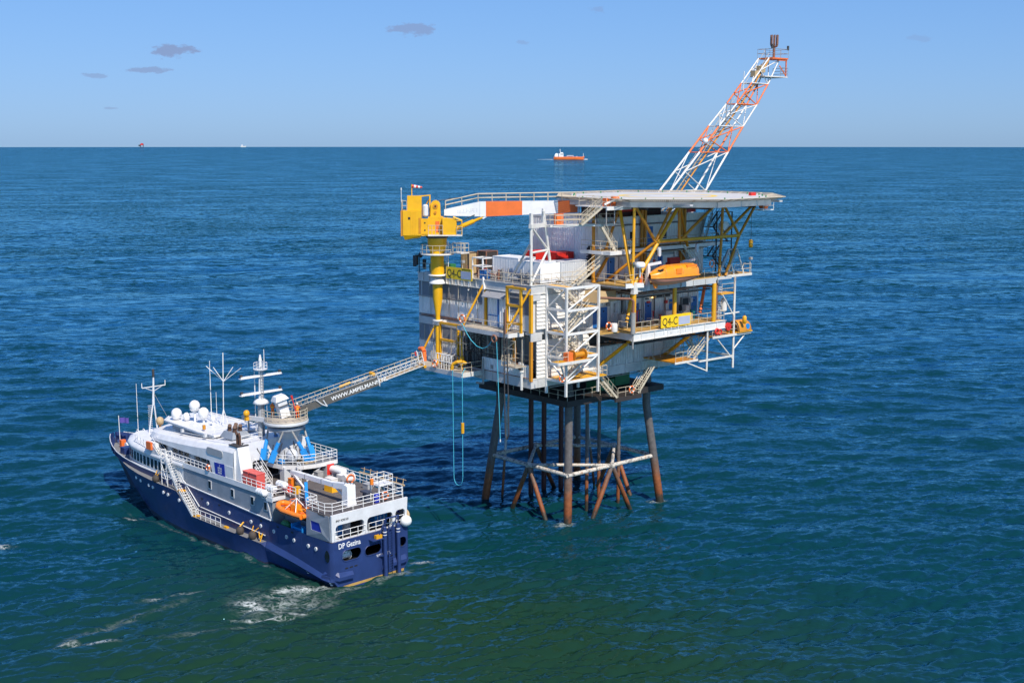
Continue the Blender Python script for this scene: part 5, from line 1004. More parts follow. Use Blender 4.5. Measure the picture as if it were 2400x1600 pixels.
# station: x, z1 (foot of the side), Bw, zo, Bo (knuckle), zl, Bi (ledge inner), zt, Bt (sheer)
STN = [(0.0, -.3, 3.75, .8, 4.5, 1.15, 4.45, 4.85, 4.45), (.2, -.3, 3.95, .8, 4.75, 1.15, 4.66, 4.85, 4.68), (.5, -.3, 4.1, .85, 4.92, 1.2, 4.72, 4.85, 4.76), (1.2, -.3, 4.2, .9, 5.0, 1.3, 4.70, 4.85, 4.72),
       (6, -.3, 4.3, 1.5, 5.05, 2.0, 4.72, 4.9, 4.75), (11.2, -.3, 4.5, 2.0, 5.1, 2.55, 4.72, 4.95, 4.75), (11.5, -.3, 4.95, 2.45, 5.5, 2.45, 4.72, 4.95, 4.75), (18, -.3, 5.05, 2.45, 5.55, 2.45, 4.72, 5.2, 4.75), (24.9, -.3, 5.05, 2.45, 5.55, 2.45, 4.72, 5.4, 4.75),
       (26.6, -.3, 5.05, 3.6, 5.55, 3.6, 4.72, 5.5, 4.76), (28.3, -.3, 5.0, 4.75, 5.55, 4.75, 4.75, 5.6, 4.78), (31, -.3, 4.85, 4.78, 5.5, 4.78, 4.75, 5.6, 4.78), (34, -.3, 4.5, 4.8, 5.45, 4.8, 4.72, 5.6, 4.76), (38, -.3, 3.7, 4.9, 5.2, 4.9, 4.6, 5.62, 4.65), (41, -.3, 2.85, 5.0, 4.8, 5.02, 4.35, 5.68, 4.42),
       (43.5, -.3, 2.05, 5.1, 4.25, 5.14, 4.0, 5.75, 4.15), (46, -.3, 1.2, 5.2, 3.65, 5.24, 3.55, 5.9, 3.75), (48.5, -.2, .35, 5.3, 2.9, 5.34, 2.85, 6.05, 3.05), (50.5, 1.6, .1, 5.4, 2.15, 5.44, 2.12, 6.2, 2.35), (52.3, 3.4, .06, 5.5, 1.35, 5.54, 1.33, 6.3, 1.55), (53.6, 4.6, .04, 5.6, .7, 5.64, .69, 6.38, .85), (54.3, 5.5, .02, 5.8, .05, 5.85, .05, 6.42, .08)]
def stn(x):
    for a, b in zip(STN[:-1], STN[1:]):
        if x <= b[0]: t = (x - a[0]) / (b[0] - a[0]); return [p + (q - p) * t for p, q in zip(a, b)]
    return STN[-1]
def half(sg):
    lo, mid_, led, up = [], [], [], []
    for x, z1, Bw, zo, Bo, zl, Bi, zt, Bt in STN:
        fl = Bw + (Bo - Bw) * .45
        lo.append([(x, sg * Bw * .85, z1 - 1.6), (x, sg * Bw, z1), (x, sg * (Bw + .05), max(.25, z1 + .05))]); mid_.append([(x, sg * (Bw + .05), max(.25, z1 + .05)), (x, sg * fl, (max(.25, z1) + zo) / 2), (x, sg * Bo, zo)]); led.append([(x, sg * Bo, zo), (x, sg * Bi, zl)]); up.append([(x, sg * Bi, zl), (x, sg * (Bi + Bt) / 2, (zl + zt) / 2), (x, sg * Bt, zt)])
    return lo, mid_, led, up
hullm, lowm, ledm = MB(), MB(), MB()
for sg in (1, -1):
    lo, mi, le, up = half(sg); lowm.grid(lo); hullm.grid(mi); hullm.grid(up); ledm.grid(le, False)
part('hull', hullm, 'hull_blue', ship); part('boot_topping', lowm, 'hull_low', ship)
for sg in (1, -1):
    le = MB().grid([[(x, sg * Bo, zo + .004), (x, sg * Bi, zl + .004)] for x, z1, Bw, zo, Bo, zl, Bi, zt, Bt in STN if 11.4 < x < 44], False); part('side_ledge', le, 'deck_grey', ship)
    part('chine_band', MB().grid([[(x, sg * Bo, zo), (x, sg * Bi, zl)] for x, z1, Bw, zo, Bo, zl, Bi, zt, Bt in STN if x < 11.55], False), 'hull_blue', ship); part('bow_knuckle', MB().grid([[(x, sg * Bo, zo), (x, sg * Bi, zl)] for x, z1, Bw, zo, Bo, zl, Bi, zt, Bt in STN if x > 43], False), 'hull_blue', ship)
    part('rub_rail', MB().path([(x, sg * (stn(x)[8] + .03), stn(x)[7]) for x in (11, 14, 18, 22, 25, 28, 31, 34, 38, 41, 43.5, 46, 48.5, 50.5, 52.3, 53.6)], .06, 6), 'ship_white' if False else 'grey_light', ship)
# transom with oval fairlead ports
out = [(3.75, -.3), (4.5, .8), (4.45, 1.15), (4.45, 4.85), (-4.45, 4.85), (-4.45, 1.15), (-4.5, .8), (-3.75, -.3)]
holes = [rrect(1.25, 2.62, 3.55, 3.82, .55), rrect(-1.2, 2.55, .85, 3.6, .5), rrect(-4.3, 2.5, -3.2, 3.6, .45)]
part('transom', MB().plate(out, holes, lambda a, b: (0, a, b), (.16, 0, 0)).plate([(3.75, -.3), (-3.75, -.3), (-2.9, -2), (2.9, -2)], [], lambda a, b: (0, a, b), (.16, 0, 0)), 'hull_blue', ship)
part('waterline_stripe', MB().box((-.012, -3.95, -.1), (0, 3.95, .16)), 'grating', ship)
for h_ in holes: part('port_rim', MB().path([(-.02, a, b) for a, b in h_ + h_[:1]], .05, 5), 'hull_blue', ship)
part('mooring_deck', MB().box((.2, -4.4, 2.2), (6.5, 4.4, 2.35)).box((5.8, -4.4, 2.35), (6.0, 4.4, 4.7)), 'black', ship)  # black puts the darkness of the room behind the ports into colour
for y in (2.4, -3.3): part('mooring_winch', MB().tube((1.3, y - .5, 2.85), (1.3, y + .5, 2.85), .4, n=14).tube((1.3, y - .55, 2.85), (1.3, y - .5, 2.85), .55, n=14).tube((1.3, y + .5, 2.85), (1.3, y + .55, 2.85), .55, n=14).ell((1.0, y + .1, 3.3), .3, .3, .2), 'white_clean', ship)
for sg in (1, -1):
    part('side_port', MB().extr([(.72 + .38 * math.cos(a), sg * 4.74, 3.35 + .62 * math.sin(a)) for a in [R(k * 24) for k in range(15)]], (0, sg * .02, 0)), 'glass', ship)
    part('stern_fender', MB().extr([(-.35, sg * 4.1, 1.25), (.3, sg * 4.75, 1.3), (1.4, sg * 4.95, 1.35), (1.2, sg * 4.7, 1.7), (.3, sg * 4.55, 1.72), (-.1, sg * 4.0, 1.7), (-.1, sg * 2.4, 1.55), (-.35, sg * 2.4, 1.2)], (0, 0, -.35)), 'hull_blue', ship)
    m = MB()
    for k in range(3): m.box((-.03, sg * (3.2 - .55 * k), 1.85), (0, sg * (2.85 - .55 * k), 1.98))
    part('freeing_port', m, 'black', ship, kind='stuff')
lettering('DP Gezina', .78, 'white_clean', ship, (-.012, 3.95, 4.08), (0, -1, 0), (0, 0, 1), sx=.78, bold=.012)
lettering('VALLETTA', .42, 'white_clean', ship, (-.012, -.55, 2.15), (0, -1, 0), (0, 0, 1), sx=.9)
for x, y_, z in ((4.3, 4.72, 1.0), (.6, 4.9, .6)):
    for k in range(3): part('draught_mark', MB().box((x - .12, stn(x)[2] + .2 + .12 * k, z - .3 + .22 * k), (x + .12, stn(x)[2] + .34 + .12 * k, z - .2 + .22 * k)), 'white_clean', ship)
# portholes
for x, z in ((39.2, 4.1), (37.7, 4.05), (35.3, 4.0), (34.2, 3.98), (31.6, 3.9), (30.5, 3.86), (27.85, 3.75)):
    s_ = stn(x); f_ = (z - .25) / (s_[3] - .25); y = (s_[2] + .05 + (s_[4] - s_[2]) * (.9 * f_ if f_ < .5 else .45 + 1.1 * (f_ - .5))) ; part('porthole', MB().tube((x, y - .1, z), (x, y + .05, z), .2, n=14), 'white_clean', ship)
for x, z in ((23.0, 4.2), (18.6, 4.08), (14.3, 4.0), (12.45, 3.94), (10.0, 3.9), (7.7, 3.82), (6.4, 3.76), (3.9, 3.74), (2.6, 3.72)):
    p = part('porthole', MB().tube((x, 4.65, z), (x, 4.80, z), .21, n=14), 'white_clean', ship); part('pane', MB().tube((x, 4.79, z), (x, 4.815, z), .13, n=12), 'grey_mid', p)
# ---- decks
part('main_deck', MB().box((.15, -4.6, 4.3), (10.4, 4.6, 4.42)), 'deck_wood', ship)
part('upper_deck', MB().prism([(.45, -4.2), (1.1, -4.72), (17.6, -4.72), (17.6, 4.72), (10.2, 4.72), (10.0, 3.3), (4.3, 3.3), (4.1, 4.72), (1.1, 4.72), (.45, 4.2)], 7.35, 7.55), 'deck_dark', ship)
part('foredeck', MB().prism([(x, stn(x)[8] - .12) for x in (43, 46, 48.5, 50.5, 52.3, 53.6)] + [(x, -stn(x)[8] + .12) for x in (53.6, 52.3, 50.5, 48.5, 46, 43)], 5.0, 5.1), 'deck_grey', ship)
m = MB()
for x in (47, 48.5, 50, 51.5):
    for sg in (1, -1): y = stn(x)[8] - .06; m.beam((x, sg * y, 5.1), (x, sg * (y + .0), 5.9), .1).beam((x, sg * (y - .35), 5.1), (x, sg * y, 5.75), .08)
part('bulwark_stay', m, 'hull_blue', ship)
part('windlass', MB().tube((49.5, -.9, 5.6), (49.5, .9, 5.6), .35, n=12).box((49.2, -.3, 5.1), (50.2, .3, 6.0)), 'white_clean', ship); part('windlass_motor', MB().box((50.4, .4, 5.1), (50.9, 1.0, 6.1)), 'orange_paint', ship); part('bow_locker', MB().box((46.8, 1.2, 5.1), (47.9, 2.4, 5.95)), 'hull_blue', ship)
# ---- stern house: white beam with three wide openings
so = [(4.5, 4.85), (4.6, 7.62), (-4.6, 7.62), (-4.5, 4.85)]
sh_ = [rrect(.75, 4.95, 4.1, 6.5, .4), rrect(-2.75, 4.95, .35, 6.5, .4), rrect(-4.3, 4.95, -3.1, 6.5, .35)]
part('stern_frame', MB().plate(so, sh_, lambda a, b: (.1 + (7.62 - b) * .04, a, b), (.22, 0, 0)), 'ship_white', ship)
for sg in (1, -1): part('quarter_plate', MB().plate([(.3, 4.85), (4.1, 4.85), (4.1, 7.5), (.45, 7.5)], [[(3.3, 5.6), (3.4, 6.55), (1.9, 6.55), (1.5, 5.6)]], lambda a, b: (a, sg * (4.55 + .17 * min(1, (a - .3) / .5)), b), (0, sg * .06, 0)), 'ship_grey', ship); part('quarter_window', MB().extr([(3.3, sg * 4.70, 5.6), (3.4, sg * 4.70, 6.55), (1.9, sg * 4.70, 6.55), (1.5, sg * 4.70, 5.6)], (0, sg * .02, 0)), 'logo_blue', ship)
lettering('IMO 9295103', .33, 'sign_black', ship, (.088, 4.1, 6.86), (0, -1, 0), (0, 0, 1), sx=.8)
part('stern_rail', MB().rail([(.12, 4.2, 4.88), (.12, .6, 4.88)], 1.0, .035, .9).rail([(.12, .2, 4.88), (.12, -4.1, 4.88)], 1.0, .035, .9), 'rail_white', ship)
part('inner_bulkhead', MB().box((6.6, -4.5, 4.42), (6.8, 3.2, 7.35)).box((3.4, -4.6, 4.42), (3.5, -1.2, 7.3)), 'ship_grey', ship); part('exhaust_trunk', MB().tube((3.0, .95, 4.42), (3.0, .95, 7.35), .5, n=14), 'grey_light', ship)
for y0, y1 in ((1.6, 4.0), (-3.9, -2.3)):
    c = part('blue_cabinet', MB().box((2.6, y0, 4.42), (3.3, y1, 6.7)), 'cyl_blue', ship); m = MB()
    for k in range(1, 4): y = y0 + (y1 - y0) * k / 4; m.box((2.57, y - .02, 4.5), (2.6, y + .02, 6.6))
    part('cabinet_bar', m, 'white_clean', c)
part('deck_chair', MB().box((.9, 3.1, 4.8), (1.4, 3.6, 4.87)).box((1.35, 3.1, 4.87), (1.42, 3.6, 5.5)).beam((.95, 3.15, 4.42), (.95, 3.15, 4.8), .05).beam((.95, 3.55, 4.42), (.95, 3.55, 4.8), .05).beam((1.38, 3.15, 4.42), (1.38, 3.15, 4.8), .05).beam((1.38, 3.55, 4.42), (1.38, 3.55, 4.8), .05), 'white_clean', ship)
# stern boarding ladder between two blue pipes
for y in (-1.35, -3.0): part('ladder_pile', MB().tube((-.5, y, -.9), (-.35, y, 5.2), .2, n=14).ell((-.35, y, 5.2), .2, .2, .15), 'hull_blue', ship)
part('pile_band', MB().tube((-.36, -1.35, 4.7), (-.36, -1.35, 4.8), .215, n=12).tube((-.36, -3.0, 4.7), (-.36, -3.0, 4.8), .215, n=12).tube((-.36, -1.35, 4.4), (-.36, -1.35, 4.47), .215, n=12).tube((-.36, -3.0, 4.4), (-.36, -3.0, 4.47), .215, n=12), 'white_clean', ship, kind='stuff')
m = MB()
for y in (-1.9, -2.4): m.beam((-.3, y, .3), (-.25, y, 5.3), .07)
for k in range(18): m.beam((-.28, -1.9, .5 + k * .27), (-.28, -2.4, .5 + k * .27), .05)
part('boarding_ladder', m, 'hull_blue', ship); part('ladder_gantry', MB().path([(-.35, -1.35, 5.2), (-.6, -1.35, 6.2), (-.6, -2.9, 6.2), (-.35, -3.0, 5.3)], .07, 6).path([(-.35, -.3, 3.9), (-.5, -1.1, 5.6), (-.6, -1.3, 6.2)], .06, 6).path([(-.4, -2.0, 4.9), (-.6, -2.9, 6.2)], .06, 6), 'hull_blue', ship)
part('pile_bracket', MB().beam((0, -.9, 2.2), (-.4, -1.35, 2.3), .15).beam((0, -3.4, 2.2), (-.4, -3.0, 2.3), .15).beam((-.4, -1.35, 1.6), (0, -1.2, .6), .15).beam((-.4, -3.0, 1.6), (0, -3.2, .6), .15).box((-.7, -1.0, 4.15), (0, .35, 4.25)), 'hull_blue', ship)
part('platform_motor', MB().box((-.55, -.9, 4.25), (-.15, -.2, 4.6)), 'yellow', ship)
# ---- superstructure, first tier
def outline(o=0.): return [(10.35, 4.68 + o), (28, 4.70 + o), (34, 4.68 + o), (38, 4.5 + o), (41, 4.15 + o), (43.3, 3.5 + o), (45.0, 2.5 + o * .8), (45.9, 1.2 + o * .5), (46.1 + o, 0)]
def ring2(o=0., x0=None): p = outline(o); p = p if x0 is None else [q for q in p if q[0] >= x0]; return p + [(x, -y) for x, y in reversed(p[:-1])]
part('grey_side_wall', MB().prism([(10.35, 4.66), (28.2, 4.66), (28.2, -4.66), (10.35, -4.66)], 4.9, 7.42), 'ship_grey', ship)
fw = ring2(-.04, 28); part('forward_house', MB().prism(fw, 4.9, 7.42), 'ship_white', ship)
part('brow', MB().grid([[(x, y, z) for x, y in ring2(o, 28)] for o, z in ((-.05, 7.3), (.14, 7.34), (.2, 7.5), (.12, 7.75), (-.15, 7.98), (-.6, 8.1))]).add([(x, y, 8.1) for x, y in ring2(-.6, 28)], [tuple(range(len(ring2(-.6, 28))))]), 'ship_white', ship)
op = outline(-.04)[1:]
segs = []; 
for a, b in zip(op[:-1], op[1:]): segs.append((Vector((*a, 0)), Vector((*b, 0))))
tot = sum((b - a).length for a, b in segs); s0, wi = 3.2, 0
def along(d):
    for a, b in segs:
        l_ = (b - a).length
        if d <= l_: return a.lerp(b, d / l_), (b - a).normalized()
        d -= l_
    return segs[-1][1], (segs[-1][1] - segs[-1][0]).normalized()
while s0 < tot - .9:
    p, t = along(s0); q, _ = along(s0 + .78); nrm = Vector((t.y, -t.x, 0)) * -1
    for sg in (1, -1):
        def mir(v): return (v.x, v.y * sg, v.z)
        e = nrm * .03; up = Vector((0, 0, 1)); A, B = p + e, q + e
        w = part('window', MB().hexa([mir(A + up * 5.92 - e * 2), mir(B + up * 5.92 - e * 2), mir(B + up * 5.92), mir(A + up * 5.92)], [mir(A + up * 7.12 - e * 2), mir(B + up * 7.12 - e * 2), mir(B + up * 7.12), mir(A + up * 7.12)]), 'grey_light', ship)
        i1, i2 = A.lerp(B, .1) + e * .7, A.lerp(B, .9) + e * .7
        part('pane', MB().hexa([mir(i1 + up * 6.0 - e), mir(i2 + up * 6.0 - e), mir(i2 + up * 6.0), mir(i1 + up * 6.0)], [mir(i1 + up * 7.04 - e), mir(i2 + up * 7.04 - e), mir(i2 + up * 7.04), mir(i1 + up * 7.04)]), 'glass', w)
    s0 += .98
for x, z in ((22.5, 6.45), (17.9, 6.4), (14.0, 6.35), (11.5, 6.3)):
    w = part('window', MB().box((x - .32, 4.66, z - .48), (x + .32, 4.72, z + .48)), 'grey_light', ship); part('pane', MB().box((x - .24, 4.70, z - .4), (x + .24, 4.735, z + .4)), 'glass', w)
part('white_trim', MB().path([(x, stn(x)[8] + .03 if x > 28 else 4.78, z) for x, z in ((10.5, 4.98), (18, 5.24), (25, 5.44), (28, 5.62), (34, 5.64), (41, 5.72))], .07, 6), 'ship_white', ship)
part('stbd_trim', MB().path([(x, -(stn(x)[8] + .03), z) for x, z in ((10.5, 4.98), (25, 5.44), (34, 5.64), (41, 5.72))], .07, 6), 'ship_white', ship)
# bulwark of the bridge deck and the aft white bulwark
for sg in (1, -1):
    part('deck_bulwark', MB().box((10.2, sg * 4.66, 7.4), (36.6, sg * 4.76, 7.98)), 'ship_white', ship)
    part('bulwark_rail', MB().rail([(22.3, sg * 4.71, 7.98), (33.8, sg * 4.71, 7.98)], .72, .035, .85), 'rail_white', ship)
    part('bulwark_rail', MB().rail([(10.3, sg * 4.71, 7.98), (15.9, sg * 4.71, 7.98)], .75, .035, .9), 'rail_white', ship)
    part('brow_rail', MB().rail([(37.0, sg * 4.45, 8.0), (40.8, sg * 3.9, 8.05), (41.8, sg * 3.0, 8.1)], .95, .035, .9), 'rail_white', ship)
# second tier: recessed dark bridge wall under the swooping white roof
b2 = [(21.6, 3.75), (36, 3.75), (38.3, 2.9), (39.1, 1.5), (39.2, 0)]; b2r = b2 + [(x, -y) for x, y in reversed(b2[:-1])]
part('bridge_wall', MB().prism(b2r, 7.4, 9.7), 'grey_mid', ship)
for k in range(11):
    x = 22.3 + k * 1.25
    for sg in (1, -1):
        if k in (4, 8): part('bridge_door', MB().box((x, sg * 3.75, 7.5), (x + .8, sg * 3.79, 9.3)), 'grey_light', ship); continue
        part('bridge_window', MB().box((x, sg * 3.75, 8.35), (x + .95, sg * 3.78, 9.15)), 'glass', ship)
for (xa, ya), (xb, yb2) in zip(b2r[2:7], b2r[3:8]):
    d = Vector((xb - xa, yb2 - ya, 0)); n_ = Vector((d.y, -d.x, 0)).normalized() * -.03; a_ = Vector((xa, ya, 8.5)) + d * .08 - n_; c_ = Vector((xa, ya, 8.5)) + d * .92 - n_; part('bridge_window', MB().hexa([a_, c_, c_ + n_ * 2, a_ + n_ * 2], [v + Vector((0, 0, .8)) for v in (a_, c_, c_ + n_ * 2, a_ + n_ * 2)]), 'glass', ship)
RS = [(17.6, 4.66, 11.6), (19.5, 4.7, 11.55), (22, 4.7, 11.3), (25, 4.68, 11.0), (29, 4.6, 10.7), (33, 4.45, 10.45), (36, 4.15, 10.2), (38, 3.5, 10.0), (39.3, 2.5, 9.85), (40.0, 1.3, 9.75)]
rf = MB()
rf.grid([[(x, B, 9.25), (x, B - .04, zt - .75), (x, B - .4, zt - .25), (x, B - 1.0, zt - .08), (x, 0, zt + .02), (x, -B + 1.0, zt - .08), (x, -B + .4, zt - .25), (x, -B + .04, zt - .75), (x, -B, 9.25)] for x, B, zt in RS], False)
rf.add([(x, B, 9.25) for x, B, zt in RS] + [(x, -B, 9.25) for x, B, zt in reversed(RS)], [tuple(range(2 * len(RS)))]); l_ = RS[-1]; rf.add([(l_[0], l_[1], 9.25), (l_[0], l_[1], l_[2] - .75), (l_[0], 0, l_[2]), (l_[0], -l_[1], l_[2] - .75), (l_[0], -l_[1], 9.25)], [(0, 1, 2, 3, 4)])
part('upper_house_roof', rf, 'ship_white', ship)
for sg in (1, -1): part('side_shell', MB().extr([(17.5, sg * 4.66, 7.42), (21.6, sg * 4.66, 7.42), (22.4, sg * 4.66, 9.3), (17.6, sg * 4.66, 9.3)], (0, sg * .05, 0)), 'ship_white', ship)
part('aft_bulkhead', MB().plate([(4.6, 7.45), (4.6, 11.0), (3.3, 11.7), (-3.3, 11.7), (-4.6, 11.0), (-4.6, 7.45)], [rrect(-.8, 7.6, 2.4, 9.6, .3)], lambda a, b: (17.52, a, b), (.1, 0, 0)), 'ship_white', ship)
part('dark_opening_back', MB().box((20.5, -2, 7.4), (20.6, 3.5, 9.8)), 'black', ship)  # black sheet added so the aft opening looks dark inside
for sg in (1, -1): part('oval_window', MB().extr([(x_, sg * 4.66, z_) for x_, z_ in rrect(19.6, 9.95, 22.9, 10.75, .36)], (0, sg * .07, 0)), 'grey_mid', ship)
# company panel on the port side
lp_ = part('company_panel', MB().extr([(21.35, 4.72, 9.25), (21.1, 4.72, 7.7), (19.15, 4.72, 7.75), (19.3, 4.72, 9.35)], (0, .02, 0)), 'logo_blue', ship)
m = MB()
for i in range(-1, 2):
    for j in range(-1, 2):
        if (i, j) != (0, 0): m.box((20.25 + i * .27 - .1, 4.742, 8.5 + j * .25 - .09), (20.25 + i * .27 + .1, 4.752, 8.5 + j * .25 + .09))
m.box((20.22, 4.742, 8.9), (20.28, 4.752, 9.2)).box((20.22, 4.742, 7.85), (20.28, 4.752, 8.1)).box((20.17, 4.742, 8.45), (20.33, 4.752, 8.55))
part('emblem', m, 'grey_light', lp_)
# monkey island slab
part('monkey_island', MB().prism([(24.2, 3.0), (27, 3.3), (35.4, 2.9), (37, 1.5), (37, -1.5), (35.4, -2.9), (27, -3.3), (24.2, -3.0)], 11.22, 11.4), 'ship_white', ship)
part('island_coaming', MB().path([(24.2, 3.0, 11.46), (27, 3.3, 11.46), (35.4, 2.9, 11.46), (37, 1.5, 11.44)], .08, 6).path([(24.2, -3.0, 11.46), (27, -3.3, 11.46), (35.4, -2.9, 11.46)], .08, 6), 'ship_white', ship)
part('island_support', MB().box((25.5, -2.4, 10.5), (34.5, 2.4, 11.23)), 'ship_grey', ship)
part('roof_rail', MB().rail([(24.3, 2.9, 11.6), (24.3, -2.9, 11.6)], .9).rail([(17.8, 3.5, 11.6), (17.8, 1, 11.7)], .9), 'rail_white', ship)
# funnels
fn_ = part('funnel_casing', MB().hexa([(16.1, 3.0, 7.5), (17.6, 3.0, 7.5), (17.6, 4.5, 7.5), (16.1, 4.5, 7.5)], [(17.3, 3.0, 11.5), (18.9, 3.0, 11.5), (18.9, 4.3, 11.5), (17.3, 4.3, 11.5)]), 'ship_white', ship)
part('funnel_top', MB().box((17.25, 2.95, 11.5), (18.95, 4.35, 11.6)), 'steel_dark', fn_)
for x in (17.9, 18.4): part('exhaust_pipe', MB().path([(x, 3.6, 11.55), (x, 3.6, 12.5), (x + .15, 3.65, 12.9)], .14, 10), 'exhaust', ship)
g = part('exhaust_box', MB().hexa([(20.6, .6, 11.6), (23.2, .6, 11.6), (23.2, 2.9, 11.5), (20.6, 2.9, 11.5)], [(21.0, .9, 12.2), (22.8, .9, 12.2), (22.8, 2.6, 12.2), (21.0, 2.6, 12.2)]), 'ship_grey', ship)
for x, y in ((21.3, 2.2), (21.5, 1.4), (22.3, 2.2), (22.4, 1.4)): part('exhaust_stub', MB().path([(x, y, 12.2), (x, y, 12.6), (x - .25, y + .1, 12.85)], .22, 10), 'exhaust', g)
# vent, stairs and frames on the port side
part('side_stair', MB().stairs((28.2, 5.1, 4.8), (30.6, 5.1, 7.9), .75, (0, 1, 0)), 'rail_white', ship)
part('side_stair', MB().stairs((25.0, 5.15, 2.47), (27.7, 5.15, 4.78), .75, (0, 1, 0)), 'rail_white', ship); part('stair_foot', MB().box((27.5, 4.8, 4.76), (28.5, 5.5, 4.83)), 'yellow', ship); part('stair_foot', MB().box((24.4, 4.8, 2.46), (25.1, 5.5, 2.52)), 'yellow', ship)
m = MB()
for x in (30.6, 31.9):
    for y in (4.75, 5.35): m.beam((x, y, 4.8), (x, y, 8.9), .07)
for z in (5.6, 6.5, 7.4, 8.0, 8.9): m.beam((30.6, 5.35, z), (31.9, 5.35, z), .06).beam((30.6, 4.75, z), (30.6, 5.35, z), .06).beam((31.9, 4.75, z), (31.9, 5.35, z), .06)
m.beam((30.6, 5.35, 4.9), (31.9, 5.35, 7.4), .05); part('boarding_frame', m, 'rail_white', ship)
part('ledge_rail', MB().rail([(24.4, 5.45, 2.47), (19.2, 5.45, 2.47)], 1.0, .035, 1.1), 'rail_white', ship); part('wall_handrail', MB().path([(24.5, 4.78, 3.5), (11.6, 4.8, 3.1)], .05, 6).path([(28.0, 4.8, 5.9), (24.7, 4.8, 3.5)], .05, 6), 'rail_white', ship)
part('wing_stair', MB().stairs((33.2, 4.45, 7.6), (35.0, 4.45, 8.8), .6, (0, 1, 0)), 'rail_white', ship)
part('wing_console', MB().box((34.4, 4.2, 8.0), (36.4, 4.75, 9.05)), 'ship_white', ship); part('wing_cover', MB().box((34.9, 4.76, 8.25), (36.0, 5.0, 9.15)), 'orange_paint', ship)
# rails round the aft upper deck
part('deck_rail', MB().rail([(4.2, 4.65, 7.58), (1.1, 4.65, 7.62), (.5, 4.2, 7.62), (.35, -4.2, 7.62), (1.1, -4.65, 7.6), (10.5, -4.65, 7.55), (17.4, -4.65, 7.55)], 1.1, .035, 1.2, (.33, .66)), 'rail_white', ship)
part('recess_rail', MB().rail([(10.2, 4.6, 7.55), (10.0, 3.35, 7.55), (8.0, 3.35, 7.55)], 1.1, .035, 1.1, (.33, .66)).rail([(7.4, 3.35, 7.55), (4.3, 3.35, 7.55), (4.2, 4.6, 7.55)], 1.1, .035, 1.1, (.33, .66)), 'rail_white', ship)
part('recess_wall', MB().box((4.1, 3.2, 4.42), (10.2, 3.3, 7.36)).box((10.2, 3.3, 4.42), (10.35, 4.7, 7.36)), 'ship_grey', ship)
part('white_fascia', MB().box((10.1, 4.73, 6.95), (11.2, 4.79, 7.42)).box((10.0, 3.28, 7.1), (10.1, 4.75, 7.5)), 'ship_white', ship)
part('aft_trim', MB().extr([(10.35, 4.7, 5.0), (10.55, 4.7, 5.0), (11.3, 4.7, 7.0), (11.1, 4.7, 7.0)], (0, .05, 0)), 'ship_white', ship)
# frame at the stern rail
m = MB()
for x, y in ((.8, -1.6), (.8, -3.3), (2.2, -1.6), (2.2, -3.3)): m.beam((x, y, 7.55), (x, y, 9.3), .1)
m.box((.75, -3.35, 9.2), (2.25, -1.55, 9.32)); m.rail([(.8, -1.6, 9.32), (.8, -3.3, 9.32), (2.2, -3.3, 9.32), (2.2, -1.6, 9.32), (.8, -1.6, 9.32)], .9, .035, .7); part('lookout_frame', m, 'rail_white', ship)
m = MB()
for k in range(7): x = 1.2 + k * 1.1; m.beam((x, -4.7, 7.6), (x, -5.0, 9.3), .06)
m.beam((.8, -4.75, 8.7), (8.4, -4.75, 8.7), .16).beam((.8, -5.0, 9.2), (8.4, -5.0, 9.1), .05); part('stowed_brow', m, 'tan', ship)
part('deck_seam', MB().box((1, -.01, 7.552), (10, .01, 7.556)).box((4.2, -4.6, 7.552), (4.22, 3.2, 7.556)).box((7.2, -4.6, 7.552), (7.22, 3.2, 7.556)), 'deck_grey', ship)
# ---- masts
fm = part('fore_mast', MB().tube((43.6, 0, 11.6), (43.3, 0, 15.2), .16, .1, n=10).tube((43.9, -.55, 8.1), (43.6, -.1, 11.6), .09, n=8).tube((43.9, .55, 8.1), (43.6, .1, 11.6), .09, n=8).beam((43.35, -1.5, 14.0), (43.35, 1.5, 14.0), .1).beam((43.4, 0, 13.4), (43.35, 1.2, 14.0), .06).beam((43.4, 0, 13.4), (43.35, -1.2, 14.0), .06), 'ship_white', ship)
m = MB()
for k in range(14): m.beam((43.85, .1, 8.3 + k * .25), (43.85, .6, 8.3 + k * .25), .04)
part('mast_ladder', m, 'rail_white', fm); part('mast_lamp', MB().tube((43.3, 0, 15.2), (43.3, 0, 16.2), .15, n=8), 'steel_dark', fm); part('yard_lamp', MB().tube((43.35, 1.5, 14), (43.35, 1.5, 14.6), .05, n=6), 'rail_white', fm); part('yard_lamp', MB().tube((43.35, -1.5, 14), (43.35, -1.5, 14.6), .05, n=6), 'rail_white', fm); part('forestay', MB().tube((43.4, 0, 13.2), (40.5, -.3, 10.2), .02, n=4), 'steel', fm)
mm = part('main_mast', MB().tube((20.5, -.6, 11.3), (20.4, -.6, 15.5), .32, n=12).tube((20.4, -.6, 15.5), (20.3, -.6, 20.0), .26, .16, n=12).lathe([(.4, 15.0), (.9, 15.2), (.7, 15.5), (.4, 15.7)], (20.4, -.6, 0), 12).tube((20.9, -.2, 12), (20.9, -.2, 18.8), .06, n=6), 'ship_white', ship)
mm.data.materials[0] = MATS['ship_white']; part('mast_base', MB().tube((20.5, -.6, 11.2), (20.4, -.6, 15.0), .36, n=12), 'grey_mid', mm)
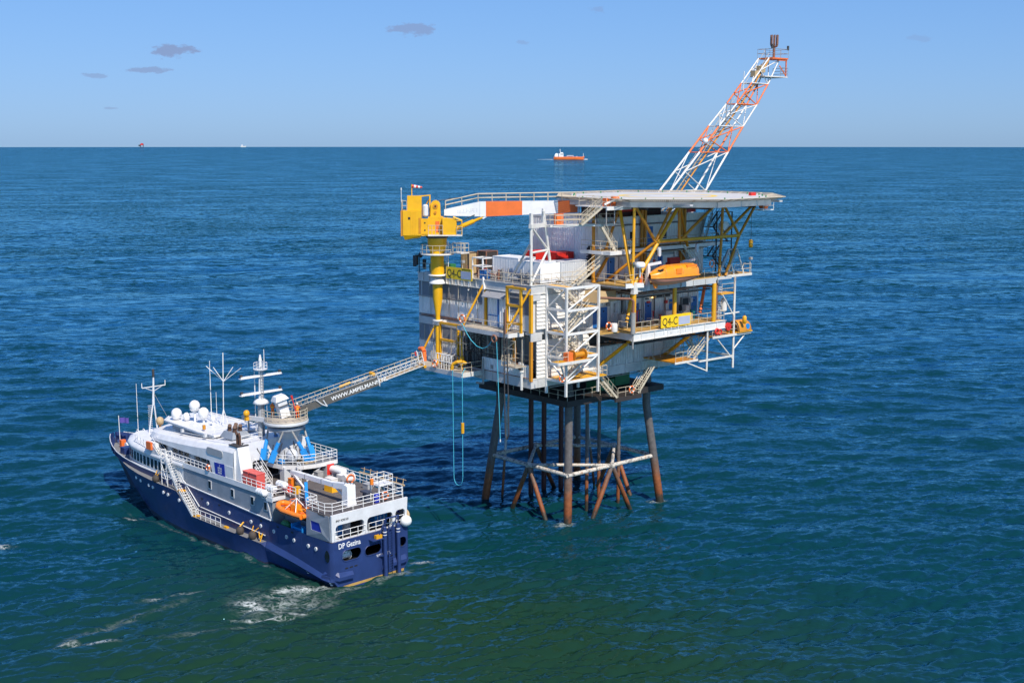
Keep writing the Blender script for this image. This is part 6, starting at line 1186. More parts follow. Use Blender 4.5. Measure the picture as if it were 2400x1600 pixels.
for z, w in ((16.3, 2.5), (18.2, 2.5)): part('mast_yard', MB().hexa([(20.15, -.6 - w, z), (20.35, -.6 - w, z), (20.35, -.6 + w, z), (20.15, -.6 + w, z)], [(20.0, -.6 - w * 1.03, z + .06), (20.6, -.6 - w * 1.03, z + .06), (20.6, -.6 + w * 1.03, z + .06), (20.0, -.6 + w * 1.03, z + .06)]).beam((20.25, -.6 - w, z + .1), (20.25, -.6 + w, z + .35 - .2), .3, .25), 'ship_white', mm); part('yard_lamp', MB().box((20.2, -.6 - w, z + .1), (20.4, -.35 - w, z + .5)).box((20.2, -.85 + w, z + .1), (20.4, -.6 + w, z + .5)), 'steel_dark', mm)
part('mast_platform', MB().lathe([(.3, 18.9), (.75, 19.0), (.75, 19.1)], (20.3, -.6, 0), 12).rail([(20.3 + .7 * math.cos(R(a)), -.6 + .7 * math.sin(R(a)), 19.1) for a in range(0, 361, 60)], .7, .025, .7).tube((20.3, -.6, 20), (20.3, -.6, 20.7), .2, .08, n=8).tube((20.5, -1.2, 19.0), (20.5, -1.2, 21.2), .04, n=5), 'ship_white', mm)
part('mast_ladder', MB().rail([(20.05, -.75, 11.4), (20.05, -.45, 11.4)], 8.0, .03, .3, tuple(k / 24 for k in range(1, 24))), 'steel', mm); part('search_radar', MB().box((22.0, -.8, 13.3), (22.8, .4, 13.6)).tube((22.4, -.2, 11.7), (22.4, -.2, 13.3), .1, n=8), 'ship_grey', ship); part('searchlight', MB().ell((21.6, .5, 14.0), .35, .35, .4).box((21.4, .3, 13.2), (21.8, .7, 13.6)), 'yellow', ship); part('mast_outrigger', MB().beam((22.6, .4, 13.4), (17.8, -.8, 13.5), .3, .5), 'grey_light', ship)
for x, y, z0, z1, r_ in ((47.0, .4, 7.0, 13.9, .05), (31.0, -.6, 11.5, 18.7, .06), (29.8, -.6, 11.5, 15.1, .04), (24.6, -1.4, 11.6, 13.2, .05), (21.5, -2, 11.6, 15, .03)): part('whip_aerial', MB().tube((x, y, z0), (x, y, z1), r_, r_ * .6, n=6), 'rail_white', ship)
va = part('vhf_aerial', MB().tube((28.3, -.6, 13.3), (28.0, -.6, 20.0), .06, n=6).tube((28.0, -.3, 11.5), (28.3, -.6, 13.3), .05, n=6).tube((28.6, -.3, 11.5), (28.3, -.6, 13.3), .05, n=6).tube((28.3, -1.1, 11.5), (28.3, -.6, 13.3), .05, n=6), 'rail_white', ship); part('aerial_arms', MB().tube((28.1, -.6, 16.6), (30.0, .4, 18.3), .04, n=5).tube((28.1, -.6, 16.6), (26.0, -1.6, 18.3), .04, n=5).tube((28.1, -.6, 16.6), (28.8, .2, 18.3), .04, n=5).tube((28.1, -.6, 16.6), (27.3, -1.4, 18.3), .04, n=5), 'rail_white', va)
part('foredeck_hoop', MB().torus((46.4, .8, 7.9), .25, .05, (0, 1, 0), 10, 5).torus((46.0, .2, 7.95), .25, .05, (0, 1, 0), 10, 5), 'rail_white', ship)
part('roof_hatch', MB().tube((27.2, 2.5, 11.6), (27.2, 2.5, 12.1), .18, n=10), 'yellow_dark', ship)

# ================================================================ THINGS ON THE SHIP
for i, (x, y, z, r_, st_, lab, m_) in enumerate(((34.8, 1.7, 12.15, .6, .2, 'large white satellite dome on the bridge roof, foremost of the big three', 'white_clean'), (33.4, 1.2, 11.95, .42, .2, 'small squat white satellite dome beside the foremost big dome', 'white_clean'), (32.4, .7, 13.3, .6, 1.1, 'white satellite dome raised on the tallest post on the bridge roof', 'white_clean'), (31.0, .4, 12.6, .6, .5, 'large white satellite dome aft of the tall-post dome', 'white_clean'), (28.9, .4, 12.2, .28, .3, 'tiny white dome near the forked aerial', 'white_clean'), (40.2, 1.0, 10.3, .46, .8, 'yellow radar dome on a white post ahead of the satellite domes', 'tan'))):
    t = thing('satellite_dome', lab, 'satellite dome', 'S', (x, y, z - st_ - r_), 'domes on the bridge roof'); part('dome', MB().ell((x, y, z), r_, r_, r_ * 1.1, 18, 12).tube((x, y, z - r_ * 1.15), (x, y, z - r_ * .7), r_ * .55, r_ * .95, n=14), m_, t); part('post', MB().tube((x, y, z - st_ - r_ - .3), (x, y, z - r_ * .8), .13, n=10), m_ if m_ != 'tan' else 'yellow_dark', t)
fl = thing('flag', 'small purple-blue flag on a white staff at the bow', 'flag', 'S', (52.0, .4, 6.2)); part('staff', MB().tube((52.0, .4, 5.4), (52.1, .4, 9.0), .05, n=6), 'rail_white', fl)
part('cloth', MB().grid([[(51.9 - .9 * i / 8, .4 - .75 * i / 8 + .1 * math.sin(i * 1.2), z - .06 * i / 8) for z in (8.8, 8.45, 8.1)] for i in range(9)]), 'flag', fl)
# deck crane
dc = thing('deck_crane', 'white knuckle deck crane with its boom stowed along the aft deck', 'crane', 'S', (2.3, 1.0, 7.55))
part('king_post', MB().extr([(1.85, .45, 7.55), (2.8, .45, 7.55), (2.75, .45, 9.5), (2.45, .45, 9.75), (1.9, .45, 9.6)], (0, 1.0, 0)).box((1.8, .4, 7.55), (2.85, 1.5, 7.75)), 'white_clean', dc)
part('boom', MB().beam((2.5, .95, 9.45), (4.6, 1.0, 9.2), .5, .6).beam((4.4, 1.0, 9.22), (12.4, .9, 9.05), .42, .48), 'white_clean', dc); part('boom_band', MB().beam((6.6, .98, 9.18), (6.75, .98, 9.18), .45, .52).beam((9.6, .95, 9.12), (9.72, .95, 9.12), .45, .52), 'grey_mid', dc); part('lift_cylinder', MB().tube((2.7, .95, 8.1), (4.4, 1.0, 8.95), .13, n=10), 'white', dc); part('stinger', MB().beam((12.3, .9, 9.0), (9.0, 1.7, 8.1), .2, .24), 'white', dc); part('controls', MB().rail([(2.0, .6, 9.65), (2.6, 1.2, 9.7)], .35, .03, .3), 'steel_dark', dc)
# rescue boat
rb = thing('rescue_boat', 'orange inflatable rescue boat slung in the port side recess', 'boat', 'S', (6.8, 4.6, 6.2))
bt = [(4.3, .85), (5.5, .95), (7.5, .95), (8.6, .75), (9.2, .35), (9.35, 0)]; tb = [(x, 4.3 + y, 6.75 + (.25 if x > 8 else 0) * (x - 8) / 1.3) for x, y in bt] + [(x, 4.3 - y, 6.75 + (.25 if x > 8 else 0) * (x - 8) / 1.3) for x, y in reversed(bt[:-1])]
part('tube', MB().path(tb, .28, 10).path([tb[0], tb[-1]], .25, 10), 'orange', rb)
part('hull', MB().grid([[(x, 4.3 + y, 6.65), (x, 4.3 + y * .6, 6.25), (x, 4.3, 6.05), (x, 4.3 - y * .6, 6.25), (x, 4.3 - y, 6.65)] for x, y in bt]), 'rubber_brown', rb); part('floor', MB().prism([(x, 4.3 + y * .9) for x, y in bt] + [(x, 4.3 - y * .9) for x, y in reversed(bt)], 6.55, 6.62), 'orange', rb)
part('console', MB().box((6.2, 3.95, 6.6), (7.0, 4.65, 7.45)).box((5.2, 4.0, 6.6), (5.8, 4.6, 7.1)).box((7.6, 3.95, 6.6), (8.2, 4.6, 6.95)), 'boat_orange', rb); part('seat', MB().box((4.7, 3.7, 6.6), (5.1, 4.9, 7.0)), 'orange_paint', rb); part('seat', MB().box((7.2, 3.7, 6.6), (7.5, 4.9, 7.1)), 'orange_paint', rb); part('windscreen_frame', MB().path([(6.9, 3.9, 7.4), (7.0, 3.9, 7.9), (7.0, 4.7, 7.9), (6.9, 4.7, 7.4)], .04, 5), 'orange_paint', rb); part('outboard', MB().box((4.0, 4.05, 6.4), (4.4, 4.55, 7.4)), 'orange_paint', rb); part('fender_line', MB().path([(x, y + (.27 if y > 4.3 else -.27), z - .05) for x, y, z in tb[:6]], .06, 6), 'black', rb); part('lifting_frame', MB().path([(5.6, 3.6, 6.9), (6.4, 4.3, 8.1), (7.4, 3.7, 6.9)], .05, 6).path([(5.6, 5.0, 6.9), (6.4, 4.3, 8.1), (7.4, 5.0, 6.9)], .05, 6), 'rail_white', rb)
single('boat_davit', 'bright blue davit arm slanting over the rescue boat', 'davit', 'S', (7.0, 3.2, 7.6), MB().beam((7.6, 2.4, 9.0), (5.2, 3.9, 7.9), .3, .45).beam((7.6, 2.4, 7.55), (7.6, 2.4, 9.1), .25, .25), 'cyl_blue')
single('blue_crate', 'bright blue fish crate on the deck below the rescue boat', 'crate', 'S', (5.8, 4.1, 4.42), MB().box((5.0, 3.7, 4.6), (7.2, 4.5, 5.1)).box((5.1, 3.6, 4.42), (5.3, 4.6, 5.4)).box((6.9, 3.6, 4.42), (7.1, 4.6, 5.4)), 'cyl_blue')
single('green_tarp', 'green covered bundle with yellow rope in the boat recess', 'bundle', 'S', (8.6, 4.2, 4.42), MB().ell((8.6, 4.2, 4.8), .8, .42, .5, 10, 6), 'green')
# life raft canisters
for i, (x, y, z, lab) in enumerate(((11.6, 5.05, 7.85, 'outermost of the three white life raft canisters over the port side'), (11.0, 4.3, 8.25, 'middle white life raft canister of the port three'), (10.4, 3.4, 8.6, 'innermost and highest of the three port life raft canisters'))):
    t = thing('life_raft', lab, 'life raft', 'S', (x, y, z - .4), 'white life raft canisters'); part('canister', MB().tube((x - .62, y, z), (x + .62, y, z), .36, n=16).ell((x - .62, y, z), .15, .36, .36).ell((x + .62, y, z), .15, .36, .36), 'white_clean', t); part('strap', MB().tube((x - .25, y, z), (x - .2, y, z), .37, n=16).tube((x + .2, y, z), (x + .25, y, z), .37, n=16), 'grey_mid', t); part('cradle', MB().beam((x - .4, y, z - .36), (x - .4, y - .4, z - .8), .06).beam((x + .4, y, z - .36), (x + .4, y - .4, z - .8), .06).beam((x - .5, y - .3, z - .75), (x + .5, y - .3, z - .75), .06), 'rail_white', t)
t = thing('life_raft', 'long white life raft canister on the far starboard rail', 'life raft', 'S', (11.5, -4.3, 7.7), 'white life raft canisters'); part('canister', MB().tube((10.4, -4.2, 8.4), (12.6, -4.2, 8.4), .42, n=16).ell((10.4, -4.2, 8.4), .15, .42, .42).ell((12.6, -4.2, 8.4), .15, .42, .42), 'white_clean', t); part('cradle', MB().box((10.8, -4.5, 7.55), (11.0, -3.9, 8.1)).box((12.0, -4.5, 7.55), (12.2, -3.9, 8.1)), 'rail_white', t)
single('hose_reel', 'white winch and orange hose reel by the starboard rail', 'winch', 'S', (9.4, -3.9, 7.55), MB().tube((9.0, -4.2, 8.1), (9.0, -3.2, 8.1), .45, n=14).box((9.4, -4.2, 7.55), (10.6, -3.4, 8.3)).tube((9.0, -4.3, 8.1), (9.0, -4.2, 8.1), .6, n=14), 'white')
single('hose_coil', 'orange hose coiled on the reel at the starboard rail', 'hose', 'S', (8.6, -3.7, 8.1), MB().torus((8.55, -3.7, 8.1), .48, .09, (1, .15, 0)), 'orange_paint')
single('yellow_locker', 'yellow deck locker in the middle of the aft deck', 'locker', 'S', (7.4, -.6, 7.55), MB().hexa([(7.0, -1.3, 7.55), (8.4, -1.3, 7.55), (8.4, -.3, 7.55), (7.0, -.3, 7.55)], [(7.1, -1.2, 8.15), (8.4, -1.2, 8.5), (8.4, -.4, 8.5), (7.1, -.4, 8.15)]), 'yellow')
single('red_bin', 'small red fire box on the aft deck by the boat recess rail', 'box', 'S', (10.8, 2.5, 7.55), MB().box((10.4, 2.2, 7.55), (11.1, 2.8, 8.3)), 'red')
for i, (a, b, lab) in enumerate((((15.0, 3.5, 7.55), (16.0, 4.5, 9.2), 'faded red locker beside the funnel'), ((13.4, 3.5, 7.55), (14.8, 4.5, 9.2), 'faded red locker further aft of the funnel'))): container_ = thing('red_locker', lab, 'locker', 'S', (a[0], a[1], a[2]), 'red lockers by the funnel'); part('body', MB().box(a, b), 'red_faded', container_); part('lid', MB().box((a[0] - .04, a[1] - .04, b[2]), (b[0] + .04, b[1] + .04, b[2] + .08)), 'red_faded', container_)
single('deck_console', 'dark covered crane control console near the stern rail', 'console', 'S', (2.1, -.9, 7.55), MB().box((1.7, -1.2, 7.55), (2.3, -.7, 8.5)).box((1.5, -1.3, 8.5), (2.6, -.6, 8.65)), 'cloth_dark')
single('blue_drum', 'blue drum by the stern rail stanchions', 'drum', 'S', (.9, -1.5, 7.55), MB().lathe([(.28, 7.55), (.3, 8.0), (.28, 8.45), (.1, 8.47)], (1.0, -1.45, 0), 14), 'logo_blue')
single('yellow_beacon', 'orange-topped beacon post at the stern lookout frame', 'beacon', 'S', (1.7, -1.4, 8.9), MB().tube((1.7, -1.4, 9.3), (1.7, -1.4, 9.9), .18, n=10), 'orange')
ring_buoy('orange life ring on the ship stern rail', 'S', (.75, -2.3, 8.15), (1, 0, 0)); ring_buoy('orange life ring on the bridge deck rail end', 'S', (22.6, 4.8, 8.4), (0, 1, 0), .3)
single('mooring_buoy', 'white round buoy with yellow rope at the starboard quarter', 'buoy', 'S', (.1, -4.3, 5.0), MB().ell((-.1, -4.2, 5.2), .6, .6, .6, 16, 10), 'white_clean')
single('spare_fender', 'pale disc-shaped fender beside the white buoy', 'fender', 'S', (.3, -4.7, 5.4), MB().ell((.5, -4.75, 5.6), .5, .2, .6, 14, 8), 'tan')
# tyre fenders with yellow ropes along the ledge
for i, (x, z, lab) in enumerate(((33.4, 4.9, 'black fender with yellow ropes below the forward windows'), (15.6, 2.6, 'black pear fender with a yellow rope midway along the lower ledge'), (13.2, 2.6, 'black pear fender with yellow ropes at the aft end of the ledge'))):
    t = thing('ship_fender', lab, 'fender', 'S', (x, 5.2, z), 'fenders along the port ledge'); part('fender', MB().ell((x, 5.3, z + .25), .45, .4, .5, 14, 10), 'rubber_brown', t); part('rope', MB().path([(x - .5, 4.85, z + 1.1), (x - .15, 5.25, z + .65)], .05, 6).path([(x + .5, 4.85, z + 1.1), (x + .15, 5.25, z + .65)], .05, 6) if i != 1 else MB().path([(x, 4.85, z + 1.1), (x, 5.3, z + .7)], .09, 6), 'yellow', t)
single('yellow_rope_post', 'yellow rope hung at the end of the ledge handrail', 'rope', 'S', (11.8, 4.9, 2.5), MB().path([(12.6, 4.9, 3.3), (12.0, 5.2, 2.8), (11.8, 4.95, 3.3), (11.75, 5.3, 2.5)], .06, 6), 'yellow')
single('ledge_cleat', 'yellow cleat on the grey ledge behind the boarding rail', 'cleat', 'S', (18.6, 5.2, 2.45), MB().box((18.3, 5.0, 2.46), (18.9, 5.3, 2.62)), 'yellow')
# ================================================================ MOTION-COMPENSATED GANGWAY (on the ship, reaching to the platform)
gw = thing('access_gangway', 'grey lattice walk-to-work gangway on blue cylinders bridging ship and platform', 'gangway', 'S', (16.4, -1.6, 7.55))
GC = (16.5, -1.2)
part('base_deck', MB().prism([(12.6, -4.9), (20.6, -4.9), (20.6, .9), (16.2, .9), (14.6, .6), (13.0, -.9), (12.6, -2.2)], 9.2, 9.34), 'deck_grey', gw)
edge = [(20.6, .9), (16.2, .9), (14.6, .6), (13.0, -.9), (12.6, -2.2), (12.6, -4.9), (20.6, -4.9)]
m = MB()
for a, b in zip(edge[:-1], edge[1:]): m.beam((*a, 9.1), (*b, 9.1), .14, .42)
part('deck_fascia', m, 'white', gw); part('deck_railing', MB().rail([(*p, 9.34) for p in edge], 1.1, .035, 1.0, (.33, .66)), 'rail_white', gw)
for x, y in ((14.7, .2), (12.9, -3.9), (19.8, .4), (19.8, -4.4)): part('deck_column', MB().box((x - .42, y - .42, 7.55), (x + .42, y + .42, 9.1)), 'grey_light' if x < 15 else 'ship_white', gw)
part('column_panel', MB().box((13.4, -4.2, 7.6), (14.2, -4.0, 9.0)).box((12.45, -4.4, 7.8), (12.5, -3.5, 9.0)), 'red', gw)
part('brace', MB().beam((14.0, .3, 7.6), (13.2, -1.2, 9.0), .16).beam((12.6, -1, 7.6), (12.8, -3, 8.9), .14), 'grey_light', gw)
cone = [(1.25, 9.34), (1.2, 9.6), (.85, 11.6), (1.3, 12.5), (1.65, 12.9)]
part('pedestal_cone', MB().lathe(cone, (GC[0] + .4, GC[1] - .6, 0), 20, True), 'grey_light', gw)
part('hexapod_ring', MB().lathe([(1.75, 12.75), (2.0, 12.8), (2.0, 13.15), (1.7, 13.25)], (*GC, 0), 28), 'ship_grey', gw); part('slew_ring', MB().lathe([(1.5, 13.25), (1.75, 13.27), (1.75, 13.6), (1.5, 13.62)], (*GC, 0), 28), 'steel_dark', gw)
for k in range(6):
    pr = k // 2; s_ = 1 if k % 2 else -1; ab = R(92 + 118 * pr + s_ * 13); at = R(92 + 118 * pr + s_ * 46)
    b_ = Vector((GC[0] + 2.9 * math.cos(ab), GC[1] + 2.6 * math.sin(ab), 9.7)); t_ = Vector((GC[0] + 1.9 * math.cos(at), GC[1] + 1.9 * math.sin(at), 12.95)); mid_ = b_.lerp(t_, .5)
    c = part('cylinder', MB().tube(b_, b_.lerp(t_, .62), .22, n=12).beam(b_ - Vector((0, 0, .1)), b_.lerp(t_, .33), .62, .6), 'cyl_blue', gw); part('piston_rod', MB().tube(mid_, t_, .11, n=10), 'steel', c)
part('accumulator', MB().ell((14.6, -.6, 10.2), .75, .6, .8, 14, 10), 'grey_light', gw); part('motor', MB().ell((18.0, 0.3, 10.6), .28, .28, .42, 10, 8), 'orange_paint', gw)
m = MB()
for i in range(16):
    a = R(rnd.uniform(60, 260)); p = Vector((GC[0] + rnd.uniform(1.4, 2.6) * math.cos(a), GC[1] + rnd.uniform(1.4, 2.6) * math.sin(a), 9.4)); q = p + Vector((rnd.uniform(-.8, .8), rnd.uniform(-.8, .8), rnd.uniform(.8, 2.6))); mm_ = p.lerp(q, .5) + Vector((rnd.uniform(-.4, .4), rnd.uniform(-.4, .4), -.2)); m.path([p, mm_, q], .045, 5)
part('hydraulic_hose', m, 'rubber', gw, kind='stuff')
[part('valve_block', MB().box(a, b), 'cyl_blue', gw) for a, b in (((17.6, .2, 9.34), (18.4, .7, 10.0)), ((15.2, -.1, 9.34), (16.0, .5, 9.7)), ((13.4, -2.6, 9.46), (14.4, -1.8, 9.8)))]; part('deck_mat', MB().box((13.3, -2.8, 9.34), (15.0, -1.4, 9.46)), 'tan', gw)
# turntable
disc = MB().lathe([(1.6, 13.6), (2.25, 13.75), (2.3, 13.8), (2.3, 13.95), (.2, 13.97)], (*GC, 0), 32); part('turntable', disc, 'deck_plate', gw)
part('turntable_rail', MB().rail([(GC[0] + 2.25 * math.cos(R(a)), GC[1] + 2.25 * math.sin(R(a)), 13.96) for a in range(70, 331, 20)], 1.1, .035, .8, (.33, .66)), 'rail', gw)
part('hang_bracket', MB().lathe([(2.32, 13.45), (2.36, 13.5), (2.36, 13.75), (2.3, 13.8)], (*GC, 0), 32), 'grey_light', gw)
tipP = Vector((-3.4, 15.3, 18.05)); tip = frm('S', tow('P', tipP)); root = Vector((GC[0], GC[1], 14.1)); d = (tip - root); Lg = d.length; dn = d.normalized(); hz_ = Vector((dn.x, dn.y, 0)).normalized(); sd = Vector((-hz_.y, hz_.x, 0)); upv = dn.cross(sd).normalized() * -1
if upv.z < 0: upv = -upv
# which side faces the viewer
camS = frm('S', (0, 0, 44)); vs = sd if (camS - root).dot(sd) > 0 else -sd
def G(t, s_, h): return root + dn * (Lg * t) + vs * s_ + upv * h
part('operator_cabin', MB().hexa([G(-.03, -.9, .0), G(.03, -.9, 0), G(.03, .1, 0), G(-.03, .1, 0)], [G(-.03, -.9, 2.0), G(.03, -.9, 2.0), G(.03, .1, 2.0), G(-.03, .1, 2.0)]), 'ship_white', gw); part('cabin_window', MB().beam(G(-.032, .12, 1.4), G(.032, .12, 1.4), .5, .04), 'glass', gw); part('cabin_roof', MB().hexa([G(-.045, -1.1, 2.0), G(.045, -1.1, 2.0), G(.045, .3, 2.0), G(-.045, .3, 2.0)], [G(-.03, -.9, 2.5), G(.03, -.9, 2.5), G(.03, .1, 2.5), G(-.03, .1, 2.5)]), 'ship_white', gw)
def truss(t0, t1, w, h0, h1, r_, n, mat, nm):
    for s_ in (-w, w):
        mb = MB()
        mb.tube(G(t0, s_, h0), G(t1, s_, h0), r_, n=6).tube(G(t0, s_, h1), G(t1, s_, h1), r_, n=6)
        for k in range(n):
            a, b = t0 + (t1 - t0) * k / n, t0 + (t1 - t0) * (k + 1) / n; mc = (a + b) / 2
            mb.tube(G(a, s_, h0), G(mc, s_, h1), r_ * .6, n=5).tube(G(mc, s_, h1), G(b, s_, h0), r_ * .6, n=5)
        part(nm, mb, mat, gw)
truss(.06, .66, .7, .0, .92, .06, 14, 'steel', 'main_truss'); truss(.5, 1.0, .55, .12, .82, .05, 13, 'grey_light', 'telescopic_truss')
part('walkway', MB().hexa([G(.06, -.7, -.05), G(.66, -.7, -.05), G(.66, .7, -.05), G(.06, .7, -.05)], [G(.06, -.7, .02), G(.66, -.7, .02), G(.66, .7, .02), G(.06, .7, .02)]), 'steel', gw); part('walkway', MB().hexa([G(.66, -.55, .05), G(1.0, -.55, .05), G(1.0, .55, .05), G(.66, .55, .05)], [G(.66, -.55, .12), G(1.0, -.55, .12), G(1.0, .55, .12), G(.66, .55, .12)]), 'tan', gw)
m = MB()
for s_ in (-.72, .72):
    m.tube(G(.06, s_, 1.38), G(1.0, s_ * .8, 1.25), .035, n=5)
    for k in range(22): t = .06 + .94 * k / 21; w_ = s_ * (1 if t < .66 else .8); m.tube(G(t, w_, .85), G(t, w_, 1.33), .025, n=4)
part('gangway_handrail', m, 'rail', gw)
part('mesh_panel', MB().hexa([G(.06, .79, .05), G(.27, .79, .05), G(.27, .8, .05), G(.06, .8, .05)], [G(.06, .79, .8), G(.27, .79, .8), G(.27, .8, .8), G(.06, .8, .8)]), 'banner_grey', gw)
ban = part('banner', MB().hexa([G(.26, .81, -.08), G(.645, .81, -.08), G(.645, .84, -.08), G(.26, .84, -.08)], [G(.26, .81, .9), G(.645, .81, .9), G(.645, .84, .9), G(.26, .84, .9)]), 'banner_grey', gw)
xd = dn if (vs.cross(dn)).dot(upv) < 0 else dn
lettering('WWW.AMPELMANN.NL', .64, 'white_clean', ban, G(.30, .85, .16), dn, upv, sx=1.02, bold=.01)
part('banner_frame', MB().tube(G(.645, .84, -.2), G(.645, .84, 1.1), .07, n=8).path([G(.2, .86, .9), G(.23, .88, .2), G(.26, .9, -.2), G(.245, .88, .6)], .08, 6), 'grey_light', gw)
part('boom_winch', MB().tube(G(.63, -.2, 1.3), G(.63, .6, 1.3), .22, n=10).tube(G(.38, .5, 1.25), G(.46, .5, 1.3), .16, n=10), 'yellow', gw); part('tip_frame', MB().tube(G(1.0, -.6, 0), G(1.0, -.6, 1.8), .06, n=6).tube(G(1.0, .6, 0), G(1.0, .6, 1.8), .06, n=6).tube(G(.965, .6, .9), G(.97, .6, 2.0), .07, n=6), 'rail_white', gw)
part('tip_bumper', MB().tube(G(1.0, -.7, .0), G(1.0, .7, .0), .18, n=10), 'yellow', gw); part('signal_lamp', MB().tube(G(.05, .95, 0), G(.05, .95, 2.0), .06, n=6).tube(G(.05, .95, 2.0), G(.05, .95, 2.4), .12, n=8).tube(G(.955, .6, 1.6), G(.955, .6, 2.1), .09, n=8), 'red', gw)

# ================================================================ PEOPLE
def person(label, fr, base, face, top, legs, arm=0., h=1.72):
    """one skinned body; clothes, helmet and face are children"""
    o = bpy.data.objects.new('person', None); COL.objects.link(o); o.matrix_world = FR[fr] @ Matrix.Translation(base) @ Matrix.Rotation(face, 4, 'Z') @ Matrix.Scale(h / 1.75, 4)
    BASES[o.name] = (0, 0, 0); tag(o, label, 'person', 'crew on the gangway turntable')
    V = [(0, 0, .95), (0, .0, 1.15), (0, .0, 1.36), (0, .0, 1.47), (0, .02, 1.56), (0, .03, 1.68), (-.1, 0, .9), (-.12, .03, .5), (-.13, -.02, .09), (-.13, .12, .03), (.1, 0, .9), (.13, .06, .5), (.15, .0, .09), (.15, .14, .03),
         (-.19, 0, 1.4), (-.27, -.02, 1.14), (-.27, .14 + arm, .98 + arm), (-.26, .22 + arm, .95 + arm), (.19, 0, 1.4), (.27, -.02, 1.14), (.25, .16 + arm, 1.0 + arm), (.24, .24 + arm, .97 + arm)]
    E = [(0, 1), (1, 2), (2, 3), (3, 4), (4, 5), (0, 6), (6, 7), (7, 8), (8, 9), (0, 10), (10, 11), (11, 12), (12, 13), (2, 14), (14, 15), (15, 16), (16, 17), (2, 18), (18, 19), (19, 20), (20, 21)]
    Rr = [.15, .15, .17, .07, .095, .1, .11, .085, .06, .05, .11, .085, .06, .05, .085, .065, .05, .045, .085, .065, .05, .045]
    me = bpy.data.meshes.new('body'); me.from_pydata(V, E, []); b_ = bpy.data.objects.new('body', me); b_.modifiers.new('s', 'SKIN')
    for i, r_ in enumerate(Rr): me.skin_vertices[0].data[i].radius = (r_, r_ * .85)
    me.skin_vertices[0].data[0].use_root = True
    COL.objects.link(b_); b_.parent = o; BASES[b_.name] = (0, 0, 0)
    sub = b_.modifiers.new('u', 'SUBSURF'); sub.levels = 1; sub.render_levels = 1; me.materials.append(MATS[top])
    part('head', MB().ell((0, .03, 1.63), .085, .1, .125, 12, 9).ell((0, .135, 1.62), .02, .03, .03, 6, 5).ell((-.035, .118, 1.65), .014, .014, .012, 6, 4).ell((.035, .118, 1.65), .014, .014, .012, 6, 4), 'skin', o); part('helmet', MB().ell((0, .02, 1.70), .125, .145, .1, 12, 8), 'white_clean', o)
    for s_ in (-1, 1):
        m = MB().ell((s_ * .25, .27 + arm, .95 + arm), .045, .06, .035, 8, 6)
        for k in range(4): m.tube((s_ * (.22 + .02 * k), .31 + arm, .955 + arm), (s_ * (.22 + .02 * k), .37 + arm, .93 + arm), .011, n=5)
        m.tube((s_ * .21, .27 + arm, .96 + arm), (s_ * .195, .32 + arm, .95 + arm), .012, n=5); part('hand', m, 'skin', o)
        part('boot', MB().ell((s_ * .14, .06, .06), .07, .16, .075, 8, 6), 'black', o)
    part('reflective_band', MB().tube((0, 0, 1.12), (0, 0, 1.17), .165, n=12), 'hivis', o); return o
def onT(r_, a): return (GC[0] + r_ * math.cos(R(a)), GC[1] + r_ * math.sin(R(a)), 13.97)
person('person in orange coveralls and white helmet standing at the turntable rail', 'S', onT(1.75, 20), R(200), 'overall', 'overall')
person('person in grey jacket beside the orange-clad crew member on the turntable', 'S', onT(1.2, 5), R(120), 'cloth_dark', 'cloth_dark')
person('person in orange coveralls with raised arms right of the operator cabin', 'S', onT(1.3, 215), R(250), 'overall', 'overall', .15)

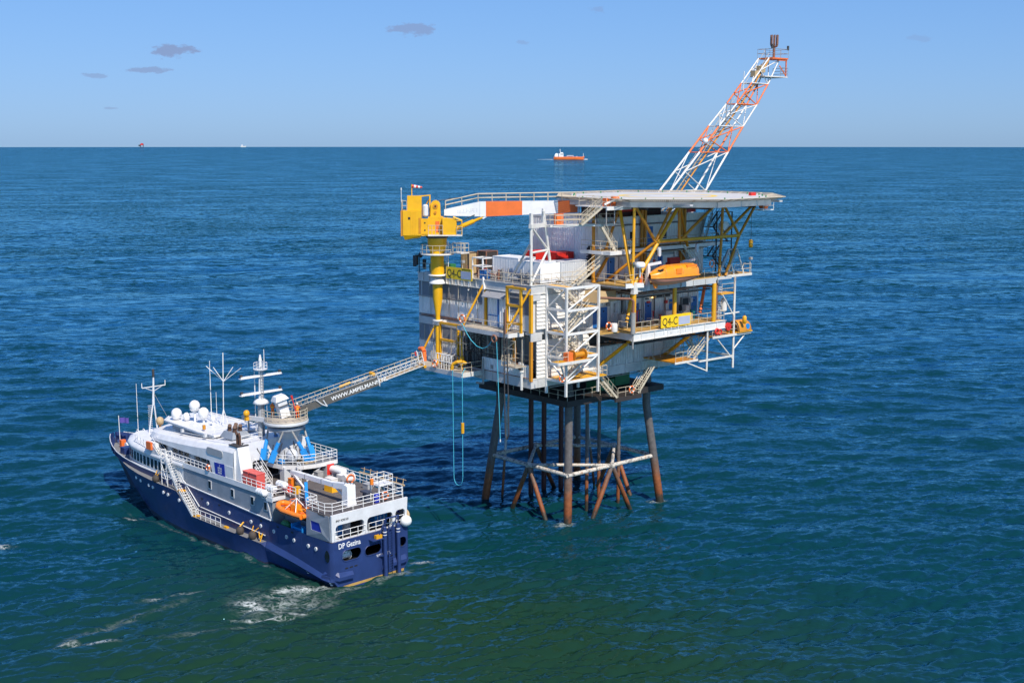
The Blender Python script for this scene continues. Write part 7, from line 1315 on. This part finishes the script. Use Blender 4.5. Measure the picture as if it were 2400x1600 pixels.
# ================================================================ FAR SHIPS
def tanker():
    t = thing('tanker', 'small orange-hulled tanker with a white bridge near the horizon', 'ship', 'W', (148, 3335, 0))
    L_, x0 = 82., 108.; B = 12.
    def row(z, k): return [(x0 + 1, 3335 - B * .8 * k, z), (x0 + 8, 3335 - B * k, z), (x0 + 62, 3335 - B * k, z), (x0 + 74, 3335 - B * .6 * k, z), (x0 + L_ - (3 if z < 3 else 0), 3335, z), (x0 + 74, 3335 + B * .6 * k, z), (x0 + 62, 3335 + B * k, z), (x0 + 8, 3335 + B * k, z), (x0 + 1, 3335 + B * .8 * k, z)]
    def rz(z, k): return [(x, y, z + (max(0, x - x0 - 66) * .14 if z > 4 else 0) + (1.2 if z > 4 and x < x0 + 27 else 0)) for x, y, _ in row(z, k)]
    part('hull', MB().grid([row(-1, .9), row(2.5, 1), rz(6.0, 1)], False, True).add(rz(6.0, 1), [tuple(range(9))]), 'orange_paint', t)
    part('bridge_house', MB().box((x0 + 3, 3335 - 9, 7), (x0 + 12, 3335 + 9, 12)).hexa([(x0 + 4, 3327, 12), (x0 + 12, 3327, 12), (x0 + 12, 3343, 12), (x0 + 4, 3343, 12)], [(x0 + 6, 3328, 16), (x0 + 11, 3328, 16), (x0 + 11, 3342, 16), (x0 + 6, 3342, 16)]).box((x0 + 14, 3325, 7), (x0 + 26, 3345, 16)).box((x0 + 18, 3328, 16), (x0 + 25, 3342, 18.5)), 'white_clean', t)
    part('bridge_windows', MB().box((x0 + 17.8, 3324.8, 13.2), (x0 + 25.5, 3325, 14.6)), 'glass', t)
    part('mast', MB().tube((x0 + 18, 3335, 18), (x0 + 17, 3335, 27), .8, n=6).tube((x0 + 78, 3335, 7), (x0 + 78, 3335, 16), .6, n=6), 'white_clean', t)
    part('catwalk', MB().box((x0 + 35, 3330, 9.5), (x0 + 52, 3333, 10.8)).box((x0 + 35, 3330, 6), (x0 + 36, 3332, 9.5)).box((x0 + 51, 3330, 6), (x0 + 52, 3332, 9.5)).box((x0 + 60, 3330, 6), (x0 + 62, 3333, 9)), 'white', t)
    single('wake', 'thin white wake trailing behind the orange tanker', 'wake', 'W', (88, 3333, .2), MB().hexa([(x0 - 42, 3331, .2), (x0 + 4, 3328, .2), (x0 + 4, 3342, .2), (x0 - 42, 3338, .2)], [(x0 - 42, 3333, .3), (x0 + 4, 3330, .7), (x0 + 4, 3340, .7), (x0 - 42, 3336, .3)]), 'white_clean')
    single('bow_wave', 'white bow wave in front of the orange tanker', 'wake', 'W', (x0 + 86, 3333, .6), MB().ell((x0 + 84, 3333, .3), 6, 6, 1.2, 10, 6), 'white_clean')
tanker()
fp = thing('far_platform', 'tiny red platform on the horizon at the far left', 'platform', 'W', (-3560, 12300, 0)); FX, FY = -3560, 12300
part('deck_house', MB().box((FX - 8, FY - 15, 18), (FX + 18, FY + 15, 30)).box((FX - 2, FY - 10, 30), (FX + 14, FY + 10, 36)), 'red', fp); part('leg', MB().beam((FX - 10, FY, -2), (FX - 10, FY, 24), 5).beam((FX + 16, FY, -2), (FX + 16, FY, 24), 5), 'steel_dark', fp); part('crane_jib', MB().beam((FX - 8, FY, 28), (FX - 16, FY, 48), 2.2), 'steel', fp); part('lower_module', MB().box((FX - 26, FY - 10, 8), (FX - 12, FY + 10, 22)), 'steel_dark', fp)
fs_ = thing('far_ship', 'speck of a white ship on the horizon left of centre', 'ship', 'W', (-2580, 12300, 0)); part('hull', MB().hexa([(-2605, 12295, -1), (-2560, 12295, -1), (-2560, 12305, -1), (-2605, 12305, -1)], [(-2608, 12294, 9), (-2552, 12294, 11), (-2552, 12306, 11), (-2608, 12306, 9)]), 'white', fs_); part('bridge', MB().box((-2600, 12295, 9), (-2588, 12305, 22)), 'white_clean', fs_)
# ================================================================ EXTRA FITTINGS
rq = random.Random(21)
# zigzag stair at the end of the quarters
for i in range(4):
    z0, z1 = 28.3 + i * 1.8, 28.3 + (i + 1) * 1.8; f_ = i % 2
    part('stair_flight', MB().stairs((29.2 if f_ else 31.0, -1.6 + .9 * f_, z0), (31.0 if f_ else 29.2, -1.6 + .9 * f_, z1), .8, (0, 1, 0)), 'steel_dark', plat)
    part('half_landing', MB().box((28.6, -2.1, z1), (29.3, -.1, z1 + .08)) if not f_ else MB().box((30.9, -2.1, z1), (31.6, -.1, z1 + .08)), 'steel_dark', plat)
part('stair_post', MB().beam((31.6, -2.1, 28.3), (31.6, -2.1, 35.6), .12).beam((28.7, -2.1, 28.3), (28.7, -2.1, 35.6), .12), 'steel_dark', plat)
# ducts, trays and pipes on the lifeboat face
part('tan_duct', MB().hexa([(7.8, -2.6, 26.2), (11.2, -2.2, 26.2), (11.2, -.1, 26.2), (7.8, -.1, 26.2)], [(8.2, -2.2, 27.4), (11.2, -2.0, 27.4), (11.2, -.1, 27.4), (8.2, -.1, 27.4)]), 'tan', plat)
for i in range(9):
    z = 21.3 + .07 * (i % 3); y = -.6 - .5 * i; part('underdeck_pipe', MB().tube((10.9 + .3 * (i % 4), y, z), (25.8 - .5 * (i % 3), y, z), .06 + .03 * (i % 3), n=8), ('steel', 'pipe_rust', 'steel_dark')[i % 3], plat)
for i in range(7):
    x = 12.2 + i * 1.9; part('vertical_pipe', MB().tube((x, -.18, 23.0), (x, -.18, 27.4), .045 + .02 * (i % 3), n=7), ('steel', 'steel_dark', 'pipe_rust')[i % 3], plat)
for i in range(6):
    x = 13.6 + i * 2.4; part('vertical_pipe', MB().tube((x, -.14, 28.3), (x, -.14, 31.6), .04, n=6), 'steel_dark', plat); part('light_fitting', MB().box((x - .5, -.3, 31.2), (x + .5, -.1, 31.3)), 'sign_yellow' if i % 2 else 'white', plat)
for i in range(8):
    x = 11.2 + i * 1.75; part('vertical_pipe', MB().tube((x, -.1, 18.2), (x, -.1, 20.5), .04, n=6), 'panel_grey', plat)
for i, (x, y, w, d, h, m_) in enumerate(((12.6, -1.0, .8, .6, 1.5, 'grey_mid'), (14.2, -.8, .9, .5, 1.8, 'steel'), (20.4, -.9, 1.2, .6, 1.2, 'panel_grey'), (23.9, -1.0, .7, .6, 1.6, 'grey_light'), (24.8, -1.2, .5, .5, 1.0, 'teal'), (21.6, -3.0, 1.0, .8, 1.0, 'tan'), (16.0, -4.5, .7, .6, .9, 'steel'))):
    c = part('deck_cabinet', MB().box((x, y - d, 22.92), (x + w, y, 22.92 + h)), m_, plat); part('cabinet_door', MB().box((x + .06, y - d - .02, 23.0), (x + w - .06, y - d, 22.85 + h)), m_, c)
for x, y in ((13.4, -1.2), (16.6, -1.4), (19.0, -.9), (22.6, -1.3), (25.6, -1.0)): part('deck_bin', MB().box((x, y - .5, 28.28), (x + .7, y, 29.0 + .3 * rq.random())), rq.choice(('grey_mid', 'red', 'white', 'steel')), plat)
# lattice and ladders below the main deck at the right
for i in range(6):
    x = 22.3 + i * .75; part('lattice_bar', MB().tube((x, -1.5, 18.6), (x + (1.1 if i % 2 else -.2), -1.5, 21.9), .05, n=6), 'rail', plat)
for z in (19.5, 20.4, 21.3): part('lattice_bar', MB().tube((22.0, -1.6, z), (27.2, -1.6, z), .045, n=6), 'rail', plat)
part('railing', MB().rail([(22.0, -1.7, 18.64), (18.0, -1.7, 18.64)]), 'rail', plat); part('stair_flight', MB().stairs((25.2, -2.4, 18.5), (22.6, -2.4, 21.2), .8, (0, 1, 0)), 'rail', plat)
# cable trays along the girders, scuppers and brackets
for a_, b_ in (((-.26, .5, 27.0), (-.18, 7.2, 27.16)), ((-.24, 8.2, 25.7), (-.14, 20.1, 25.8)), ((-.2, 11.5, 20.38), (-.1, 20.1, 20.48))): part('cable_tray', MB().box(a_, b_), 'steel', plat)
for i in range(10): y = 9.2 + i * 1.1; part('girder_stiffener', MB().box((-.2, y, 27.66), (-.1, y + .06, 28.5)), 'girder', plat)
for i in range(7): x = 11.6 + i * 2.2; part('girder_stiffener', MB().box((x, -5.72, 22.0), (x + .07, -5.62, 22.85)), 'white', plat); part('girder_stiffener', MB().box((x, -5.7, 27.52), (x + .07, -5.6, 28.14)), 'girder_grey', plat)
for i in range(9): x = .9 + i * 2.8; part('girder_stiffener', MB().box((x, -.2, 17.12), (x + .07, -.12, 18.08)), 'girder', plat)
for i in range(7): y = 1.2 + i * 2.6; part('girder_stiffener', MB().box((-.2, y, 17.12), (-.12, y + .07, 18.08)), 'girder', plat)
# hangers under the balcony and rails through the open bay
for i in range(6): y = 1.6 + i * 1.5; part('hanger_rod', MB().tube((-2.3, y, 22.9), (-2.3, y, 21.4 - .5 * (i % 2)), .03, n=5), 'steel_dark', plat)
part('railing', MB().rail([(.3, .5, 19.7), (.3, 8.2, 19.7)], 1.0), 'rail', plat); part('bay_rail', MB().tube((-.1, .4, 20.1), (-.1, 11.2, 20.1), .05, n=6), 'steel_dark', plat)
part('scaffold', MB().rail([(-2.2, 8.6, 20.6), (-.2, 8.6, 20.6)], 2.2, .03, .6, (.33, .66)).rail([(-2.2, 8.6, 20.6), (-2.2, 10.8, 20.6)], 2.2, .03, .6, (.33, .66)), 'steel', plat)
# helideck approach: extra rails, hose pipes and struts
part('railing', MB().rail([(3.2, -.4, 35.0), (7.8, -2.0, 35.0)], 1.05), 'rail', plat); part('railing', MB().rail([(8.0, .8, 37.0), (10.4, .8, 37.0)], 1.05), 'rail', plat); part('fire_main', MB().path([(8.2, -3.0, 37.2), (9.2, -3.2, 37.6), (10.8, -3.4, 37.6), (11.6, -4.2, 37.5)], .13, 8), 'white', plat)
part('approach_deck', MB().box((7.6, -1.2, 36.9), (11.0, 1.0, 37.0)), 'white_rust', plat); part('stair_flight', MB().stairs((8.4, .4, 35.0), (10.2, .4, 37.0), .8, (0, 1, 0)), 'rail', plat)
for x, y in ((8.0, -3.5), (8.0, .8), (9.4, -3.4)): part('approach_post', MB().tube((x, y, 35.0), (x, y, 36.9), .07, n=6), 'steel', plat)
for x0, y0, x1, y1 in ((12, -6, 15, 8), (18, -10, 18, 10), (26, -10, 26, 10), (30, -8, 30, 8)): part('underdeck_beam', MB().beam((x0, y0, 36.75), (x1, y1, 36.75), .18, .35), 'steel_dark', hd)
# floodlights on poles
for i, (x, y, z, lab) in enumerate(((10.4, -5.6, 29.0, 'on the deck corner below the truss'), (31.3, -5.3, 28.3, 'at the outer end of the side landing'), (.1, 12.0, 28.6, 'on the roof edge beside the name board'))):
    t = thing('floodlight', 'grey floodlight on a post ' + lab, 'floodlight', 'P', (x, y, z), 'floodlights on posts'); part('post', MB().tube((x, y, z), (x, y, z + 1.7), .05, n=6), 'rail', t); part('lamp_head', MB().box((x - .2, y - .25, z + 1.6), (x + .2, y + .05, z + 1.9)), 'steel', t)
# ---- more gear on the ship's aft deck and hull
for i, (x, y, z, w, d, h, m_, lab) in enumerate(((11.8, 1.4, 7.55, .6, .5, .9, 'orange', 'orange drum stand by the boat recess'), (9.2, 2.5, 7.55, .5, .5, .7, 'yellow', 'yellow box beside the blue davit'), (9.8, -2.2, 7.55, 1.2, .8, .5, 'white', 'white deck box near the starboard winch'), (5.4, -3.6, 7.55, .9, .6, .5, 'grey_mid', 'grey deck box along the starboard rail'), (11.4, -1.6, 7.55, .7, .7, 1.1, 'steel', 'grey hydraulic unit below the gangway deck edge'))):
    t = thing('deck_box', lab, 'box', 'S', (x, y, z)); part('body', MB().box((x, y - d, z), (x + w, y, z + h)), m_, t); part('lid', MB().box((x - .03, y - d - .03, z + h), (x + w + .03, y + .03, z + h + .06)), m_, t)
for k in range(9): x = 1.2 + k * 1.02; part('deck_plank_seam', MB().box((x, -4.6, 7.551), (x + .03, 3.2, 7.554)), 'deck_grey', ship)
for k in range(12): x = 3.0 + k * 2.1; part('hull_seam', MB().box((x, 4.735, 2.8), (x + .02, 4.752, 4.7)), 'hull_blue', ship)
for x in (6.5, 9.1, 12.2, 20.4, 24.0): part('scupper', MB().box((x, 4.74, 4.45), (x + .35, 4.78, 4.62)), 'black', ship)
part('ladder_frame', MB().rail([(12.4, -.2, 7.55), (13.0, -.2, 7.55)], 2.2, .04, .5, tuple(k / 8 for k in range(1, 8))), 'rail_white', ship)
part('aft_stair', MB().stairs((14.0, 2.6, 7.55), (16.2, 2.6, 9.3), .7, (0, 1, 0)), 'rail_white', ship)
part('roof_line', MB().path([(18.2, 3.9, 11.75), (24, 3.8, 11.45), (30, 3.6, 11.0)], .03, 5), 'rail_white', ship)
part('vent_cowl', MB().box((25.0, 3.4, 11.2), (25.4, 3.7, 11.6)), 'grey_light', ship); part('vent_cowl', MB().box((30.2, 3.3, 10.9), (30.5, 3.6, 11.25)), 'grey_light', ship)

# ---- pipework under the decks: every run its own piece
for i in range(14):
    z = 26.75 + .16 * (i % 4); y = -.5 - .34 * i; part('ceiling_pipe', MB().tube((10.8 + rq.random() * 3, y, z), (20 + rq.random() * 5, y, z), rq.choice((.04, .06, .09)), n=7), rq.choice(('steel', 'pipe_rust', 'rail', 'steel_dark')), plat)
for i in range(8):
    x = 11.5 + i * 1.8; part('ceiling_pipe', MB().tube((x, -5.0, 27.25), (x, -.3, 27.25), .05, n=7), rq.choice(('steel', 'pipe_rust', 'rail')), plat)
for i in range(10):
    z = 31.3 + .1 * (i % 3); y = -.25 - .16 * i; part('ceiling_pipe', MB().tube((10.5 + rq.random() * 2, y, z), (24 + rq.random() * 5, y, z), .04, n=6), rq.choice(('steel', 'rail', 'steel_dark')), plat)
for i in range(9):
    z = 16.75 + .1 * (i % 3); y = .6 + .9 * i; part('belly_pipe', MB().tube((1.5 + rq.random() * 4, y, z), (16 + rq.random() * 8, y, z), rq.choice((.07, .1, .14)), n=8), rq.choice(('steel', 'pipe_rust', 'steel_dark')), plat)
for i in range(7):
    x = 3 + i * 3.0; part('belly_pipe', MB().tube((x, .3, 16.9), (x, 14, 16.9), .09, n=8), rq.choice(('steel', 'pipe_rust')), plat)
for i in range(16):
    x = 10.9 + rq.random() * 15; y = -.6 - rq.random() * 3.6; h = .4 + rq.random() * 1.4
    v = part('valve_station', MB().tube((x, y, 22.92), (x, y, 22.92 + h), .06, n=7).torus((x, y, 22.92 + h), .16, .03, (0, 0, 1), 10, 5), rq.choice(('steel', 'red', 'rail', 'pipe_rust', 'teal')), plat)
for i in range(12):
    x = 10.4 + rq.random() * 16; y = -.4 - rq.random() * 1.1; part('wall_box', MB().box((x, -.28, 23.6 + rq.random() * 2.2), (x + .25 + .3 * rq.random(), -.02, 24.0 + rq.random() * 2.2 + .3)), rq.choice(('steel', 'grey_light', 'steel_dark', 'red')), plat)
for i in range(10):
    x = 13.4 + rq.random() * 14; z = 28.9 + rq.random() * 1.5; part('wall_box', MB().box((x, -.25, z), (x + .3, -.1, z + .45)), rq.choice(('steel', 'red', 'grey_light')), plat)
for i in range(10):
    y = .6 + rq.random() * 6.5; z = 18.5 + rq.random() * 1.0; part('wall_box', MB().box((-.16, y, z), (-.07, y + .35, z + .4)), rq.choice(('steel', 'white', 'grey_light', 'pipe_rust')), plat)
# louvre-side conduit, downpipes and lamps on the crane face
for i in range(7):
    y = 9.0 + i * 1.75; part('downpipe', MB().tube((-.14, y, 23.6), (-.14, y, 27.5), .035, n=6), rq.choice(('rail', 'steel', 'panel')), plat)
for i in range(5):
    y = 12.2 + i * 1.7; part('downpipe', MB().tube((-.14, y, 18.2), (-.14, y, 22.3), .035, n=6), rq.choice(('rail', 'steel')), plat)
for y in (4.4, 6.6, 10.4, 17.6): l_ = part('bulkhead_lamp', MB().box((-.35, y, 27.25), (-.06, y + .12, 27.35)), 'steel', plat); part('lamp_glass', MB().ell((-.3, y + .06, 27.18), .08, .08, .09, 8, 6), 'white_clean', l_)
# rigging on the crane: hoist wires and hook along the boom
for s_ in (-.2, .2): kp('hoist_wire', MB().tube((-.1, s_, 37.3), (5.0, s_, 38.0), .025, n=5).tube((5.0, s_, 38.0), (16.0, s_, 37.6), .025, n=5), 'steel_dark')
kp('hose_bundle', MB().path([(1.0, -.55, 35.6), (1.6, -.7, 34.8), (2.6, -.7, 34.9), (4.4, -.56, 35.7)], .05, 6), 'rubber')
kp('warning_plate', MB().box((-3.3, -1.515, 35.2), (-3.05, -1.503, 35.5)), 'sign_black'); kp('house_door', MB().box((-2.1, -1.53, 33.6), (-1.82, -1.505, 35.4)), 'yellow_dark')
# seams, hatches and lines on the lifeboat
for x in (13.0, 14.4, 15.8): part('canopy_seam', MB().path([(x, -7.0 - 1.13 * math.cos(R(a)), 29.13 + 1.31 * math.sin(R(a)) ** .5) for a in range(4, 90, 12)], .018, 4), 'boat_pink', lb)
part('side_door', MB().box((14.6, -8.16, 29.45), (15.5, -8.08, 30.05)), 'orange', lb)
